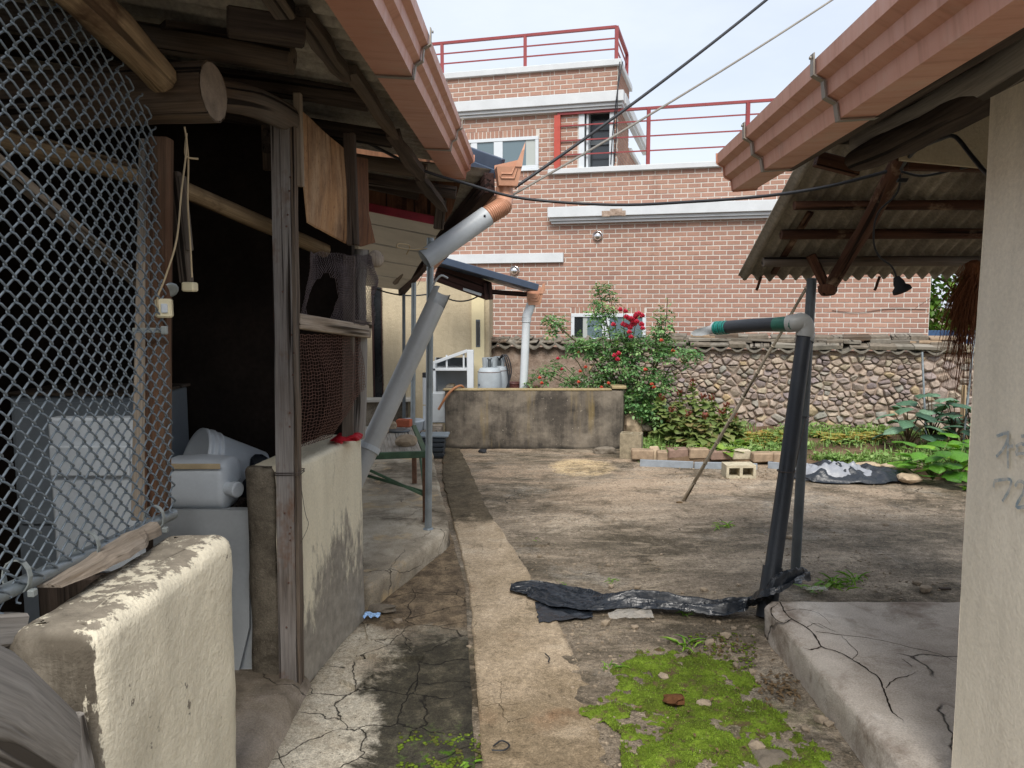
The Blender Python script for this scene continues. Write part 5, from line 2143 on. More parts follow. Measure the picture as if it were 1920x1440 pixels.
tag(m.build('black_bag', MAT['tarp_black']), 'crumpled black plastic bag behind the door jamb', 'bag')
# leaning stack of laminate panels
tips = ['front panel of the leaning grey white stack, with a broken lower corner', 'second grey white panel of the leaning stack', 'third grey white panel of the leaning stack', 'fourth grey white panel of the leaning stack', 'rearmost grey white panel of the leaning stack']
for i in range(5):
    x1 = on_y(462 + i * 4.0, 1000, 3.02 + .02 * i).x
    x0 = on_y(338 + i * 4, 1000, 3.02 + .02 * i).x - .12
    y_ = 3.0 + .016 * i
    zt2 = on_y(400, 958 - i * 1.2, y_ + .04).z
    m = MB()
    poly = [V((x0, y_ + .05, zt2)), V((x0, y_, .066)), V((x1 - (.045 if i == 0 else 0), y_, .066)), V((x1, y_ + .016, .25 if i == 0 else .07)), V((x1 + .004, y_ + .05, zt2))]
    m.prism(poly, V((0, -.009, 0)))
    tag(m.build('laminate_panel', MAT['bluewhite_panel']), tips[i], 'panel', 'laminate panels stacked in the shed doorway')

# weathered slab of wood on the near half wall, timbers at the near corner
a, c = on_x(92, 1098, -.985), on_x(292, 992, -.965)
a.z = .955; c.z = .935
m = MB()
n = 14
vs, gc = [], []
for i in range(n + 1):
    t = i / n
    p = lerp(a, c, t)
    w = .02 + .045 * math.sin(math.pi * min(1, t * 1.1 + .08)) ** .6 * (.7 + .5 * t)
    h = .008 + .028 * t + .006 * mn.noise(V((t * 8, 1, 1)))
    for (s_, z_) in ((-1, 0), (1, 0), (.9, h * .6), (.2, h + .006 * mn.noise(V((t * 14, 4, 1)))), (-.9, h)):
        vs.append(p + V((w * s_ * .8 + .006 * mn.noise(V((t * 9, s_, 2))), 0, z_)))
        gc.append(V((s_ * w, z_, t * .6)))
fs = [tuple(range(5))[::-1], tuple(range(n * 5, n * 5 + 5))]
for i in range(n):
    for q in range(5):
        fs.append((i * 5 + q, i * 5 + (q + 1) % 5, (i + 1) * 5 + (q + 1) % 5, (i + 1) * 5 + q))
m.add(vs, fs, gc=gc)
tag(m.build('driftwood_slab', MAT['driftwood']), 'split weathered slab of wood lying along the top of the cream half wall', 'plank')
m = MB().tube([on_y(-260, 1250, 1.05), on_y(-60, 1330, 1.2), on_y(62, 1405, 1.335)], [.10, .097, .088], 20, wob=.10)
tag(m.build('grey_log', MAT['grey_timber']), 'thick grey cracked log lying in front of the half wall end', 'log')
m = MB().bar(on_y(-120, 1190, 1.32), on_y(34, 1178, 1.5), .05, .062, ch=.006)
tag(m.build('timber_offcut', MAT['grey_timber']), 'squared grey timber offcut poking out above the thick log', 'timber')
m = MB().tube([on_y(150, 1560, 1.40), on_y(140, 1440, 1.40), on_y(132, 1345, 1.405)], [.034, .032, .024], 10, wob=.25)
tag(m.build('tree_stump', MAT['grey_timber']), 'knotty grey stump against the end of the cream half wall', 'log')
# fragment of concrete and snack wrapper at the wall's foot
c = on_z(715, 1145, .02)
tag(MB().rock(c + V((0, 0, .012)), .07, .035, .022, 2, .5).build('concrete_fragment', MAT['stone_dark']), 'dark broken lump of concrete beside the blue wrapper', 'rubble')
c = on_z(697, 1158, .03)
m = MB().grid(lambda u, v: c + V((-.04 + .08 * u, -.02 + .05 * v, .012 + .016 * mn.noise(V((u * 5, v * 5, 9))))), 10, 8, smooth=False)
tag(m.build('snack_wrapper', MAT['wrapper']), 'crumpled blue and white snack wrapper at the foot of the shed wall', 'wrapper')

# ------------------------------------------------------------------ cream house behind the shed
h2 = thing('cream_house', (-1.2, 8.9, 0), 'cream rendered house with dark blue roof edge and low porch ceiling behind the bench', 'house')
RP, RQ = on_y(925, 340, 4.62), on_y(757, 541, 8.4)          # porch rake, falling away from the yard
rk = (RQ - RP).normalized()
LFT = V((-1, -.05, .10)).normalized()
def rake(t):
    return lerp(RP, RQ, t)
MB().bar(rake(-.01) + V((-.03, 0, -.02)), rake(1) + V((-.03, 0, -.02)), .06, .12, ch=.004).build('rake_board', MAT['dark_fascia'], h2)
# corrugated cement sheets above the porch
def porch(u, v):
    p = rake(v) + LFT * (u * 2.2)
    return p + V((0, 0, .05 + .012 * math.cos(2 * math.pi * v * 34)))
m = MB()
m.grid(porch, 5, 270)
top = m.v[:]
m.add([p + V((0, 0, .008)) for p in top], [f[::-1] for f in m.f[:]], smooth=True)
m.build('roof_sheet', MAT['slate_dark'], h2)
# batten with peeling bark inside the rake
MB().tube([rake(.18) + V((-.16, 0, -.02)), rake(.5) + V((-.17, 0, -.035)), rake(.86) + V((-.16, 0, -.03))], .028, 7, wob=.5, flat=True).build('batten', MAT['log_brown'], h2)
# painted ceiling boards
TL, TR = on_y(672, 383, 4.95), on_y(834, 418, 4.9)
BL_, BR_ = on_y(672, 536, 8.5), on_y(757, 545, 8.38)
n_b = 5
MAT['ceil'] = plain('painted_ceiling_board', C('b5b1a8'), .7, .3, 0, .12, 5, .08)
for i in range(n_b):
    a0, a1 = i / n_b, (i + 1) / n_b - .012
    m = MB()
    v0, v1 = [], []
    q = [lerp(TL, BL_, a0 ** 1.25), lerp(TR, BR_, a0 ** 1.25), lerp(TR, BR_, a1 ** 1.25), lerp(TL, BL_, a1 ** 1.25)]
    q = [p + V((0, 0, random.uniform(-.006, .006))) for p in q]
    m.prism(q, V((0, 0, -.012)))
    m.build('ceiling_board', MAT['ceil'], h2)
MB().bar(on_y(688, 388, 4.80), on_y(826, 416, 4.80), .03, .05, ch=.003).build('red_batten', MAT['red_strip'], h2)
# dark boards closing the gap above the ceiling
def board(poly, mat, name, th=.012):
    P = [on_y(*p) for p in poly]
    MB().prism(P[::-1], V((0, -th, 0))).build(name, MAT[mat], h2)
board([(640, 240, 4.86), (800, 262, 4.86), (876, 300, 4.86), (846, 400, 4.86), (834, 416, 4.86), (676, 384, 4.86)], 'plywood_dark', 'gable_board')
board([(762, 345, 4.82), (822, 346, 4.82), (820, 404, 4.82), (763, 396, 4.82)], 'plywood_dark', 'gable_board')
MB().bar(on_y(690, 345, 4.78), on_y(785, 366, 4.78), .05, .06, ch=.004).build('batten', MAT['log_dark'], h2)
MB().bar(on_y(828, 372, 4.8), on_y(822, 430, 4.8), .06, .05, ch=.004).build('batten', MAT['log_brown'], h2)
# walls
wdir = V((1, .10, 0)).normalized()
WC = V((-.325, 9.02, 0))                                     # right-hand corner
wn_ = V((-wdir.y, wdir.x, 0))
def W2(s, d, z):
    return WC - wdir * s + wn_ * d + V((0, 0, z))
def wbox(m, s0, s1, d0, d1, z0, z1, ch=0.0):
    return m.obox(W2((s0 + s1) / 2, (d0 + d1) / 2, (z0 + z1) / 2), -wdir * ((s1 - s0) / 2), wn_ * ((d1 - d0) / 2), V((0, 0, (z1 - z0) / 2)), ch)
S_D = 1.30
wbox(MB(), .14, S_D - .12, .0, .12, .0, 1.84).build('wall', MAT['cream_plaster_house'], h2)
wbox(MB(), S_D - .0, 3.0, .0, .12, .0, 1.9).build('wall', MAT['cream_plaster_house'], h2)
m = wbox(MB(), 0, .15, -.025, .10, .0, 1.78, .004)
m.build('corner_pier', plain('pale_cream_render', C('d6caa6'), .85, .2, 0, .08, 5, .1), h2)
m = MB()
m.obox(WC + V((.03, .9, .88)), V((.03, .0, 0)), V((0, .88, 0)), V((0, 0, .88)))
m.build('wall', MAT['cream_plaster_house'], h2)
m = wbox(MB(), .05, .10, -.031, -.022, 1.08, 1.40, .002)
o = m.build('window', MAT['galv_dark'], h2)
wbox(MB(), .058, .092, -.035, -.032, 1.10, 1.38).build('pane', MAT['glass_dark'], o)
m = wbox(MB(), S_D - .118, S_D - .002, .03, .06, .42, 2.0)
o = m.build('door', MAT['black_door'], h2)
for a in (S_D - .119, S_D - .01):
    wbox(MB(), a - .012, a + .012, .0, .05, .42, 2.0, .002).build('door_frame', MAT['dark_fascia'], o)
wbox(MB(), S_D - .12, S_D, .01, .12, 0, .42).build('door_sill', MAT['sill'], h2)
wbox(MB(), S_D - .45, S_D + .35, -.18, -.004, .46, .50, .006).build('ledge', MAT['ceil'], h2)
wbox(MB(), S_D - .40, S_D + .4, -.10, -.003, .0, .455).build('wall_base', MAT['jamb'], h2)
# roof edge over the gable, fascia and trims
a, b2 = on_y(806, 486, 8.15), on_y(997, 540, 8.62)
m = MB().bar(a, b2, .36, .075, ch=.006)
o = m.build('roof_edge', MAT['blue_metal'], h2)
MB().bar(a + V((0, -.185, .02)), b2 + V((0, -.185, .02)), .012, .05).build('drip_edge', MAT['blue_metal'], o)
a2, b3 = on_y(818, 506, 8.3), on_y(914, 540, 8.52)
MB().bar(a2 + V((0, 0, -.02)), b3 + V((0, 0, -.03)), .04, .20, ch=.004).build('gable_fascia', MAT['dark_fascia'], h2)
MB().bar(on_y(914, 530, 8.5), on_y(917, 562, 8.5), .09, .10, up=(0, 1, 0), ch=.004).build('gable_fascia', MAT['dark_fascia'], h2)
MB().bar(on_y(822, 527, 8.33), on_y(902, 553, 8.47), .035, .03, ch=.003).build('white_trim', MAT['pvc_light'], h2)
MB().bar(on_y(918, 547, 8.5), on_y(985, 552, 8.66), .10, .05, ch=.004).build('soffit', MAT['dark_fascia'], h2)
m = MB().tube(arc(on_y(840, 560, 8.6), on_y(902, 552, 8.6), .05, 8), .008, 6)
m.build('cable', MAT['cable'], h2)
MB().tube(arc(on_y(700, 540, 8.2), on_y(800, 552, 8.4), .04, 8), .008, 6).build('cable', MAT['cable'], h2)
# near corner: dark blue verge, gutter seen from below, hopper and pipes
a, b2 = on_y(878, 296, 4.84), on_y(942, 320, 4.58)
m = MB().bar(a + V((0, 0, .03)), b2 + V((0, 0, .03)), .03, .075, ch=.004)
m.bar(a + V((0, .0, -.032)), b2 + V((0, .0, -.032)), .055, .05, ch=.004)
m.build('verge_trim', MAT['blue_metal'], h2)
m = MB()
gp = [(.0, .05), (.0, -.03), (-.03, -.055), (-.085, -.055), (-.085, .03)]
n = 10
vs = []
for i in range(n + 1):
    p = lerp(rake(.0), rake(.62), i / n) + V((.09, 0, -.03))
    for x, z in gp:
        vs.append(p + V((x, 0, z)))
fs = [(i * 5 + j, i * 5 + j + 1, (i + 1) * 5 + j + 1, (i + 1) * 5 + j) for i in range(n) for j in range(4)]
m.add(vs, fs)
m.add([p + V((-.003, 0, .003)) for p in vs], [f[::-1] for f in fs])
g2 = m.build('gutter', MAT['copper'], h2)
for t in (.12, .3, .48):
    c = rake(t) + V((.09, 0, -.03))
    MB().tube([c + V((.003, 0, .05)), c + V((.003, 0, -.03)), c + V((-.03, 0, -.058)), c + V((-.09, 0, -.058))], .004, 5).build('bracket', MAT['cable'], g2)

dp = thing('copper_downspout', on_y(945, 345, 4.6), 'copper hopper, ribbed elbow and grey pipe draining the porch gutter', 'downspout')
def hopper(parent, c, k, yaw, spike):
    """a box hopper open at the top, its back plate rising to a point"""
    ca, sa = math.cos(yaw), math.sin(yaw)
    def T(x, y, z):
        return c + V((x * ca - y * sa, x * sa + y * ca, z)) * k
    m = MB()
    w, d, h = .055, .045, .085
    low = [(-w * .8, -d * .8, 0), (w * .8, -d * .8, 0), (w * .8, d * .8, 0), (-w * .8, d * .8, 0)]
    up = [(-w, -d, h), (w * 1.15, -d, h), (w * 1.15, d, h), (-w, d, h)]
    vs = [T(*p) for p in low + up]
    inn = [T(x * .9, y * .9, z + (.006 if i < 4 else 0)) for i, (x, y, z) in enumerate(low + up)]
    fs = [(0, 3, 2, 1), (0, 1, 5, 4), (1, 2, 6, 5), (2, 3, 7, 6), (3, 0, 4, 7)]
    m.add(vs + inn, fs + [tuple(q + 8 for q in f[::-1]) for f in fs] + [(4, 5, 13, 12), (5, 6, 14, 13), (6, 7, 15, 14), (7, 4, 12, 15)])
    # raised back and side wings
    m.prism([T(w * .55, -d, h), T(w * 1.15, -d, h), T(w * 1.35, -d, h + .08), T(w * 1.45, -d * .9, h + spike), T(w * 1.1, -d, h + .07)], T(0, .007, 0) - T(0, 0, 0))
    m.prism([T(w * 1.15, -d, h), T(w * 1.15, d, h), T(w * 1.3, d, h + .05), T(w * 1.45, -d, h + spike * .9)], T(.006, 0, 0) - T(0, 0, 0))
    m.prism([T(-w, d, h), T(w * 1.15, d, h), T(w * 1.2, d, h + .05), T(-w, d, h + .02)], T(0, -.006, 0) - T(0, 0, 0))
    # pressed bead on the front
    m.tube([T(-w * .6, -d * .93, h * .38), T(w * .5, -d * .93, h * .38), T(w * .72, -d * 1.02, h * .9)], .004 * k, 5)
    m.tube([T(-w * .6, -d * .96, h * .62), T(w * .3, -d * .96, h * .62), T(w * .5, -d * 1.02, h * .95)], .004 * k, 5)
    m.tube([T(-w * .6, -d * .93, h * .38), T(-w * .68, -d * .95, h * .5), T(-w * .6, -d * .96, h * .62)], .004 * k, 5)
    m.build('hopper', MAT['copper_shiny'], parent)
hopper(dp, on_y(951, 350, 4.52), 1.22, R(8), .115)
pr = .049
pth = smooth_path([on_y(946, 350, 4.55), on_y(946, 368, 4.55), on_y(944, 384, 4.51), on_y(933, 393, 4.49), on_y(913, 405, 4.47), on_y(880, 428, 4.434)], 8)
m = MB()
m.tube(pth[:17], pr, 16)
rib = []
for i, p in enumerate(pth[16:34]):
    rib.append(p)
rr, pp2 = [], []
for i in range(len(rib) - 1):
    for q in range(3):
        pp2.append(lerp(rib[i], rib[i + 1], q / 3))
        rr.append(pr * (1.12 if (i * 3 + q) % 4 in (1, 2) else .97))
m.tube(pp2, rr, 16)
m.tube(pth[33:], pr, 16)
m.build('ribbed_elbow', MAT['copper_shiny'], dp)
a, b2 = on_y(913, 405, 4.47), on_y(796, 487, 4.34)
m = MB().tube([a, b2], .058, 20, caps=False)
m.tube([b2, a], .054, 20, caps=False)
ax = (b2 - a).normalized()
m.build('pipe', MAT['pvc_light'], dp)
MB().lathe(a + (b2 - a) * .06 + V((.010, -.057, .008)), V((.1, -1, .2)), [(.007, 0), (.007, .003), (0, .004)], 8).build('screw', MAT['cable'], dp)
m = MB().tube(smooth_path([b2 + V((-.1, 0, .03)), on_y(768, 461, 4.3), on_y(748, 457, 4.25), on_y(746, 464, 4.25), on_y(775, 468, 4.3), b2 + V((.02, -.03, .06))], 6), .004, 6)
m.build('wire_loop', MAT['cable_beige'], dp)
m = MB().tube(smooth_path([b2 + V((.0, -.07, -.03)), on_y(797, 500, 4.3), on_y(790, 520, 4.35), on_y(783, 535, 4.6)], 5), .002, 4)
m.build('wire_tie', MAT['wire_thin'], dp)

# long loose pipe leaning out of the corner, split at its top end
lp = thing('leaning_pipe', on_z(640, 900, .13), 'long grey plastic pipe with a split top end leaning against the platform corner', 'pipe')
a, b2 = on_y(829, 545, 4.42), on_y(655, 920, 3.95)
dirn = (b2 - a).normalized()
m = MB()
u0 = dirn.orthogonal().normalized(); w0 = dirn.cross(u0)
n = 24
def ring(c, r, cut):
    return [c + (u0 * math.cos(2 * math.pi * i / n) + w0 * math.sin(2 * math.pi * i / n)) * r for i in range(n)]
rows = []
N = 24
vs, gcs = [], []
for j in range(N + 1):
    t = j / N
    vs += ring(lerp(a, b2, t), .054 * (1 + .01 * math.sin(t * 9)), 0)
for j in range(N + 1):
    t = j / N
    vs += ring(lerp(a, b2, t), .0495, 0)
K = (N + 1) * n
fs = []
i0 = max(range(n), key=lambda i: (vs[i] - a).normalized().dot(V((.75, -.6, .3))))
cut = {(i0 + k) % n for k in range(-4, 4)}
for j in range(N):
    for i in range(n):
        if j < 2 and i in cut:      # split mouth
            continue
        i2 = (i + 1) % n
        q = (j * n + i, j * n + i2, (j + 1) * n + i2, (j + 1) * n + i)
        fs.append(q)
        fs.append(tuple(K + x for x in q[::-1]))
for i in range(n):
    if i in cut: continue
    fs.append((i, K + i, K + (i + 1) % n, (i + 1) % n))
m.add(vs, fs, smooth=True)
m.build('pipe', MAT['pvc_grey'], lp)
# the curled strip torn from the mouth
c0 = a
MB().tube(smooth_path([c0 + (u0 * .05 + w0 * .03), c0 + V((-.03, -.03, .06)), c0 + V((.0, -.03, .085)), c0 + V((.035, -.02, .07))], 4), .006, 6).build('torn_strip', MAT['pvc_light'], lp)
t = .80
c = lerp(a, b2, t)
m = MB().lathe(c - dirn * .012, dirn, [(.054, 0), (.061, 0), (.061, .03), (.054, .03)], 24, smooth=False)
m.obox(c + V((-.075, -.02, 0)), (.02, 0, 0), (0, .012, 0), (0, 0, .012), .003)
m.build('pipe_clamp', MAT['pvc_light'], lp)

# galvanised posts along the platform
def post(px, base, top, r, mat, label, group=None):
    m = MB().tube([base, lerp(base, top, .5), top], r, 14)
    m.lathe(base, (0, 0, 1), [(r * 1.5, 0), (r * 1.5, .004), (r, .01)], 14)
    return tag(m.build('steel_post', MAT[mat], loc=base), label, 'post', group)
pb = on_z(803, 992, .13)
post(0, pb, on_y(807, 446, pb.y), .0225, 'galv', 'thickest galvanised post standing in front of the bench end', 'posts on the left platform')
pb = V((on_y(772, 700, 7.6).x, 7.6, .13))
post(0, pb, on_y(776, 508, 7.6), .0245, 'galv', 'galvanised post beside the white pipe with the black cap', 'posts on the left platform')
pb = V((on_y(756, 700, 8.3).x, 8.3, .13))
post(0, pb, on_y(757, 540, 8.3), .018, 'galv_dark', 'thinnest and farthest galvanised post against the cream house', 'posts on the left platform')

# ------------------------------------------------------------------ bench with slatted top
FR = on_z(797, 857, .60); FR.y = 4.98; FR.x = on_y(797, 860, 4.98).x
BRr = on_y(776, 803, 6.1)
zt_ = .585
fr, br = V((FR.x, 4.98, zt_)), V((BRr.x, 6.1, zt_))
ld = V((-(br - fr).normalized().y, (br - fr).normalized().x, 0))
fl, bl = fr + ld * .74, br + ld * .74
bench = thing('green_bench', (fr + bl) / 2 * 1 - V((0, 0, zt_ - .13)), 'low bench with rusty green steel frame and grey slatted top', 'bench')
for a, b2 in ((fl, fr), (fr, br), (br, bl), (bl, fl)):
    MB().bar(a, b2, .035, .042, ch=.002).build('frame_rail', MAT['green_paint'], bench)
ns = 15
for i in range(ns):
    t = (i + .5) / ns
    a, b2 = lerp(fr, fl, .03 + .94 * t), lerp(br, bl, .03 + .94 * t)
    d = (b2 - a).normalized()
    MB().bar(a + d * .02 + V((0, 0, .014)), b2 - d * .02 + V((0, 0, .014 + random.uniform(-.003, .003))), .74 / ns * .93, .012, ch=.002).build('slat', MAT['slat'], bench)
for p, s in ((fr, -1), (fl, 1), (br, -1), (bl, 1)):
    q = p + ld * .018 * -s
    MB().bar(V((p.x, p.y, .13)) , p - V((0, 0, .02)), .036, .036, up=(0, 1, 0), ch=.002).build('leg', MAT['rusty_leg'], bench)
for a, b2 in ((fr, br), (fl, bl)):
    MB().bar(lerp(a, b2, .03) - V((0, 0, .30)), lerp(a, b2, .55) - V((0, 0, .03)), .016, .02, ch=.002).build('brace', MAT['green_paint'], bench)
MB().bar(fr - V((0, 0, .28)), lerp(fl, fr, .35) - V((0, 0, .03)), .014, .018, ch=.002).build('brace', MAT['green_paint'], bench)
MB().bar(lerp(fr, br, .02) - V((0, 0, .26)), lerp(fl, bl, .3) - V((0, 0, .08)), .014, .018, ch=.002).build('brace', MAT['green_paint'], bench)
zt2 = zt_ + .02
def on_bench(px, py):
    p = on_z(px, py, zt2)
    return p
c = on_bench(762, 836)
tag(MB().rock(c + V((0, 0, .035)), .075, .05, .045, 2, .35, rot=.5).build('loose_stone', MAT['stone_pale']), 'angular pale stone on the front edge of the bench', 'stone')
c = on_bench(733, 806)
tag(MB().rock(c + V((0, 0, .03)), .05, .04, .036, 2, .3).build('loose_stone', MAT['stone_pale']), 'rounded pale stone beside the red brick on the bench', 'stone')
c = on_bench(721, 812)
tag(MB().rock(c + V((0, 0, .022)), .035, .03, .028, 2, .3).build('loose_stone', MAT['stone_pale']), 'smallest pale stone near the leaning pipe on the bench', 'stone')
c = on_bench(757, 801)
m = MB().obox(c + V((0, .03, .030)), V((.055, -.008, 0)), V((.006, .04, 0)), V((0, 0, .029)), .004)
m.lathe(c + V((0, .03, .0595)), (0, 0, 1), [(.02, 0), (.02, .001), (0, .001)], 14)
tag(m.build('red_brick', MAT['red_brick_prop']), 'orange red brick lying on the far end of the bench', 'brick')
c = on_bench(748, 808)
m = MB().lathe(c + V((.0, -.02, .001)), (0, 0, 1), [(0, 0), (.085, 0), (.09, .006), (.085, .012), (.05, .010), (0, .010)], 24)
tag(m.build('metal_plate', MAT['galv_dark']), 'dark round metal plate lying in front of the red brick', 'plate')

# ------------------------------------------------------------------ things by the cream wall
cabn = thing('white_cabinet', (on_y(855, 740, 8.75).x, 8.75, .1), 'broken white open cabinet leaning by the gas cylinders', 'cabinet')
cx0, cx1 = on_y(812, 700, 8.72).x, on_y(888, 700, 8.72).x
zc0, zc1 = on_y(850, 790, 8.72).z, on_y(888, 656, 8.72).z
zs = on_y(850, 693, 8.72).z
MB().bar(V((cx1 - .035, 8.72, zc0)), V((cx1 - .035, 8.72, zc1)), .075, .1, up=(0, 1, 0), ch=.004).build('side_panel', MAT['white_frame'], cabn)
MB().box(cx0, cx1 - .074, 8.70, 8.94, zs - .012, zs + .016, .003).build('shelf', MAT['white_frame'], cabn)
MB().box(cx0, cx1 - .07, 8.93, 8.945, zc0, zc1 - .1).build('back_panel', MAT['bluewhite_panel'], cabn)
MB().bar(V((cx0, 8.72, zc1 - .15)), V((cx1 - .07, 8.72, zc1 - .01)), .04, .035, ch=.003).build('top_rail', MAT['white_frame'], cabn)
MB().box(cx0 + .02, cx1 - .09, 8.90, 8.92, zs + .03, zc1 - .10).build('pane', MAT['glass_dark'], cabn)
for f in (.42, .94):
    x = cx0 + (cx1 - .09 - cx0) * f
    MB().box(x - .01, x + .01, 8.72, 8.74, zs + .017, zc1 - .08 + f * .05, .002).build('divider', MAT['white_frame'], cabn)
MB().box(cx0, cx0 + .03, 8.70, 8.94, zc0, zc1 - .16, .003).build('side_panel', MAT['white_frame'], cabn)
c = on_y(826, 768, 8.5)
m = MB().box(c.x - .14, c.x + .07, 8.42, 8.6, .27, .60, .006)
tag(m.build('metal_box', MAT['pvc_light']), 'pale grey metal box between the white pipe and the concrete tank', 'box')
m = MB().box(on_y(785, 800, 7.9).x, -.76, 7.92, 8.4, .13, .262, .01)
tag(m.build('concrete_step', MAT['sill']), 'low concrete step under the white pipe and metal box', 'step')
c = V((on_y(799, 810, 8.0).x, 8.02, .263))
wp = thing('white_pipe', c, 'short upright white pipe with a black cap by the second post', 'pipe')
MB().tube([c, c + V((.0, .0, .58))], .034, 16).build('pipe', MAT['pvc_white'], wp)
MB().lathe(c + V((0, 0, .55)), (0, 0, 1), [(.036, 0), (.036, .045), (.03, .05), (0, .05)], 16).build('cap', MAT['rubber'], wp)
MB().tube([c + V((.036 * math.cos(a), .036 * math.sin(a), .26)) for a in [i * math.pi / 6 for i in range(12)]], .005, 5, closed=True).build('cord', MAT['cable_beige'], wp)
c = V((on_y(771, 800, 7.95).x, 7.98, .13))
bq = thing('white_bucket', c, 'dusty white bucket behind the galvanised posts', 'bucket')
MB().lathe(c, (0, 0, 1), [(0, 0), (.10, 0), (.125, .22), (.135, .225), (.135, .24), (.12, .24), (.1, .02), (0, .02)], 24).build('shell', MAT['white_plastic'], bq)
c = on_z(815, 858, 0)
c.z = .008
tb = thing('plant_tub', c, 'black ribbed plastic tub with a grey lid beside the platform', 'tub')
m = MB()
for k in range(4):
    m.obox(c + V((0, 0, .035 + .052 * k)), (.10 + .006 * k, 0, 0), (0, .09 + .006 * k, 0), (0, 0, .021), .008)
m.obox(c + V((0, 0, .11)), (.09, 0, 0), (0, .08, 0), (0, 0, .105))
m.build('body', MAT['tub'], tb)
m = MB().obox(c + V((0, 0, .232)), (.15, 0, 0), (0, .12, 0), (0, 0, .012), .01)
m.build('lid', MAT['tub_lid'], tb)

# gas cylinders
def cylinder(c, r, h, label):
    g_ = thing('gas_cylinder', c, label, 'gas cylinder', 'gas cylinders behind the concrete tank')
    MB().lathe(c, (0, 0, 1), [(r * .8, 0), (r * .85, .03), (r, .05), (r, h * .90), (r * .96, h * .94), (r * .82, h * .985), (r * .5, h), (0, h)], 28).build('body', MAT['gas_grey'], g_)
    m = MB()
    n = 20
    vs, fs = [], []
    for i in range(n + 1):
        a = R(-60) + R(300) * i / n
        for rr, z in ((r * .58, h * .98), (r * .62, h * 1.145), (r * .58, h * 1.145), (r * .54, h * .98)):
            vs.append(c + V((rr * math.cos(a), rr * math.sin(a), z)))
    for i in range(n):
        for q in range(3):
            fs.append((i * 4 + q, (i + 1) * 4 + q, (i + 1) * 4 + q + 1, i * 4 + q + 1))
    m.add(vs, fs, smooth=False)
    m.build('valve_guard', MAT['gas_grey'], g_)
    m = MB().tube([c + V((0, 0, h * .95)), c + V((0, 0, h * 1.12))], .018, 10)
    m.lathe(c + V((0, 0, h * 1.12)), (0, 0, 1), [(.03, 0), (.03, .015), (0, .016)], 10)
    m.build('valve', MAT['galv_dark'], g_)
    m = MB().lathe(c, (0, 0, 1), [(r * 1.004, h * .93), (r * 1.004, h * .938)], 28)
    m.build('band', MAT['rust_wire'], g_)
    return g_
zb = .12
c1 = V((on_y(918, 720, 8.66).x, 8.66, zb))
h_ = on_y(918, 686, 8.66).z - zb
g1 = cylinder(c1, .135, h_ * .98, 'front grey gas cylinder with dark vertical lettering and a rust line')
c2 = V((on_y(936, 720, 8.86).x, 8.86, zb))
cylinder(c2, .11, h_ * .98, 'rear grey gas cylinder with black hoses, half hidden by the front one')
# the dark vertical lettering on the front cylinder
m = MB()
for (dz, w) in ((.40, .02), (.36, .028), (.32, .018), (.285, .026), (.25, .022), (.215, .028)):
    a = R(205)
    for k in (0, 1):
        aa = a + .16 * k
        p = c1 + V((.1365 * math.cos(aa), .1365 * math.sin(aa), dz * h_ / .55))
        t = V((-math.sin(aa), math.cos(aa), 0))
        m.obox(p, t * .008, V((math.cos(aa), math.sin(aa), 0)) * .0008, V((0, 0, w * .5)))
m.build('lettering', MAT['blue_paint'], g1)
m = MB()
for k in range(3):
    m.tube(smooth_path([c2 + V((-.0, -.02, h_ * 1.08)), c2 + V((.05 + .02 * k, -.12, h_ * 1.15)), c2 + V((.10 + .02 * k, -.13, h_ * .9)), c2 + V((.11 - .02 * k, -.12, h_ * .6)), c2 + V((.05, -.05, h_ * .45))], 6), .008, 6)
tag(m.build('gas_hose', MAT['cable']), 'looped black rubber gas hoses between the two grey cylinders', 'hose')

# earthenware jars
def jar(px, r, h, label):
    c = V((on_y(px, 720, 9.0).x, 8.92, .12))
    m = MB().lathe(c, (0, 0, 1), [(0, 0), (r * .6, 0), (r, h * .5), (r * .95, h * .8), (r * .7, h), (r * .78, h * 1.02), (r * .6, h * 1.02), (r * .6, h * .9), (0, h * .9)], 28)
    tag(m.build('earthenware_jar', MAT['onggi']), label, 'jar', 'brown jars behind the concrete tank')
jar(962, .16, .54, 'reddish brown earthenware jar between the gas cylinders and white downpipe')
jar(997, .14, .50, 'dark glazed earthenware jar just right of the white downpipe')

# white downpipe with its hopper
dw = thing('white_downpipe', V((on_y(982, 728, 8.7).x, 8.7, .12)), 'white downpipe with copper hopper at the end of the blue roof edge', 'downspout')
hopper(dw, on_y(1001, 572, 8.7), 1.5, R(5), .03)
a = on_y(997, 562, 8.7)
MB().tube(smooth_path([a, a + V((-.005, 0, -.06))], 3), .04, 14).build('outlet', MAT['copper_shiny'], dw)
pth = smooth_path([on_y(996, 570, 8.7), on_y(992, 582, 8.7), on_y(988, 592, 8.7), on_y(987, 604, 8.7)], 5)
MB().tube(pth, .052, 16).build('elbow', MAT['pvc_white'], dw)
MB().tube([on_y(987, 600, 8.7), V((on_y(978, 735, 8.7).x, 8.7, .12))], .046, 18).build('pipe', MAT['pvc_white'], dw)
m = MB()
for py in (596, 600, 604):
    c = on_y(987, py, 8.7)
    m.tube([c + V((.05 * math.cos(i * .524), .05 * math.sin(i * .524), 0)) for i in range(12)], .003, 4, closed=True)
m.build('wire_tie', MAT['wire_thin'], dw)

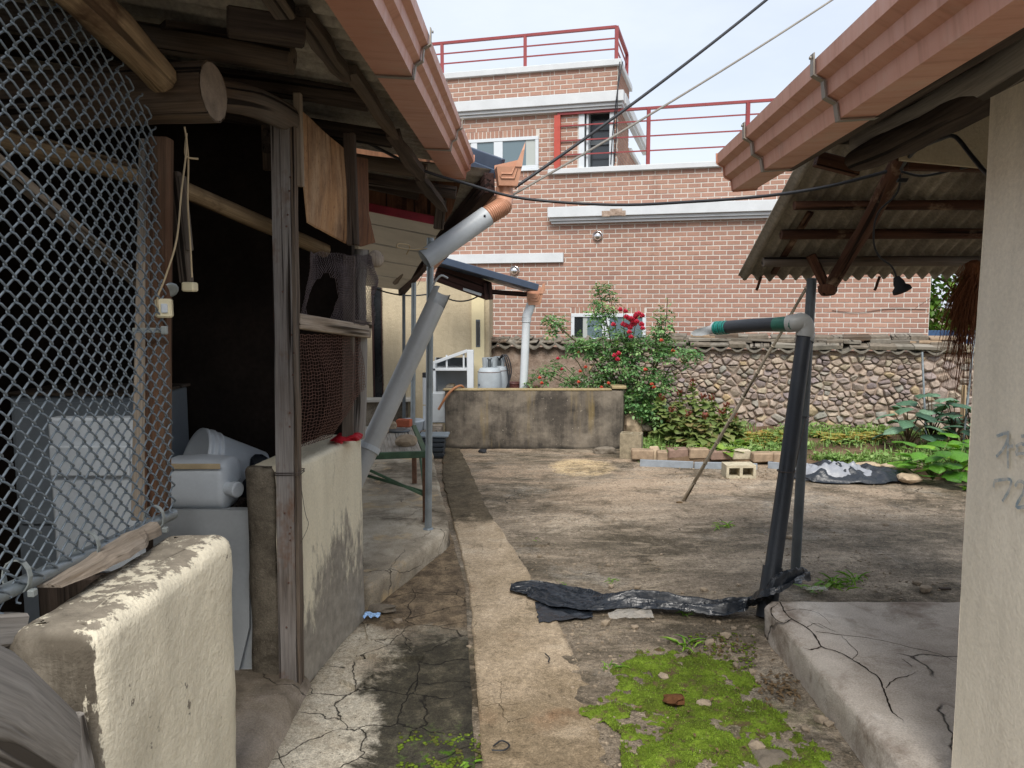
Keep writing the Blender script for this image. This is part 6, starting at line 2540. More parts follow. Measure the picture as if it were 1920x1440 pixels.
# ------------------------------------------------------------------ concrete tank
def tank_material():
    m = M('stained_tank_concrete', .92, .2)
    p = m.pos()
    b = m.noise(p, 9, 7, .7)
    run = m.noise(m.pos((7, 7, .7)), 1.0, 7, .68)
    big = m.noise(m.warp(m.pos((1, 1, 1.3)), 2, .3), 1.9, 6, .65)
    cc = m.ramp(m.op('ADD', m.op('MULTIPLY', run, .5), m.op('MULTIPLY', b, .5)), [(.32, C('665d52')), (.5, C('81786b')), (.68, C('9b9183'))])
    f = m.op('ADD', m.op('MULTIPLY', run, .55), m.op('MULTIPLY', big, .75))
    cc = m.mix(m.mr(f, .50, .74, 0, .95), cc, m.ramp(b, [(.3, C('2c2a28')), (.7, C('4f4942'))]))
    cc = m.mix(m.mr(m.noise(m.pos((5, 5, .6), loc=(3, 1, 2)), 1.0, 5, .6), .58, .68, 0, .45), cc, C('8d7a4f'))
    cc = m.mix(m.mr(m.noise(p, 46, 3, .7), .66, .72, 0, .6), cc, C('bdb3a2'))
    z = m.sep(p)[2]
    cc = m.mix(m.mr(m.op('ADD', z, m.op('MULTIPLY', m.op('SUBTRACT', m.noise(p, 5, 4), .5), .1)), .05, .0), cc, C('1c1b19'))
    m.bump(b, .6, .01)
    m.bump(m.noise(p, 120, 3, .7), .5, .004)
    return m.done(cc)
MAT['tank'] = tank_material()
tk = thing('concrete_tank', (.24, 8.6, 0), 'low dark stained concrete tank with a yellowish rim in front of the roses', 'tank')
xL, xR, zT = -.745, 1.235, .665
def twall(x0, x1, y0, y1, z1, name, mat='tank'):
    m = lump_wall([(x0, y0), (x1, y0), (x1, y1), (x0, y1)], -.03, z1, .012, .004, x0 * 3, nz=8, step=.09)
    m.build(name, MAT[mat], tk)
twall(xL, xR, 8.28, 8.37, zT - .02, 'front_wall')
twall(xR - .12, xR, 8.372, 8.95, zT, 'side_wall')
twall(xL, xL + .09, 8.372, 8.95, zT, 'side_wall')
MAT['rim'] = concrete('ochre_rim_cement', [(.3, C('7d715c')), (.5, C('978765')), (.7, C('ad9d7a'))], scale=2.5, crack=0)
m = MB()
m.box(xR - .15, xR + .006, 8.272, 8.97, zT - .004, zT + .028, .006)
m.build('rim', MAT['rim'], tk)
MB().box(xL - .006, xR - .152, 8.274, 8.376, zT - .022, zT - .002, .005).build('rim', MAT['rim'], tk)
MB().box(xL + .092, xR - .122, 8.374, 8.96, 0, .45).build('fill', MAT['soil'], tk)
m = MB().tube(smooth_path([on_y(822, 768, 8.25), on_y(838, 742, 8.24), on_y(852, 728, 8.27), V((on_y(866, 727, 8.3).x, 8.35, zT + .02)), V((on_y(872, 727, 8.3).x, 8.5, zT - .1))], 6), .014, 8)
tag(m.build('garden_hose', plain('orange_hose', C('9a6a4a'), .6, .3, 0, .15, 10, .05)), 'faded orange hose hanging over the left corner of the concrete tank', 'hose')
for (px, py, s) in ((1130, 838, .10), (1108, 842, .07), (1152, 836, .08)):
    pass
c = on_z(1135, 845, .03)
tag(MB().rock(c, .13, .06, .05, 2, .35).build('kerb_stone', MAT['stone_dark']), 'rough grey stone at the right foot of the concrete tank', 'stone')
c = on_z(905, 846, .02)
tag(MB().rock(c, .05, .04, .03, 2, .4).build('black_lump', MAT['rubber']), 'small black lump at the foot of the concrete tank', 'rubble')

# ------------------------------------------------------------------ house on the right
rh = thing('tiled_house', (1.6, 2.0, 0), 'cream house at the right with copper gutter, log eave and corrugated lean-to', 'house')
MAT['right_wall'] = plaster('beige_smooth_render', C('efe6d4'), C('c6baa6'), worn=1.2, top_dark=(1.9, 2.5), relief=.35)
m = MB()
def rw(u, v):
    y = 2.12 - 1.75 * u
    z = .10 + 2.3 * v
    lean = .03 * (v - .5) * 0
    return V((1.28 + .004 * mn.noise(V((y * 3, z * 3, 1))) + .012 * mn.noise(V((0, z * 1.2, 4))), y, z))
m.grid(lambda u, v: rw(v, u) if False else rw(u, v), 40, 50)
def rw2(u, v):
    z = .10 + 2.3 * v
    return V((1.28 + .012 * mn.noise(V((0, z * 1.2, 4))) + .7 * u, 2.12, z))
m.grid(lambda u, v: rw2(1 - u, v), 14, 50)
m.box(1.30, 2.4, .4, 2.1, .1, 2.45)
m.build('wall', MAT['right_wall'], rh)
# house wall and door recess further back, under the eave (out of sight behind the corner)
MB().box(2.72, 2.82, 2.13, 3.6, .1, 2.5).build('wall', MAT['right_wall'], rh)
gutter(rh, (.861, 2.188), 3.3, 1.0, 3.3, .057, -.004, .082, .151, .085, 1, (1.25, 2.08, 2.82), MAT['copper'])
# eave boards and the big weathered logs
def rlog(name, pts, r, mat, n=14, wob=.2, taper=1.0):
    return log(name, pts, r, mat, n, wob, rh, taper)
rlog('eave_log', [on_y(1622, 268, 3.05), on_y(1760, 200, 2.5), on_y(1960, 80, 1.9), on_y(2120, -40, 1.5)], .062, 'grey_timber', 14, .3)
rlog('eave_log', [on_y(1606, 300, 3.0), on_y(1680, 268, 2.75), on_y(1900, 150, 2.1)], .045, 'log_dark', 12, .35, 1.2)
MB().bar(V((1.08, 3.25, 2.13)), V((.98, 1.0, 2.15)), .16, .05, ch=.006).build('fascia_board', MAT['log_dark'], rh)
MB().bar(V((1.30, 3.2, 2.22)), V((1.26, 1.0, 2.22)), .30, .03).build('eave_soffit', MAT['log_dark'], rh)
m = MB()
m.prism([V((1.02, 3.3, 2.17)), V((3.1, 3.3, 2.75)), V((3.1, 1.0, 2.75)), V((1.0, 1.0, 2.17))][::-1], (0, 0, -.03))
m.build('roof_deck', MAT['log_dark'], rh)
MB().prism([on_y(1690, 300, 2.95), on_y(1690, 268, 2.95), on_y(1880, 190, 2.95), on_y(1900, 320, 2.95)][::-1], V((0, -.02, 0))).build('gable_panel', MAT['cream_plaster_house'], rh)
MB().bar(on_y(1530, 298, 3.3), on_y(1610, 318, 3.3), .05, .06, ch=.004).build('batten', MAT['bark'], rh)
MB().bar(on_y(1700, 302, 3.1), on_y(1900, 306, 3.1), .05, .07, ch=.004).build('batten', MAT['bark'], rh)
# lean-to: corrugated sheets falling away from the house
y_lo, y_hi = 4.5, 3.42
z_lo, z_hi = 1.715, 2.30
xl = 1.315
def leanto(x, y):
    t = (y - y_hi) / (y_lo - y_hi)
    return z_hi + (z_lo - z_hi) * t
def lean_sheet(x0, x1, lift):
    n = int((x1 - x0) / .0735 * 8)
    m = MB()
    top, bot = [], []
    for i in range(n + 1):
        x = x0 + (x1 - x0) * i / n
        w = .017 * math.cos(2 * math.pi * (x - 1.315) / .0735)
        for j in range(7):
            ye = y_lo + .012 * mn.noise(V((x * 9, 2, 1))) + .01 * mn.noise(V((x * 40, 5, 1)))
            y = y_hi + (ye - y_hi) * j / 6
            z = leanto(x, y) + w + lift
            top.append(V((x, y, z + .007)))
            bot.append(V((x, y, z)))
    K = len(top)
    fs = []
    for i in range(n):
        for j in range(6):
            a = i * 7 + j
            fs.append((a, a + 7, a + 8, a + 1))
            fs.append((K + a, K + a + 1, K + a + 8, K + a + 7))
    for i in range(n):
        a = i * 7 + 6
        fs.append((a, a + 7, K + a + 7, K + a))
    for j in range(6):
        a = j
        fs.append((a, a + 1, K + a + 1, K + a))
        a = n * 7 + j
        fs.append((a, K + a, K + a + 1, a + 1))
    m.add(top + bot, fs, smooth=True)
    m.build('roof_sheet', MAT['slate'], rh)
lean_sheet(xl, xl + .74, 0)
lean_sheet(xl + .66, xl + 1.42, .009)
lean_sheet(xl + 1.34, xl + 2.1, 0)
# purlins under it
def purlin(px0, py, px1, py1, dz, mat, hgt, Y):
    a, b2 = on_y(px0, py, Y), on_y(px1, py1, Y)
    b2.z = a.z
    MB().bar(a, b2, .055, hgt, ch=.005).build('purlin', MAT[mat], rh)
for px0, Y, mat, hg in ((1487, 3.80, 'bark', .05), (1464, 4.02, 'bark', .05), (1432, 4.25, 'log_brown', .055)):
    x0 = on_y(px0, 450, Y).x
    z = leanto(0, Y) - .016 - hg / 2 - .014
    MB().tube([V((x0, Y, z)), V((x0 + .9, Y + .01, z + .006)), V((3.3, Y, z))], [hg * .5, hg * .52, hg * .48], 8, wob=.25).build('purlin', MAT[mat], rh)
MB().bar(V((1.49, 3.9, leanto(0, 3.9) - .02)), V((1.49, 4.42, leanto(0, 4.42) - .02)), .03, .016).build('batten', MAT['bark'], rh)
rlog('brace_log', [on_y(1692, 288, 3.2), on_y(1640, 395, 3.6), on_y(1585, 490, 4.05), on_y(1553, 540, 4.22)], .036, 'bark', 12, .22)
MB().bar(on_y(1520, 478, 4.2), on_y(1548, 536, 4.2), .04, .045, ch=.004).build('strut', MAT['bark'], rh)
MB().lathe(on_y(1552, 546, 4.2), (0, -.2, -1), [(.05, -.03), (.05, 0), (.036, .02), (0, .026)], 12).build('strut_end', MAT['bark'], rh)
for px in (1424, 1646):
    c = on_y(px, 528, 4.47)
    MB().tube([c + V((.01, 0, .03)), c, c + V((-.008, 0, -.03)), c + V((-.016, 0, -.05))], .008, 6).build('hook_strip', MAT['bark'], rh)
MB().bar(on_y(1847, 462, 4.3), on_y(1846, 530, 4.3), .012, .02).build('batten', MAT['bark'], rh)

# faded blue brush writing on the wall
def stroke(m, pts, w):
    """brush stroke on the wall plane x = 1.28; pts are photograph sight lines"""
    P = []
    for px, py in pts:
        p = on_x(px, py, 1.277)
        P.append(p)
    P = smooth_path(P, 4) if len(P) > 2 else [lerp(P[0], P[1], i / 5) for i in range(6)]
    vs, fs = [], []
    n = len(P)
    for i in range(n):
        t = (P[min(i + 1, n - 1)] - P[max(i - 1, 0)]).normalized()
        s = V((0, -t.z, t.y)) * (w * (.45 + .12 * mn.noise(V((i * .9, w * 90, pts[0][0])))))
        x = V((1.28 + .012 * mn.noise(V((0, P[i].z * 1.2, 4))) - .0062, P[i].y, P[i].z))
        vs += [x - s, x + s]
    for i in range(n - 1):
        fs.append((i * 2, i * 2 + 1, i * 2 + 3, i * 2 + 2))
    m.add(vs, fs)
m = MB()
wd = .0095
stroke(m, [(1872, 818), (1890, 812), (1893, 822), (1884, 842), (1871, 856)], wd)       # 가
stroke(m, [(1894, 808), (1893, 845), (1893, 878)], wd)
stroke(m, [(1894, 838), (1903, 836)], wd)
stroke(m, [(1908, 838), (1917, 832), (1926, 834)], wd)                                 # second syllable, cut by the frame
stroke(m, [(1908, 852), (1918, 850), (1928, 852)], wd)
stroke(m, [(1912, 840), (1908, 850)], wd)
stroke(m, [(1918, 818), (1930, 816)], wd)
stroke(m, [(1867, 902), (1866, 914)], wd)                                              # 72
stroke(m, [(1867, 902), (1885, 899), (1899, 901), (1893, 922), (1882, 940)], wd)
stroke(m, [(1906, 912), (1914, 902), (1924, 908), (1920, 926), (1908, 950), (1926, 950)], wd)
m.build('wall_writing', MAT['ink'], rh)

# ------------------------------------------------------------------ hanging lamp holder, broom fibre, cables
ls = thing('lamp_holder', on_y(1687, 548, 3.7), 'black rubber lamp holder hanging from a cable under the lean-to', 'lamp')
c = on_y(1682, 523, 3.7)
ax = V((.03, 0, -.06)).normalized()
MB().lathe(c, ax, [(0, -.012), (.014, -.01), (.02, .005), (.026, .02), (.026, .035), (.042, .05), (.044, .066), (.036, .068), (.03, .05), (0, .05)], 18).build('socket', MAT['rubber'], ls)
MB().tube(smooth_path([on_y(1688, 310, 3.25), on_y(1683, 360, 3.35), on_y(1646, 400, 3.45), on_y(1638, 450, 3.55), on_y(1648, 480, 3.6), on_y(1672, 500, 3.66), c], 7), .0045, 7).build('cord', MAT['cable'], ls)
m = MB().tube(smooth_path([on_y(1690, 318, 3.2), on_y(1700, 300, 3.0), on_y(1720, 280, 2.85), on_y(1760, 262, 2.7), on_y(1790, 256, 2.6), on_y(1820, 290, 2.45), on_y(1845, 320, 2.3), on_y(1868, 338, 2.15)], 6), .007, 7)
m.tube(smooth_path([on_y(1690, 322, 3.2), on_y(1730, 330, 3.2), on_y(1790, 318, 3.1), on_y(1830, 310, 3.0)], 6), .005, 6)
m.obox(on_y(1692, 338, 3.2), (.02, 0, 0), (0, .008, 0), (.004, 0, .008), .002)
tag(m.build('eave_cable', MAT['cable']), 'loose black cable looping along the log under the right eave', 'cable')

br_ = thing('straw_bundle', on_y(1818, 650, 3.9), 'bundle of dried brown fibre hanging beside the cream wall', 'bundle')
m = MB()
for i in range(700):
    a = random.uniform(0, 6.28)
    rr = abs(random.gauss(0, .026))
    top = on_y(1826, 510, 3.8) + V((rr * math.cos(a), rr * math.sin(a), random.uniform(-.03, .04)))
    L = random.uniform(.15, .36) if random.random() < .85 else random.uniform(.36, .62)
    e = top + V((random.gauss(-.045, .05), random.gauss(0, .03), -L))
    mid = lerp(top, e, .45) + V((random.gauss(-.012, .014), random.gauss(0, .012), .0))
    m.tube([top, mid, e], [.0016, .0014, .0008], 3, caps=False)
m.build('fibres', MAT['broom'], br_, kind='stuff')
MB().rock(on_y(1830, 505, 3.8), .045, .04, .05, 2, .3, True).build('binding', MAT['broom'], br_)

# ------------------------------------------------------------------ overhead cables
m = MB().tube(arc(on_y(965, 352, 4.7), on_y(1660, -190, 5.6), .06, 24), .0095, 8)
tag(m.build('overhead_cable', MAT['cable']), 'thick black overhead cable rising from the copper hopper to the upper right', 'cable')
m = MB().tube(arc(on_y(960, 366, 4.7), on_y(1780, -150, 6.2), .05, 24), .0072, 8)
tag(m.build('overhead_cable', MAT['cable_grey']), 'thinner grey overhead cable running below the black one', 'cable')
m = MB().tube(smooth_path([on_y(690, 268, 3.9), on_y(790, 318, 4.0), on_y(870, 343, 4.05), on_y(980, 372, 4.1), on_y(1150, 384, 4.0), on_y(1300, 378, 3.8), on_y(1430, 368, 3.65), on_y(1540, 352, 3.5), on_y(1640, 328, 3.35), on_y(1690, 312, 3.25)], 6), .0075, 8)
tag(m.build('sagging_cable', MAT['cable']), 'black cable sagging across the yard between the two eaves', 'cable')

# ------------------------------------------------------------------ pipes and post at the right platform
post(0, on_z(1490, 1091, 0), on_y(1522, 522, 4.28), .027, 'galv_dark', 'dull steel post carrying the corrugated lean-to roof')
dr = thing('black_drain_pipe', on_z(1440, 1160, 0), 'black drain pipe with taped arm and grey scoop beside the steel post', 'pipe')
a, b2 = on_z(1436, 1158, 0), on_y(1509, 625, 4.12)
top = b2
MB().tube([a, lerp(a, b2, .5) + V((.004, 0, 0)), b2], .041, 18).build('pipe', MAT['pvc_black'], dr)
q0, q1 = lerp(a, b2, -.0), lerp(a, b2, .17)
MB().tube([q0, q1], .049, 18).build('sleeve', MAT['pvc_black'], dr)
e0 = on_y(1488, 606, 4.12)
el = smooth_path([top - (top - a).normalized() * .02, top + V((.002, 0, .03)), top + V((-.018, 0, .062)), e0, on_y(1478, 607, 4.14)], 5)
MB().tube(el, .047, 18).build('elbow', MAT['pvc_grey'], dr)
MB().lathe(top - V((0, 0, .045)), (top - a), [(.046, 0), (.049, .0), (.049, .05), (.046, .052)], 18).build('collar', MAT['pvc_light'], dr)
f0, f1 = on_y(1482, 607, 4.13), on_y(1345, 615, 4.62)
MB().tube([f0, lerp(f0, f1, .5) + V((0, 0, .004)), f1], .0385, 18).build('pipe', MAT['pvc_black'], dr)
MB().tube([lerp(f0, f1, -.05), lerp(f0, f1, .08), lerp(f0, f1, .18)], [.041, .043, .0405], 18, wob=.06).build('tape', MAT['tape_dark'], dr)
m = MB()
for i in range(6):
    m.tube([lerp(f0, f1, .84 + .03 * i), lerp(f0, f1, .86 + .03 * i)], .0405 + .0015 * (i % 2), 18)
m.build('tape', MAT['tape'], dr)
# torn scoop at the end of the arm
d = (f1 - f0).normalized()
u0 = d.orthogonal().normalized(); w0 = d.cross(u0)
def scoop(u, v):
    a = u * 2 * math.pi
    k = max(0, math.sin(a * 2 + .8)) ** 2
    L = .012 + (.012 + .115 * k) * v
    r = .038 + .055 * v * v * k
    return f1 + d * (L if v > 0 else 0) + (u0 * math.cos(a) + w0 * math.sin(a)) * r
m = MB().grid(scoop, 28, 6)
vv = m.v[:]
m.add([f1 + (p - f1) * .94 for p in vv], [f[::-1] for f in m.f[:]], smooth=True)
m.build('scoop', MAT['pvc_light'], dr)
m = MB()
c = lerp(a, b2, .50)
pc = on_y(1507, 783, 4.2)
m.tube([c + V((.044 * math.cos(i * .45 + .8), .044 * math.sin(i * .45 + .8), 0)) for i in range(11)], .003, 5, closed=False)
m.tube([c + V((.03, -.035, 0)), pc + V((.0, -.03, 0)), pc + V((.03, 0, 0)), pc + V((0, .03, 0)), c + V((.03, .035, 0))], .003, 5)
m.build('wire_tie', MAT['wire_thin'], dr)

# bamboo pole
bp = thing('bamboo_pole', on_z(1280, 940, 0), 'bleached bamboo pole leaning from the yard up to the lean-to edge', 'pole')
a, b2 = on_z(1281, 940, 0), on_y(1512, 540, 4.72)
N = 9
for i in range(N):
    p, q = lerp(a, b2, i / N), lerp(a, b2, (i + 1) / N)
    if i < 2:
        for k in (-1, 1):
            o = V((.008 * k, 0, 0))
            MB().tube([p + o * (1.3 - i * .6), lerp(p, q, .5) + o, q + o * .3], [.0085, .009, .011], 8).build('split_culm', MAT['bamboo'], bp)
    else:
        MB().tube([p, lerp(p, q, .5) + V((.004 * math.sin(i * 2), 0, 0)), q], [.0145 - .0006 * i, .0135 - .0006 * i, .0145 - .0006 * i], 10).build('culm', MAT['bamboo'], bp)
    MB().lathe(q, (q - p), [(.014 - .0006 * i, -.006), (.018 - .0006 * i, -.002), (.018 - .0006 * i, .003), (.014 - .0006 * i, .007)], 10).build('node', MAT['bamboo'], bp)
p = lerp(a, b2, 3 / N)
MB().tube([p, p + V((.01, 0, .06))], [.004, .002], 5).build('twig', MAT['bamboo'], bp)
tag(MB().rock(on_z(1274, 942, .008), .03, .015, .01, 1, .3).build('wood_chip', MAT['dry_leaf']), 'orange wood chip at the foot of the bamboo pole', 'chip')

# cinder blocks
def cinder(c, ux, uy, uz, name, label, mat):
    """block 390 x 190 x 190 mm halves given as axes; two hollows open along uz"""
    ux, uy, uz = V(ux), V(uy), V(uz)
    m = MB()
    xs_ = [-1, -.82, -.1, .1, .82, 1]
    ys_ = [-1, -.62, .62, 1]
    for i in range(5):
        for j in range(3):
            if j == 1 and i in (1, 3):
                continue
            x0, x1, y0, y1 = xs_[i], xs_[i + 1], ys_[j], ys_[j + 1]
            m.obox(V(c) + ux * ((x0 + x1) / 2) + uy * ((y0 + y1) / 2), ux * ((x1 - x0) / 2 - .0004), uy * ((y1 - y0) / 2 - .0004), uz)
    # web closing the hollows half-way
    m.obox(V(c) + uz * .75, ux * .9, uy * .65, uz * .04)
    return tag(m.build(name, MAT[mat]), label, 'cinder block')
c = on_z(1388, 897, 0)
cinder(c + V((0, .06, .062)), (.135, .004, 0), (0, 0, .062), (0, .085, 0), 'cinder_block', 'pale cinder block lying on its side with two dark hollows in the yard', 'cinder')
c = on_z(1190, 862, 0)
cinder(c + V((-.02, .10, .13)), (.105, -.03, 0), (.02, .07, 0), (0, 0, .13), 'cinder_block', 'old cinder block standing on end at the corner of the concrete tank', 'cinder_dark')

# garden edging: boards, bricks and stones
tips = [((1200, 868), (1300, 872), 'left'), ((1302, 873), (1400, 874), 'middle'), ((1402, 875), (1420, 876), ''), ((1440, 872), (1500, 878), 'right')]
for (a, b2, w), lb in zip(tips, ['blue grey edging board nearest the concrete tank', 'blue grey edging board behind the bamboo pole', 'shortest scrap of blue grey edging board', 'blue grey edging board behind the black drain pipe']):
    p, q = on_z(*a, .03), on_z(*b2, .03)
    tag(MB().bar(p, q, .02, .07, ch=.003).build('edging_board', MAT['edging']), lb, 'edging', 'edging boards along the garden bed')
kb = [(1206, 856, .11, .05, 'kerb_brick', 'long earthy brick beside the standing cinder block'),
      (1243, 858, .05, .045, 'kerb_brick', 'short earthy brick right of the tilted pale slab'),
      (1272, 853, .10, .045, 'kerb_brick_red', 'reddish brick left of the bamboo pole in the garden edging'),
      (1311, 854, .10, .05, 'kerb_brick', 'earthy brick just right of the reddish one in the edging'),
      (1352, 857, .10, .045, 'kerb_brick_red', 'reddish brick behind the bamboo pole in the garden edging'),
      (1390, 856, .095, .05, 'cinder', 'palest flat block of the garden edging'),
      (1432, 861, .10, .045, 'kerb_brick', 'earthy brick left of the black drain pipe'),
      (1462, 862, .06, .05, 'kerb_brick', 'last earthy brick before the black drain pipe')]
for px, py, w, h, mt, lb in kb:
    c = on_z(px, py, .06)
    ax = V((1, random.uniform(-.12, .04), random.uniform(-.04, .04))).normalized()
    ay = V((-ax.y, ax.x, 0))
    m = MB().obox(c + V((0, .05, .015)), ax * w, ay * .06, ax.cross(ay) * h, .010)
    for i, p in enumerate(m.v):
        m.v[i] = p + V((1, 1, 1)) * .006 * mn.noise(p * 14)
    tag(m.build('kerb_brick', MAT[mt]), lb, 'brick', 'bricks edging the garden bed')
c = on_z(1229, 864, 0)
m = MB().obox(c + V((0, -.02, .075)), V((.05, .01, .0)), V((-.02, .02, .075)), V((.004, .022, -.004)), .012)
tag(m.build('leaning_slab', MAT['stone_pale']), 'pale flat slab leaning on the blue grey edging board', 'stone')
for px, py, sx, sz, lb in ((1628, 876, .13, .05, 'flat rounded stone right behind the silver and black plastic heap'), (1682, 880, .15, .065, 'large flat stone at the end of the plastic heap'), (1655, 868, .13, .05, 'upper rounded stone on top of the flat garden stones'), (1705, 896, .11, .04, 'tan stone next to the squash leaves'), (1188, 795, .12, .16, 'upright squared stone at the right end of the concrete tank'), (1213, 800, .09, .06, 'grey stone half hidden under the rose bush'), (1186, 840, .05, .05, 'small tan stone on top of the standing cinder block'), (1730, 875, .13, .05, 'weathered stone under the squash vine')):
    if py < 820:
        c = on_y(px, py, 8.45); 
    else:
        c = on_z(px, py, .05)
    tag(MB().rock(c, sx, .10, sz, 2, .28, rot=random.uniform(-.3, .3)).build('garden_stone', MAT['stone_pale'] if px != 1213 else MAT['stone_dark']), lb, 'stone', 'loose stones along the garden bed')

# metal plant stakes and a split stick
for (a, b2), lb in ((((1738, 800, 8.2), (1729, 660, 8.3)), 'left thin metal stake leaning by the stone wall'), (((1806, 820, 7.6), (1828, 620, 7.6)), 'right thin metal stake rising beside the straw bundle')):
    p, q = on_y(*a), on_y(*b2)
    p.z = .1
    tag(MB().tube([p, q], .011, 8).build('plant_stake', MAT['galv']), lb, 'stake', 'metal stakes among the vegetables')
p, q = on_y(1804, 790, 8.0), on_y(1808, 722, 8.0)
p.z = .1
tag(MB().bar(p, q, .045, .02, ch=.003).build('split_stick', MAT['log_pale']), 'pale split stick stuck in the bed near the wall', 'stick')

# ------------------------------------------------------------------ plants
def rv(s=1.0):
    return V((random.gauss(0, s), random.gauss(0, s), random.gauss(0, s)))


def compound(m, p, d, L, n=5):
    """a rose leaf: paired leaflets and one at the tip"""
    d = V(d).normalized()
    up = V((random.gauss(0, .3), random.gauss(0, .3), 1))
    s = d.cross(up)
    s = s.normalized() if s.length > .01 else d.orthogonal()
    r = random.random()
    for i in range((n - 1) // 2):
        q = p + d * L * (.35 + .4 * i)
        for k in (-1, 1):
            m.leaf(q, s * k + d * .35 + rv(.12), up, L * .52, L * .34, .15, .25, rnd=(r + random.uniform(-.15, .15)) % 1)
    m.leaf(p + d * L, d + rv(.1), up, L * .58, L * .38, .15, .25, rnd=r)


def flower(name, c, r, mat, parent, n=11):
    m = MB()
    for i in range(n):
        a = i * 2.4
        e = .25 + .9 * (i / n)
        d = V((math.cos(a) * math.sin(e * 1.3), math.sin(a) * math.sin(e * 1.3) - .5, math.cos(e * 1.3)))
        m.leaf(V(c) - d * r * .15, d, V((0, 0, 1)), r * 1.05, r * .95, -.25, -.3)
    m.build(name, MAT[mat], parent)


def leafy_mass(m, blobs, n, L):
    tot = sum(b[3] for b in blobs)
    for (px, py, Y, wgt, sx, sz) in blobs:
        c = on_y(px, py, Y)
        for i in range(int(n * wgt / tot)):
            e = rv()
            e = e.normalized() * random.uniform(.2, 1) ** .5
            p = c + V((e.x * sx, e.y * min(sx, .22), e.z * sz))
            compound(m, p, V((random.gauss(0, .6) + e.x * .6, random.gauss(-.5, .5), random.gauss(-.1, .45))), L * random.uniform(.65, 1.15))


def cane(ms, mf, pts, r, L, step=.045):
    path = smooth_path(pts, 6)
    n = len(path)
    ms.tube(path, [r * (1 - .65 * i / (n - 1)) for i in range(n)], 5)
    acc, k = 0, 0
    for a, b2 in zip(path, path[1:]):
        acc += (b2 - a).length
        if acc > step and a.z > .35:
            acc = 0
            k += 1
            t = (b2 - a).normalized()
            s = V((math.cos(k * 2.4), math.sin(k * 2.4), .15))
            compound(mf, a, s + t * .6, L * random.uniform(.7, 1.15))


# climbing rose on the wall
rose = thing('rose_bush', on_y(1205, 800, 8.75), 'tall climbing rose with a bright red flower cluster against the stone wall', 'rose bush')
ms, mf = MB(), MB()
B0 = on_y(1205, 800, 8.78); B0.z = .12
for tip, mid in (((1118, 532, 8.7), (1150, 660, 8.7)), ((1140, 545, 8.6), (1160, 660, 8.7)), ((1128, 560, 8.75), (1140, 680, 8.75)), ((1252, 558, 8.65), (1235, 670, 8.7)), ((1240, 590, 8.6), (1225, 690, 8.7)),
                 ((1195, 590, 8.6), (1190, 680, 8.65)), ((1170, 575, 8.6), (1180, 680, 8.6)), ((1018, 588, 8.55), (1095, 655, 8.65)), ((1045, 612, 8.55), (1110, 665, 8.6)),
                 ((1300, 668, 8.55), (1255, 690, 8.6)), ((1285, 690, 8.5), (1240, 720, 8.6)), ((1270, 640, 8.6), (1230, 690, 8.6))):
    cane(ms, mf, [B0 + rv(.03), lerp(B0, on_y(*mid), .6) + rv(.03), on_y(*mid), lerp(on_y(*mid), on_y(*tip), .6) + rv(.02), on_y(*tip)], .010, .075)
leafy_mass(mf, [(1128, 575, 8.66, .9, .13, .28), (1150, 650, 8.65, 1.5, .30, .22), (1205, 650, 8.62, 1.2, .32, .18), (1160, 690, 8.6, 1.4, .28, .20), (1215, 720, 8.55, 1.4, .30, .20),
                (1190, 755, 8.5, 1.5, .24, .16), (1225, 775, 8.45, 1.2, .24, .14), (1243, 615, 8.6, .6, .12, .24), (1270, 665, 8.55, .6, .26, .10), (1090, 650, 8.6, .7, .18, .10), (1035, 605, 8.55, .35, .14, .09)], 1950, .076)
ms.build('stem', MAT['stem_dark'], rose)
mf.build('foliage', MAT['rose_leaf'], rose)
for i in range(17):
    flower('flower', on_y(1190 + random.gauss(0, 11), 602 + random.gauss(0, 8), 8.40 + random.uniform(-.06, .06)), .052, 'petal_red', rose)
for px, py in ((1150, 611), (1163, 583), (1173, 586), (1180, 625), (1183, 634), (1205, 618), (1152, 669), (1160, 665), (1158, 676), (1198, 590)):
    flower('flower', on_y(px, py, 8.36), .046, 'petal_red', rose)
for px, py in ((1222, 722), (1226, 728), (1210, 695), (1240, 640), (1262, 660)):
    flower('flower', on_y(px, py, 8.35), .036, 'petal_pink', rose)

r2 = thing('rose_bush', on_y(1080, 735, 8.75), 'arching rose sprays with small coral flowers behind the concrete tank', 'rose bush')
ms, mf = MB(), MB()
B1 = on_y(1120, 735, 8.75); B1.z = .45
for tip, mid in (((1002, 708, 8.6), (1050, 682, 8.65)), ((1040, 676, 8.65), (1078, 672, 8.7)), ((1015, 720, 8.6), (1040, 700, 8.6)), ((990, 720, 8.65), (1020, 700, 8.65)), ((1100, 668, 8.7), (1115, 690, 8.7))):
    cane(ms, mf, [B1, on_y(*mid), on_y(*tip)], .006, .065, .035)
leafy_mass(mf, [(1018, 705, 8.6, 1, .12, .10), (1042, 690, 8.6, .8, .12, .08), (1005, 720, 8.6, .5, .10, .07)], 90, .065)
ms.build('stem', MAT['stem'], r2)
mf.build('foliage', MAT['rose_leaf'], r2)
for px, py, mt in ((1046, 674, 'petal_red'), (1053, 694, 'petal_red'), (1086, 663, 'petal_red'), (1012, 710, 'petal_pink'), (1016, 720, 'petal_pink'), (1098, 690, 'petal_pink'), (1088, 698, 'petal_pink')):
    flower('flower', on_y(px, py, 8.5), .034, mt, r2)
r3 = thing('white_flower_bush', on_y(1105, 735, 8.62), 'low bush dotted with tiny white flowers behind the tank rim', 'bush')
ms, mf = MB(), MB()
B2 = V((on_y(1105, 735, 8.62).x, 8.62, .45))
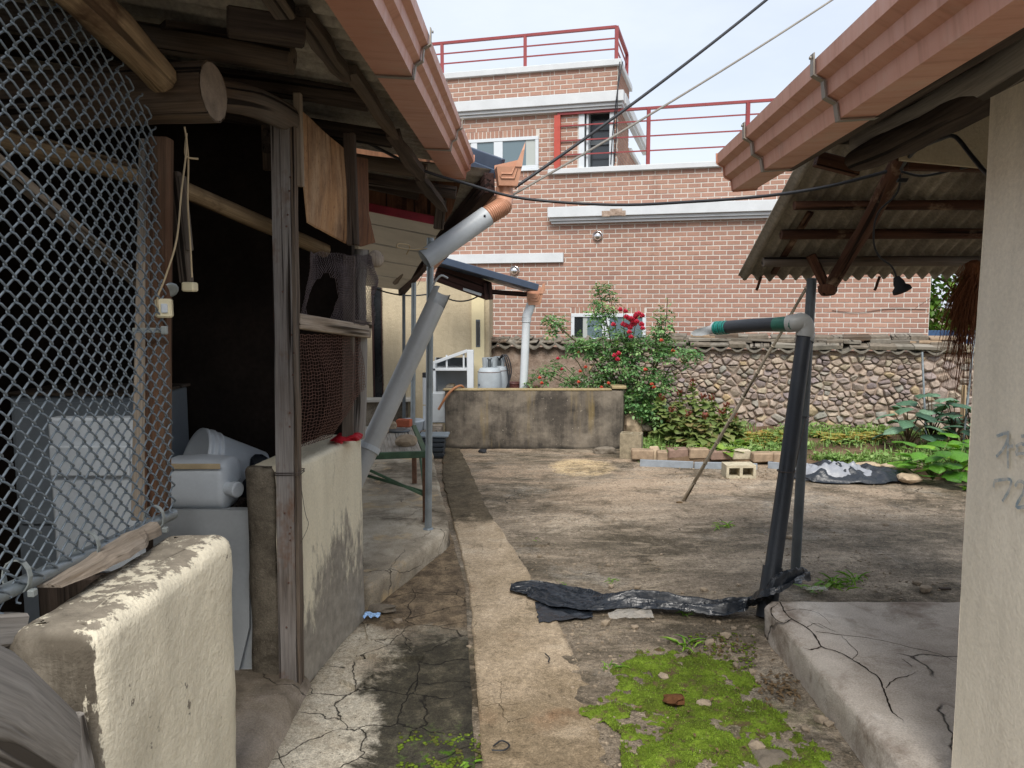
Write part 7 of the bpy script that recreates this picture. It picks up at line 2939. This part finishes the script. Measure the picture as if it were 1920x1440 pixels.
for i in range(9):
    tip = on_y(1105 + random.gauss(0, 32), 706 + random.gauss(0, 9), 8.6 + random.gauss(0, .1))
    cane(ms, mf, [B2, lerp(B2, tip, .5) + V((0, 0, .06)), tip], .005, .055, .03)
leafy_mass(mf, [(1105, 712, 8.6, 1, .27, .12), (1075, 722, 8.6, .5, .16, .08), (1135, 722, 8.58, .5, .14, .08)], 330, .05)
ms.build('stem', MAT['stem'], r3)
mf.build('foliage', MAT['rose_leaf'], r3)
for i in range(26):
    flower('flower', on_y(1110 + random.gauss(0, 20), 718 + random.gauss(0, 9), 8.44), .013, 'petal_white', r3, 6)
for px, py in ((1085, 718), (1141, 720), (1128, 728)):
    flower('flower', on_y(px, py, 8.42), .032, 'petal_pink', r3)


def big_leaf(m, p, d, L, W, lob=.12):
    """broad lobed leaf, 16 faces"""
    p, d = V(p), V(d).normalized()
    s = d.cross(V((random.gauss(0, .2), random.gauss(0, .2), 1))).normalized()
    n = s.cross(d).normalized()
    prof = [(0, .0), (.06, .30), (.25, .50), (.45, .42), (.62, .45), (.82, .22), (1, 0)]
    vs, fs = [], []
    r = random.random()
    ph = random.random() * 9
    for t, w in prof:
        z = -.28 * t * t * L
        c = p + d * L * t + n * z
        q = lob * .25 * L
        vs += [c - s * W * w + n * (q * math.sin(t * 9 + ph) - .06 * W), c - s * W * w * .5 + n * (.04 * W), c, c + s * W * w * .5 + n * (.04 * W), c + s * W * w + n * (q * math.cos(t * 8 + ph) - .06 * W)]
    for i in range(len(prof) - 1):
        for j in range(4):
            fs.append((i * 5 + j, i * 5 + j + 1, i * 5 + j + 6, i * 5 + j + 5))
    m.add(vs, fs, smooth=True, rnd=r)


# vegetables
LET = ['tallest bolted lettuce at the back of the clump against the stone wall', 'bolted lettuce just right of the rose skirt at the back of the clump',
       'red topped lettuce directly right of the tallest one', 'red topped lettuce in front of the tallest one', 'short leafy lettuce at the left front beside the rose',
       'bolted lettuce behind the middle of the bamboo pole', 'short lettuce at the front centre of the clump', 'lowest lettuce at the very front of the clump',
       'front lettuce just left of the bamboo pole', 'rightmost bolted lettuce, right of the bamboo pole', 'lettuce tucked under the rose leaves at the left back']


def lettuce(base, h, label, k, tall=True):
    t = thing('bolted_lettuce', base, LET[k], 'lettuce', 'bolted red topped lettuces in the garden bed')
    base = V(base)
    top = base + V((random.gauss(0, .03), random.gauss(0, .03), h))
    MB().tube([base, lerp(base, top, .5) + rv(.01), top], [.014, .011, .006], 6).build('stem', MAT['stem'], t)
    m = MB()
    n = 46
    for i in range(n):
        f = i / n
        p = lerp(base, top, .05 + .85 * f)
        a = i * 2.4
        d = V((math.cos(a) + random.gauss(0, .3), math.sin(a) + random.gauss(0, .3), random.uniform(-.2, .9)))
        L = (.17 - .09 * f) * random.uniform(.6, 1.2)
        big_leaf(m, p + rv(.012), d, L, L * random.uniform(.7, 1.0), .5)
    m.build('foliage', MAT['lettuce_leaf'], t)
    m = MB()
    for i in range(16):
        a = i * 2.4
        p = lerp(base, top, .88 + .14 * random.random()) + V((math.cos(a), math.sin(a), 0)) * .02
        m.leaf(p, V((math.cos(a) * .7, math.sin(a) * .7, 1)), V((0, 0, 1)), .04, .024, .2, .1)
    m.build('flower_head', MAT['lettuce_top'], t)
for i, (px, py, Y, pt) in enumerate(((1300, 770, 8.45, 712), (1272, 775, 8.3, 735), (1335, 780, 8.4, 742), (1312, 790, 8.2, 742), (1255, 800, 8.15, 768), (1362, 795, 8.3, 760), (1290, 805, 8.05, 775), (1320, 810, 7.95, 780), (1352, 812, 8.05, 772), (1378, 808, 8.2, 780), (1240, 790, 8.3, 742))):
    b0 = on_y(px, py, Y)
    b0.z = bed_z(b0.x, Y)
    lettuce(b0, on_y(px, pt, Y).z - b0.z, 'bolted lettuce with a dark red top between the rose and the bamboo pole', i)


def rosette(base, r, mat, name, label, cat, group, n=16):
    m = MB()
    for i in range(n):
        a = i * 2.4 + random.random() * .4
        f = i / n
        d = V((math.cos(a), math.sin(a), .35 + .9 * f))
        L = r * random.uniform(.75, 1.15) * (1 - .35 * f)
        m.leaf(V(base) + V((0, 0, .01)), d, V((0, 0, 1)), L, L * .6, .15, .5)
    return tag(m.build(name, MAT[mat], loc=base), label, cat, group)
for i in range(18):
    px = random.uniform(1396, 1482); Y = random.uniform(8.05, 8.45)
    b0 = on_y(px, 820, Y); b0.z = bed_z(b0.x, Y)
    rosette(b0, .17, 'lettuce_pale', 'pale_lettuce', 'yellowing tan lettuce left of the black drain pipe', 'lettuce', 'yellowing lettuces left of the pipe')
for i in range(17):
    px = random.uniform(1530, 1662); Y = random.uniform(8.1, 8.4)
    b0 = on_y(px, 820, Y); b0.z = bed_z(b0.x, Y)
    rosette(b0, .15, 'lettuce_pale', 'pale_lettuce', 'yellowing tan lettuce under the stone wall right of the steel post', 'lettuce', 'yellowing lettuces right of the post')
for px, py, lb in ((1326, 843, 'bright green lettuce left of the bamboo pole'), (1358, 850, 'bright green lettuce right behind the bamboo pole'), (1384, 838, 'bright green lettuce farthest right near the edging')):
    b0 = on_z(px, py, .08)
    rosette(b0, .19, 'lettuce_green', 'green_lettuce', lb, 'lettuce', 'green lettuces at the bed edge', 20)


def vegetable(name, base, leaves, mat, label, cat, h, L, spread, group, stemmat='stem_dark'):
    t = thing(name, base, label, cat, group)
    ms, mf = MB(), MB()
    base = V(base)
    for i in range(leaves):
        a = i * 2.4 + random.uniform(-.3, .3)
        f = (i + 1) / leaves
        q = base + V((math.cos(a) * spread * random.uniform(.4, 1), math.sin(a) * spread * random.uniform(.4, 1), h * (.25 + .8 * f)))
        ms.tube([base + V((0, 0, h * .3 * f)), lerp(base, q, .55) + V((0, 0, h * .14)), q], [.009, .006, .004], 5)
        big_leaf(mf, q, V((math.cos(a), math.sin(a), random.uniform(-.15, .35))), L * random.uniform(.7, 1.2), L * random.uniform(.7, .95))
    ms.build('stem', MAT[stemmat], t)
    mf.build('foliage', MAT[mat], t)
for px, py, Y, h, lb in ((1702, 830, 7.75, .42, 'blue green eggplant whose big leaf reaches over the stone wall base'), (1745, 830, 7.85, .52, 'blue green eggplant beside the left metal stake'), (1790, 830, 7.7, .50, 'blue green eggplant beside the split stick'), (1822, 830, 7.6, .44, 'blue green eggplant at the foot of the right metal stake')):
    b0 = on_y(px, py, Y); b0.z = bed_z(b0.x, Y)
    vegetable('eggplant', b0, 13, 'eggplant_leaf', lb, 'eggplant', h, .21, .20, 'eggplants by the stone wall')
for px, py, Y, lb in ((1790, 905, 7.0, 'bright green squash plant closest to the cream wall'), (1748, 900, 7.05, 'bright green squash plant spreading beside the garden stones'), (1815, 880, 7.1, 'bright green squash plant half hidden behind the cream wall')):
    b0 = on_z(px, py, .02)
    vegetable('squash_plant', b0, 17, 'squash_leaf', lb, 'squash plant', .30, .19, .24, 'squash plants at the end of the bed', 'stem')
m = MB().tube(smooth_path([on_z(1800, 890, .05), on_z(1740, 893, .10), on_z(1712, 885, .06), on_z(1690, 865, .14)], 6), .006, 5)
for px, py in ((1718, 868), (1706, 878), (1735, 872)):
    c = on_z(px, py, .08)
    big_leaf(m, c, V((random.gauss(0, .5), -.5, .5)), .13, .11)
tag(m.build('squash_vine', MAT['squash_leaf']), 'thin squash vine creeping over the garden stones', 'vine')

# grass and weeds of the bed
m = MB()
rg = random.Random(5)
cnt = 0
while cnt < 10500:
    x = rg.uniform(1.28, 5.0)
    f = bed_front(x)
    y = f + .06 + (wall_y(x) - f - .1) * rg.random() ** 1.5
    dens = .42 + 1.3 * mn.noise(V((x * 1.9, y * 2.4, 4))) + .5 * mn.noise(V((x * 6, y * 6, 2)))
    if rg.random() > dens: continue
    cnt += 1
    z = bed_z(x, y)
    h = rg.uniform(.03, .10) * (1.2 if rg.random() < .25 else .9)
    a = rg.uniform(0, 6.28)
    lean = V((math.cos(a), math.sin(a), 0)) * h * rg.uniform(.2, .9)
    w = V((-math.sin(a), math.cos(a), 0)) * rg.uniform(.003, .007)
    p = V((x, y, z))
    if rg.random() < .3:
        m.leaf(p + V((0, 0, h * .5)), lean + V((0, 0, h * .3)), UP, h * .7, h * .45, .2, .4, rnd=rg.random())
    else:
        q = p + lean * .4 + V((0, 0, h * .65)); e = p + lean + V((0, 0, h))
        m.add([p - w, p + w, q + w * .7, q - w * .7, e], [(0, 1, 2, 3), (3, 2, 4)], rnd=rg.random())
m.build('grass', MAT['grass'], loc=(2.5, 8, 0), kind='stuff')


def tuft(px, py, n, h, label, mat='weed', z=0.0, broad=False, name='weed', spread=.03):
    c = on_z(px, py, z)
    c.z = z if z else zg(c.x, c.y)
    m = MB()
    for i in range(n):
        a = random.uniform(0, 6.28)
        p = c + V((random.gauss(0, spread), random.gauss(0, spread), 0))
        d = V((math.cos(a), math.sin(a), random.uniform(.4, 1.6)))
        L = h * random.uniform(.5, 1.0) * .75
        m.leaf(p, d, UP, L, L * (.42 if broad else .12), .2, .55)
    return tag(m.build(name, MAT[mat], loc=c), label, 'weed')
tuft(862, 838, 46, .16, 'spiky green weed at the left foot of the concrete tank', broad=False)
tuft(1100, 838, 24, .10, 'leafy weed in the crack at the right foot of the concrete tank', 'rose_leaf', broad=True, spread=.07)
tuft(1570, 1098, 34, .13, 'grassy weed growing behind the cracked right platform', spread=.04)
tuft(1530, 1105, 14, .10, 'broad leaved weed at the corner of the cracked right platform', broad=True, spread=.03)
tuft(1606, 1090, 14, .12, 'thin weed arching behind the middle of the right platform', spread=.03)
tuft(1148, 1090, 20, .05, 'small weed tuft in the yard above the black plastic strip', spread=.02)
tuft(1052, 1098, 12, .05, 'small weed at the upper edge of the black plastic strip', spread=.03)
tuft(1285, 1212, 12, .14, 'slim grass shoot above the mossy patch', spread=.014)
tuft(1172, 1255, 8, .08, 'tiny sprout left of the moss near the sandy strip', spread=.012)
tuft(1140, 1252, 8, .08, 'tiny upright sprout at the far left moss clump', spread=.01)
tuft(1275, 1150, 10, .10, 'thin grass blade poking through the black plastic strip', spread=.02)
tuft(882, 1436, 6, .075, 'single broad leaved shoot at the bottom of the path', broad=True, spread=.008)
tuft(1345, 990, 12, .09, 'left pale grass shoot in the middle of the yard', spread=.03)
tuft(1366, 988, 10, .12, 'right pale grass shoot in the middle of the yard', spread=.012)
tuft(1012, 1020, 10, .05, 'sparse weed over the crack beside the sandy strip', spread=.04)
tuft(1218, 868, 20, .08, 'weed between the tank corner and the edging board', 'grass', spread=.06)
tuft(1820, 920, 14, .12, 'weed at the foot of the cream wall edge', 'squash_leaf', broad=True, spread=.03)

# ------------------------------------------------------------------ moss
MP = [on_z(*q) for q in ((1108, 1338), (1150, 1290), (1178, 1235), (1255, 1222), (1330, 1232), (1400, 1262), (1425, 1300), (1470, 1360), (1525, 1400), (1540, 1470), (1200, 1470), (1188, 1420), (1190, 1380), (1150, 1352))]
def in_poly(x, y, P):
    c = False
    for i in range(len(P)):
        a, b2 = P[i], P[i - 1]
        if (a.y > y) != (b2.y > y) and x < (b2.x - a.x) * (y - a.y) / (b2.y - a.y) + a.x:
            c = not c
    return c
def edge_d(x, y, P):
    d = 9
    for i in range(len(P)):
        a, b2 = P[i - 1], P[i]
        e = b2 - a
        t = max(0, min(1, ((x - a.x) * e.x + (y - a.y) * e.y) / max(e.x ** 2 + e.y ** 2, 1e-9)))
        d = min(d, math.hypot(x - a.x - e.x * t, y - a.y - e.y * t))
    return d if in_poly(x, y, P) else -d
def moss_h(x, y):
    e = edge_d(x, y, MP)
    n = mn.noise(V((x * 7, y * 7, 1))) * .9 + mn.noise(V((x * 18, y * 18, 2))) * .6 + mn.noise(V((x * 45, y * 45, 3))) * .35
    f = min(1.0, e / .20) * .60 + n * 1.2 - .03
    return f if e > -.05 else -1
x0, x1, y0, y1 = .25, 1.15, 2.30, 3.36
NX, NY = 150, 176
H = [[moss_h(x0 + (x1 - x0) * i / NX, y0 + (y1 - y0) * j / NY) for i in range(NX + 1)] for j in range(NY + 1)]
m = MB()
idx = {}
vs, fs = [], []
def vid(i, j):
    if (i, j) not in idx:
        x, y = x0 + (x1 - x0) * i / NX, y0 + (y1 - y0) * j / NY
        h = max(0, H[j][i])
        idx[(i, j)] = len(vs)
        vs.append(V((x, y, zg(x, y) - .002 + .018 * min(1, h) ** .6 + .007 * max(0, mn.noise(V((x * 40, y * 40, 5)))) + .004 * random.random())))
    return idx[(i, j)]
for j in range(NY):
    for i in range(NX):
        if max(H[j][i], H[j][i + 1], H[j + 1][i], H[j + 1][i + 1]) > .02 and min(H[j][i], H[j][i + 1], H[j + 1][i], H[j + 1][i + 1]) > -.4:
            fs.append((vid(i, j), vid(i + 1, j), vid(i + 1, j + 1), vid(i, j + 1)))
m.add(vs, fs, smooth=True)
m.build('moss', MAT['moss'], loc=(.7, 2.8, 0), kind='stuff')
m = MB()
for k in range(26000):
    x, y = random.uniform(x0, x1), random.uniform(y0, y1)
    i, j = int((x - x0) / (x1 - x0) * NX), int((y - y0) / (y1 - y0) * NY)
    h = H[min(j, NY)][min(i, NX)]
    if h < .12: continue
    z = zg(x, y) + .014 * min(1, h) ** .6
    a = random.uniform(0, 6.28)
    w = V((math.cos(a), math.sin(a), 0)) * .0022
    e = V((random.gauss(0, .003), random.gauss(0, .003), random.uniform(.005, .011)))
    p = V((x, y, z))
    m.add([p - w, p + w, p + e], [(0, 1, 2)])
m.build('moss_tips', MAT['moss_tip'], loc=(.7, 2.8, 0), kind='stuff')
# scattered cushions at the edge of the path on the left and beyond the patch
m = MB()
for k in range(900):
    if k < 650:
        px, py = random.uniform(745, 900), random.uniform(1375, 1450)
        if random.random() > (py - 1350) / 90 or mn.noise(V((px * .03, py * .03, 1))) < 0: continue
    else:
        px, py = random.uniform(1290, 1420), random.uniform(1190, 1260)
    c = on_z(px, py)
    r = random.uniform(.002, .009)
    m.rock(c + V((0, 0, .008)), r, r, r * .45, 1, .3, True)
m.build('moss_cushions', MAT['moss'], loc=(.2, 2.6, 0), kind='stuff')

# ------------------------------------------------------------------ plastic sheets
def crumple(p, s, k):
    a = 1 - abs(mn.noise(p * s)) * 2
    b2 = 1 - abs(mn.noise(p * s * 2.3 + V((3, 1, 7)))) * 2
    c = mn.noise(p * s * 5 + V((1, 8, 2)))
    return k * (.6 * a + .3 * b2 + .12 * c)
CL = smooth_path([on_z(957, 1110), on_z(1005, 1112), on_z(1062, 1128), on_z(1120, 1138), on_z(1185, 1141), on_z(1270, 1150), on_z(1350, 1156), on_z(1408, 1152, .02), on_z(1440, 1130, .13), on_z(1474, 1104, .185), on_z(1514, 1100, .165)], 8)
HW = [.05, .115, .15, .12, .085, .075, .075, .065, .05, .05, .02]
def strip_pt(u, v):
    f = u * (len(CL) - 1)
    i = min(int(f), len(CL) - 2)
    p = CL[i].lerp(CL[i + 1], f - i)
    t = (CL[i + 1] - CL[i]).normalized()
    s = V((-t.y, t.x, 0)).normalized()
    g_ = u * (len(HW) - 1)
    k = min(int(g_), len(HW) - 2)
    w = HW[k] + (HW[k + 1] - HW[k]) * (g_ - k)
    side = (v - .5) * 2
    roll = max(0, min(1, (u - .28) / .12))
    flat_h = .006 + .020 * max(0, crumple(V((p.x + side * w, p.y, side)), 5, 1.0))
    q = p + s * side * w * (1 + .25 * mn.noise(V((u * 14, 3, side))))
    folds = .034 * (1 - side * side * .85) * (1 + math.sin(side * 8 + 5 * mn.noise(V((u * 5, 1, 2)))) * .7) + .022 * crumple(V((q.x * .45, q.y * 2.0, side * .4)), 6, 1.0)
    z = (1 - roll) * flat_h + roll * max(.004, folds + .012)
    lift = CL[i].z * (1 if u > .6 else 0)
    z += .007 * crumple(V((q.x, q.y, side)), 19, 1.0)
    return V((q.x, q.y, zg(q.x, q.y) + .012 + z + p.z))
m = MB().grid(strip_pt, 380, 50)
fa, fb, fc, fd = on_z(1003, 1132), on_z(1010, 1172), on_z(1112, 1162), on_z(1108, 1140)
def flap(u, v):
    p = fa.lerp(fd, u).lerp(fb.lerp(fc, u), v)
    p += V((.01 * mn.noise(V((v * 9, u * 3, 1))), .016 * mn.noise(V((u * 8, v * 3, 5))), 0))
    return V((p.x, p.y, zg(p.x, p.y) + .012 + .010 * max(-.4, crumple(V((p.x, p.y, 1)), 12, 1.0))))
m.grid(flap, 44, 22)
tag(m.build('plastic_strip', MAT['tarp_black']), 'long crumpled black plastic sheet lying across the path to the right platform', 'plastic sheet')
c = on_z(1185, 1158)
m = MB().grid(lambda u, v: c + V((-.12 + .22 * u, -.05 + (.06 + .10 * u) * v, .012 + .05 * u * v * (1 - u * .4) + .012 * crumple(V((u, v, 3)), 4, 1.0))), 26, 16)
tag(m.build('clear_film', MAT['film']), 'scrap of clear plastic film beside the black plastic strip', 'plastic sheet')
c = on_z(1527, 1106, .155)
m = MB().grid(lambda u, v: c + V((-.05 + .11 * u, -.03 + .05 * v, .006 + .008 * crumple(V((u, v, 8)), 4, 1.0))), 14, 8)
tag(m.build('clear_film', MAT['film']), 'scrap of pale film on the corner of the cracked right platform', 'plastic sheet')

heap = thing('plastic_heap', on_z(1600, 893), 'crumpled heap of black and silver plastic sheet at the edge of the bed', 'plastic sheet')
hc = on_z(1600, 897)
def heap_fn(sd, k, off, sx, sy, cx):
    def fn(u, v):
        a = u * 2 * math.pi
        r = v * (1 + .22 * mn.noise(V((math.cos(a) * 1.6, math.sin(a) * 1.6, sd))))
        x, y = hc.x + cx + sx * r * math.cos(a), hc.y + sy * r * math.sin(a)
        env = max(0, 1 - r) ** .5
        left = 1.0 + .9 * max(0, -math.cos(a) * r)
        z = .01 + env * k * left * (.50 + .55 * max(-.5, crumple(V((x, y, sd)), 4.0, 1.0)) + .20 * crumple(V((x, y, sd + 5)), 11.0, 1.0)) + off * env
        return V((x, y, max(.004, z)))
    return fn
m = MB().grid(heap_fn(2, .135, 0, .56, .25, 0), 130, 34, smooth=True)
m.build('black_sheet', MAT['tarp_black'], heap)
m = MB().grid(heap_fn(7, .155, -.006, .42, .20, -.10), 120, 30, smooth=True)
m.build('silver_sheet', MAT['tarp_silver'], heap)

# ------------------------------------------------------------------ pebbles, leaves, twigs
pk = [(788, 0), ]
spots = [(1200, 1155, .030), (745, 1168, .028), (1135, 1170, .030), (1146, 1100, .022), (1195, 1103, .020), (1012, 1045, .022), (1320, 1108, .024), (1385, 1098, .016), (1280, 1112, .014),
         (880, 1216, .016), (1165, 1150, .016), (1190, 1178, .02), (1215, 1160, .014), (1348, 1168, .014), (1375, 1180, .018), (1400, 1178, .016), (1320, 1325, .032), (1243, 1275, .03), (1418, 1408, .036),
         (1262, 1205, .024), (1330, 1208, .03), (1360, 1195, .028), (1380, 1250, .022), (1410, 1262, .02), (1540, 1355, .030), (1553, 1362, .022), (1510, 1372, .018), (970, 895, .02), (1143, 940, .018), (1015, 905, .02),
         (1480, 1012, .03), (1735, 1110, .04), (1720, 1098, .028), (1625, 1080, .02), (1660, 985, .025), (1240, 1040, .014), (1222, 1050, .013), (1140, 1060, .016)]
for px, py, r in spots:
    c = on_z(px, py)
    c.z = zg(c.x, c.y) + r * .4
    o = MB().rock(c, r, r * random.uniform(.6, .9), r * .6, 1, .35, rot=random.uniform(0, 3)).build('pebble', MAT['pebble'])
    tag(o, 'small grey tan pebble lying loose on the yard concrete', 'pebble', 'pebbles scattered over the yard')
c = on_z(1262, 1325); c.z = .03
tag(MB().rock(c, .042, .030, .018, 2, .5).build('rust_stone', plain('rust_brown_stone', C('553a26'), .95, .1, 0, .4, 30, .5)), 'rust brown flake of stone in the middle of the moss', 'stone')
c = on_z(1445, 1425); c.z = .004
tag(MB().rock(c, .07, .06, .022, 2, .2).build('embedded_stone', MAT['stone_dark']), 'pale rounded stone bedded at the lower right of the moss', 'stone')
m = MB()
for k in range(5200):
    a, b2 = random.random(), random.random()
    x = -.1 + 3.6 * a
    y = 2.4 + 5.0 * b2 ** 1.6
    if mn.noise(V((x * 1.3, y * 1.3, 9))) < -.05: continue
    r = random.uniform(.002, .0075)
    m.rock(V((x, y, zg(x, y) + r * .3)), r * 1.3, r, r * .7, 0 or 1, .3) if r > .0062 else m.obox(V((x, y, zg(x, y) + r * .3)), rv(.6).normalized() * r, rv(.6).normalized() * r * .8, (0, 0, r * .5))
m.build('gravel', MAT['pebble'], loc=(1.5, 4.5, 0), kind='stuff')
m = MB()
for k in range(330):
    if k < 120: px, py = 1460 + random.gauss(0, 20), 1290 + random.gauss(0, 16)
    elif k < 190: px, py = 1355 + random.gauss(0, 30), 1210 + random.gauss(0, 10)
    elif k < 215: px, py = random.uniform(1200, 1500), random.uniform(1300, 1430)
    else: px, py = random.uniform(1250, 1520), random.uniform(880, 900)
    c = on_z(px, py)
    a = random.uniform(0, 6.28)
    c.z = zg(c.x, c.y) + .008 + (.02 if 189 < k < 215 else 0)
    m.leaf(c, V((math.cos(a), math.sin(a), random.uniform(-.2, .3))), UP, random.uniform(.012, .032), .011, .2, .3)
m.build('fallen_leaves', MAT['dry_leaf'], loc=(1, 3, 0), kind='stuff')
for pts, lb in (([(1022, 1236), (1030, 1244), (1028, 1252)], 'short dark curled twig on the sandy strip'), ([(925, 1412), (940, 1402), (955, 1410), (945, 1420), (922, 1420)], 'thin dark loop of wire on the lower sandy strip')):
    P = [on_z(*q) for q in pts]
    for p in P: p.z = .026
    tag(MB().tube(smooth_path(P, 5), .003, 5).build('twig', MAT['cable']), lb, 'twig')
c = on_z(1772, 1106); c.z = .01
tag(MB().box(c.x - .03, c.x + .03, c.y - .012, c.y + .012, 0, .012, .003).build('wood_scrap', MAT['log_dark']), 'small dark scrap of wood behind the right platform', 'scrap')
c = on_z(1000, 1024)
tag(MB().prism([c + V((-.09, -.03, .02)), c + V((.07, -.035, .022)), c + V((.11, .02, .018)), c + V((-.02, .045, .02))], (0, 0, .03)).build('paving_fragment', MAT['yard']), 'lifted flake of yard concrete by the crack beside the sandy strip', 'paving slab')
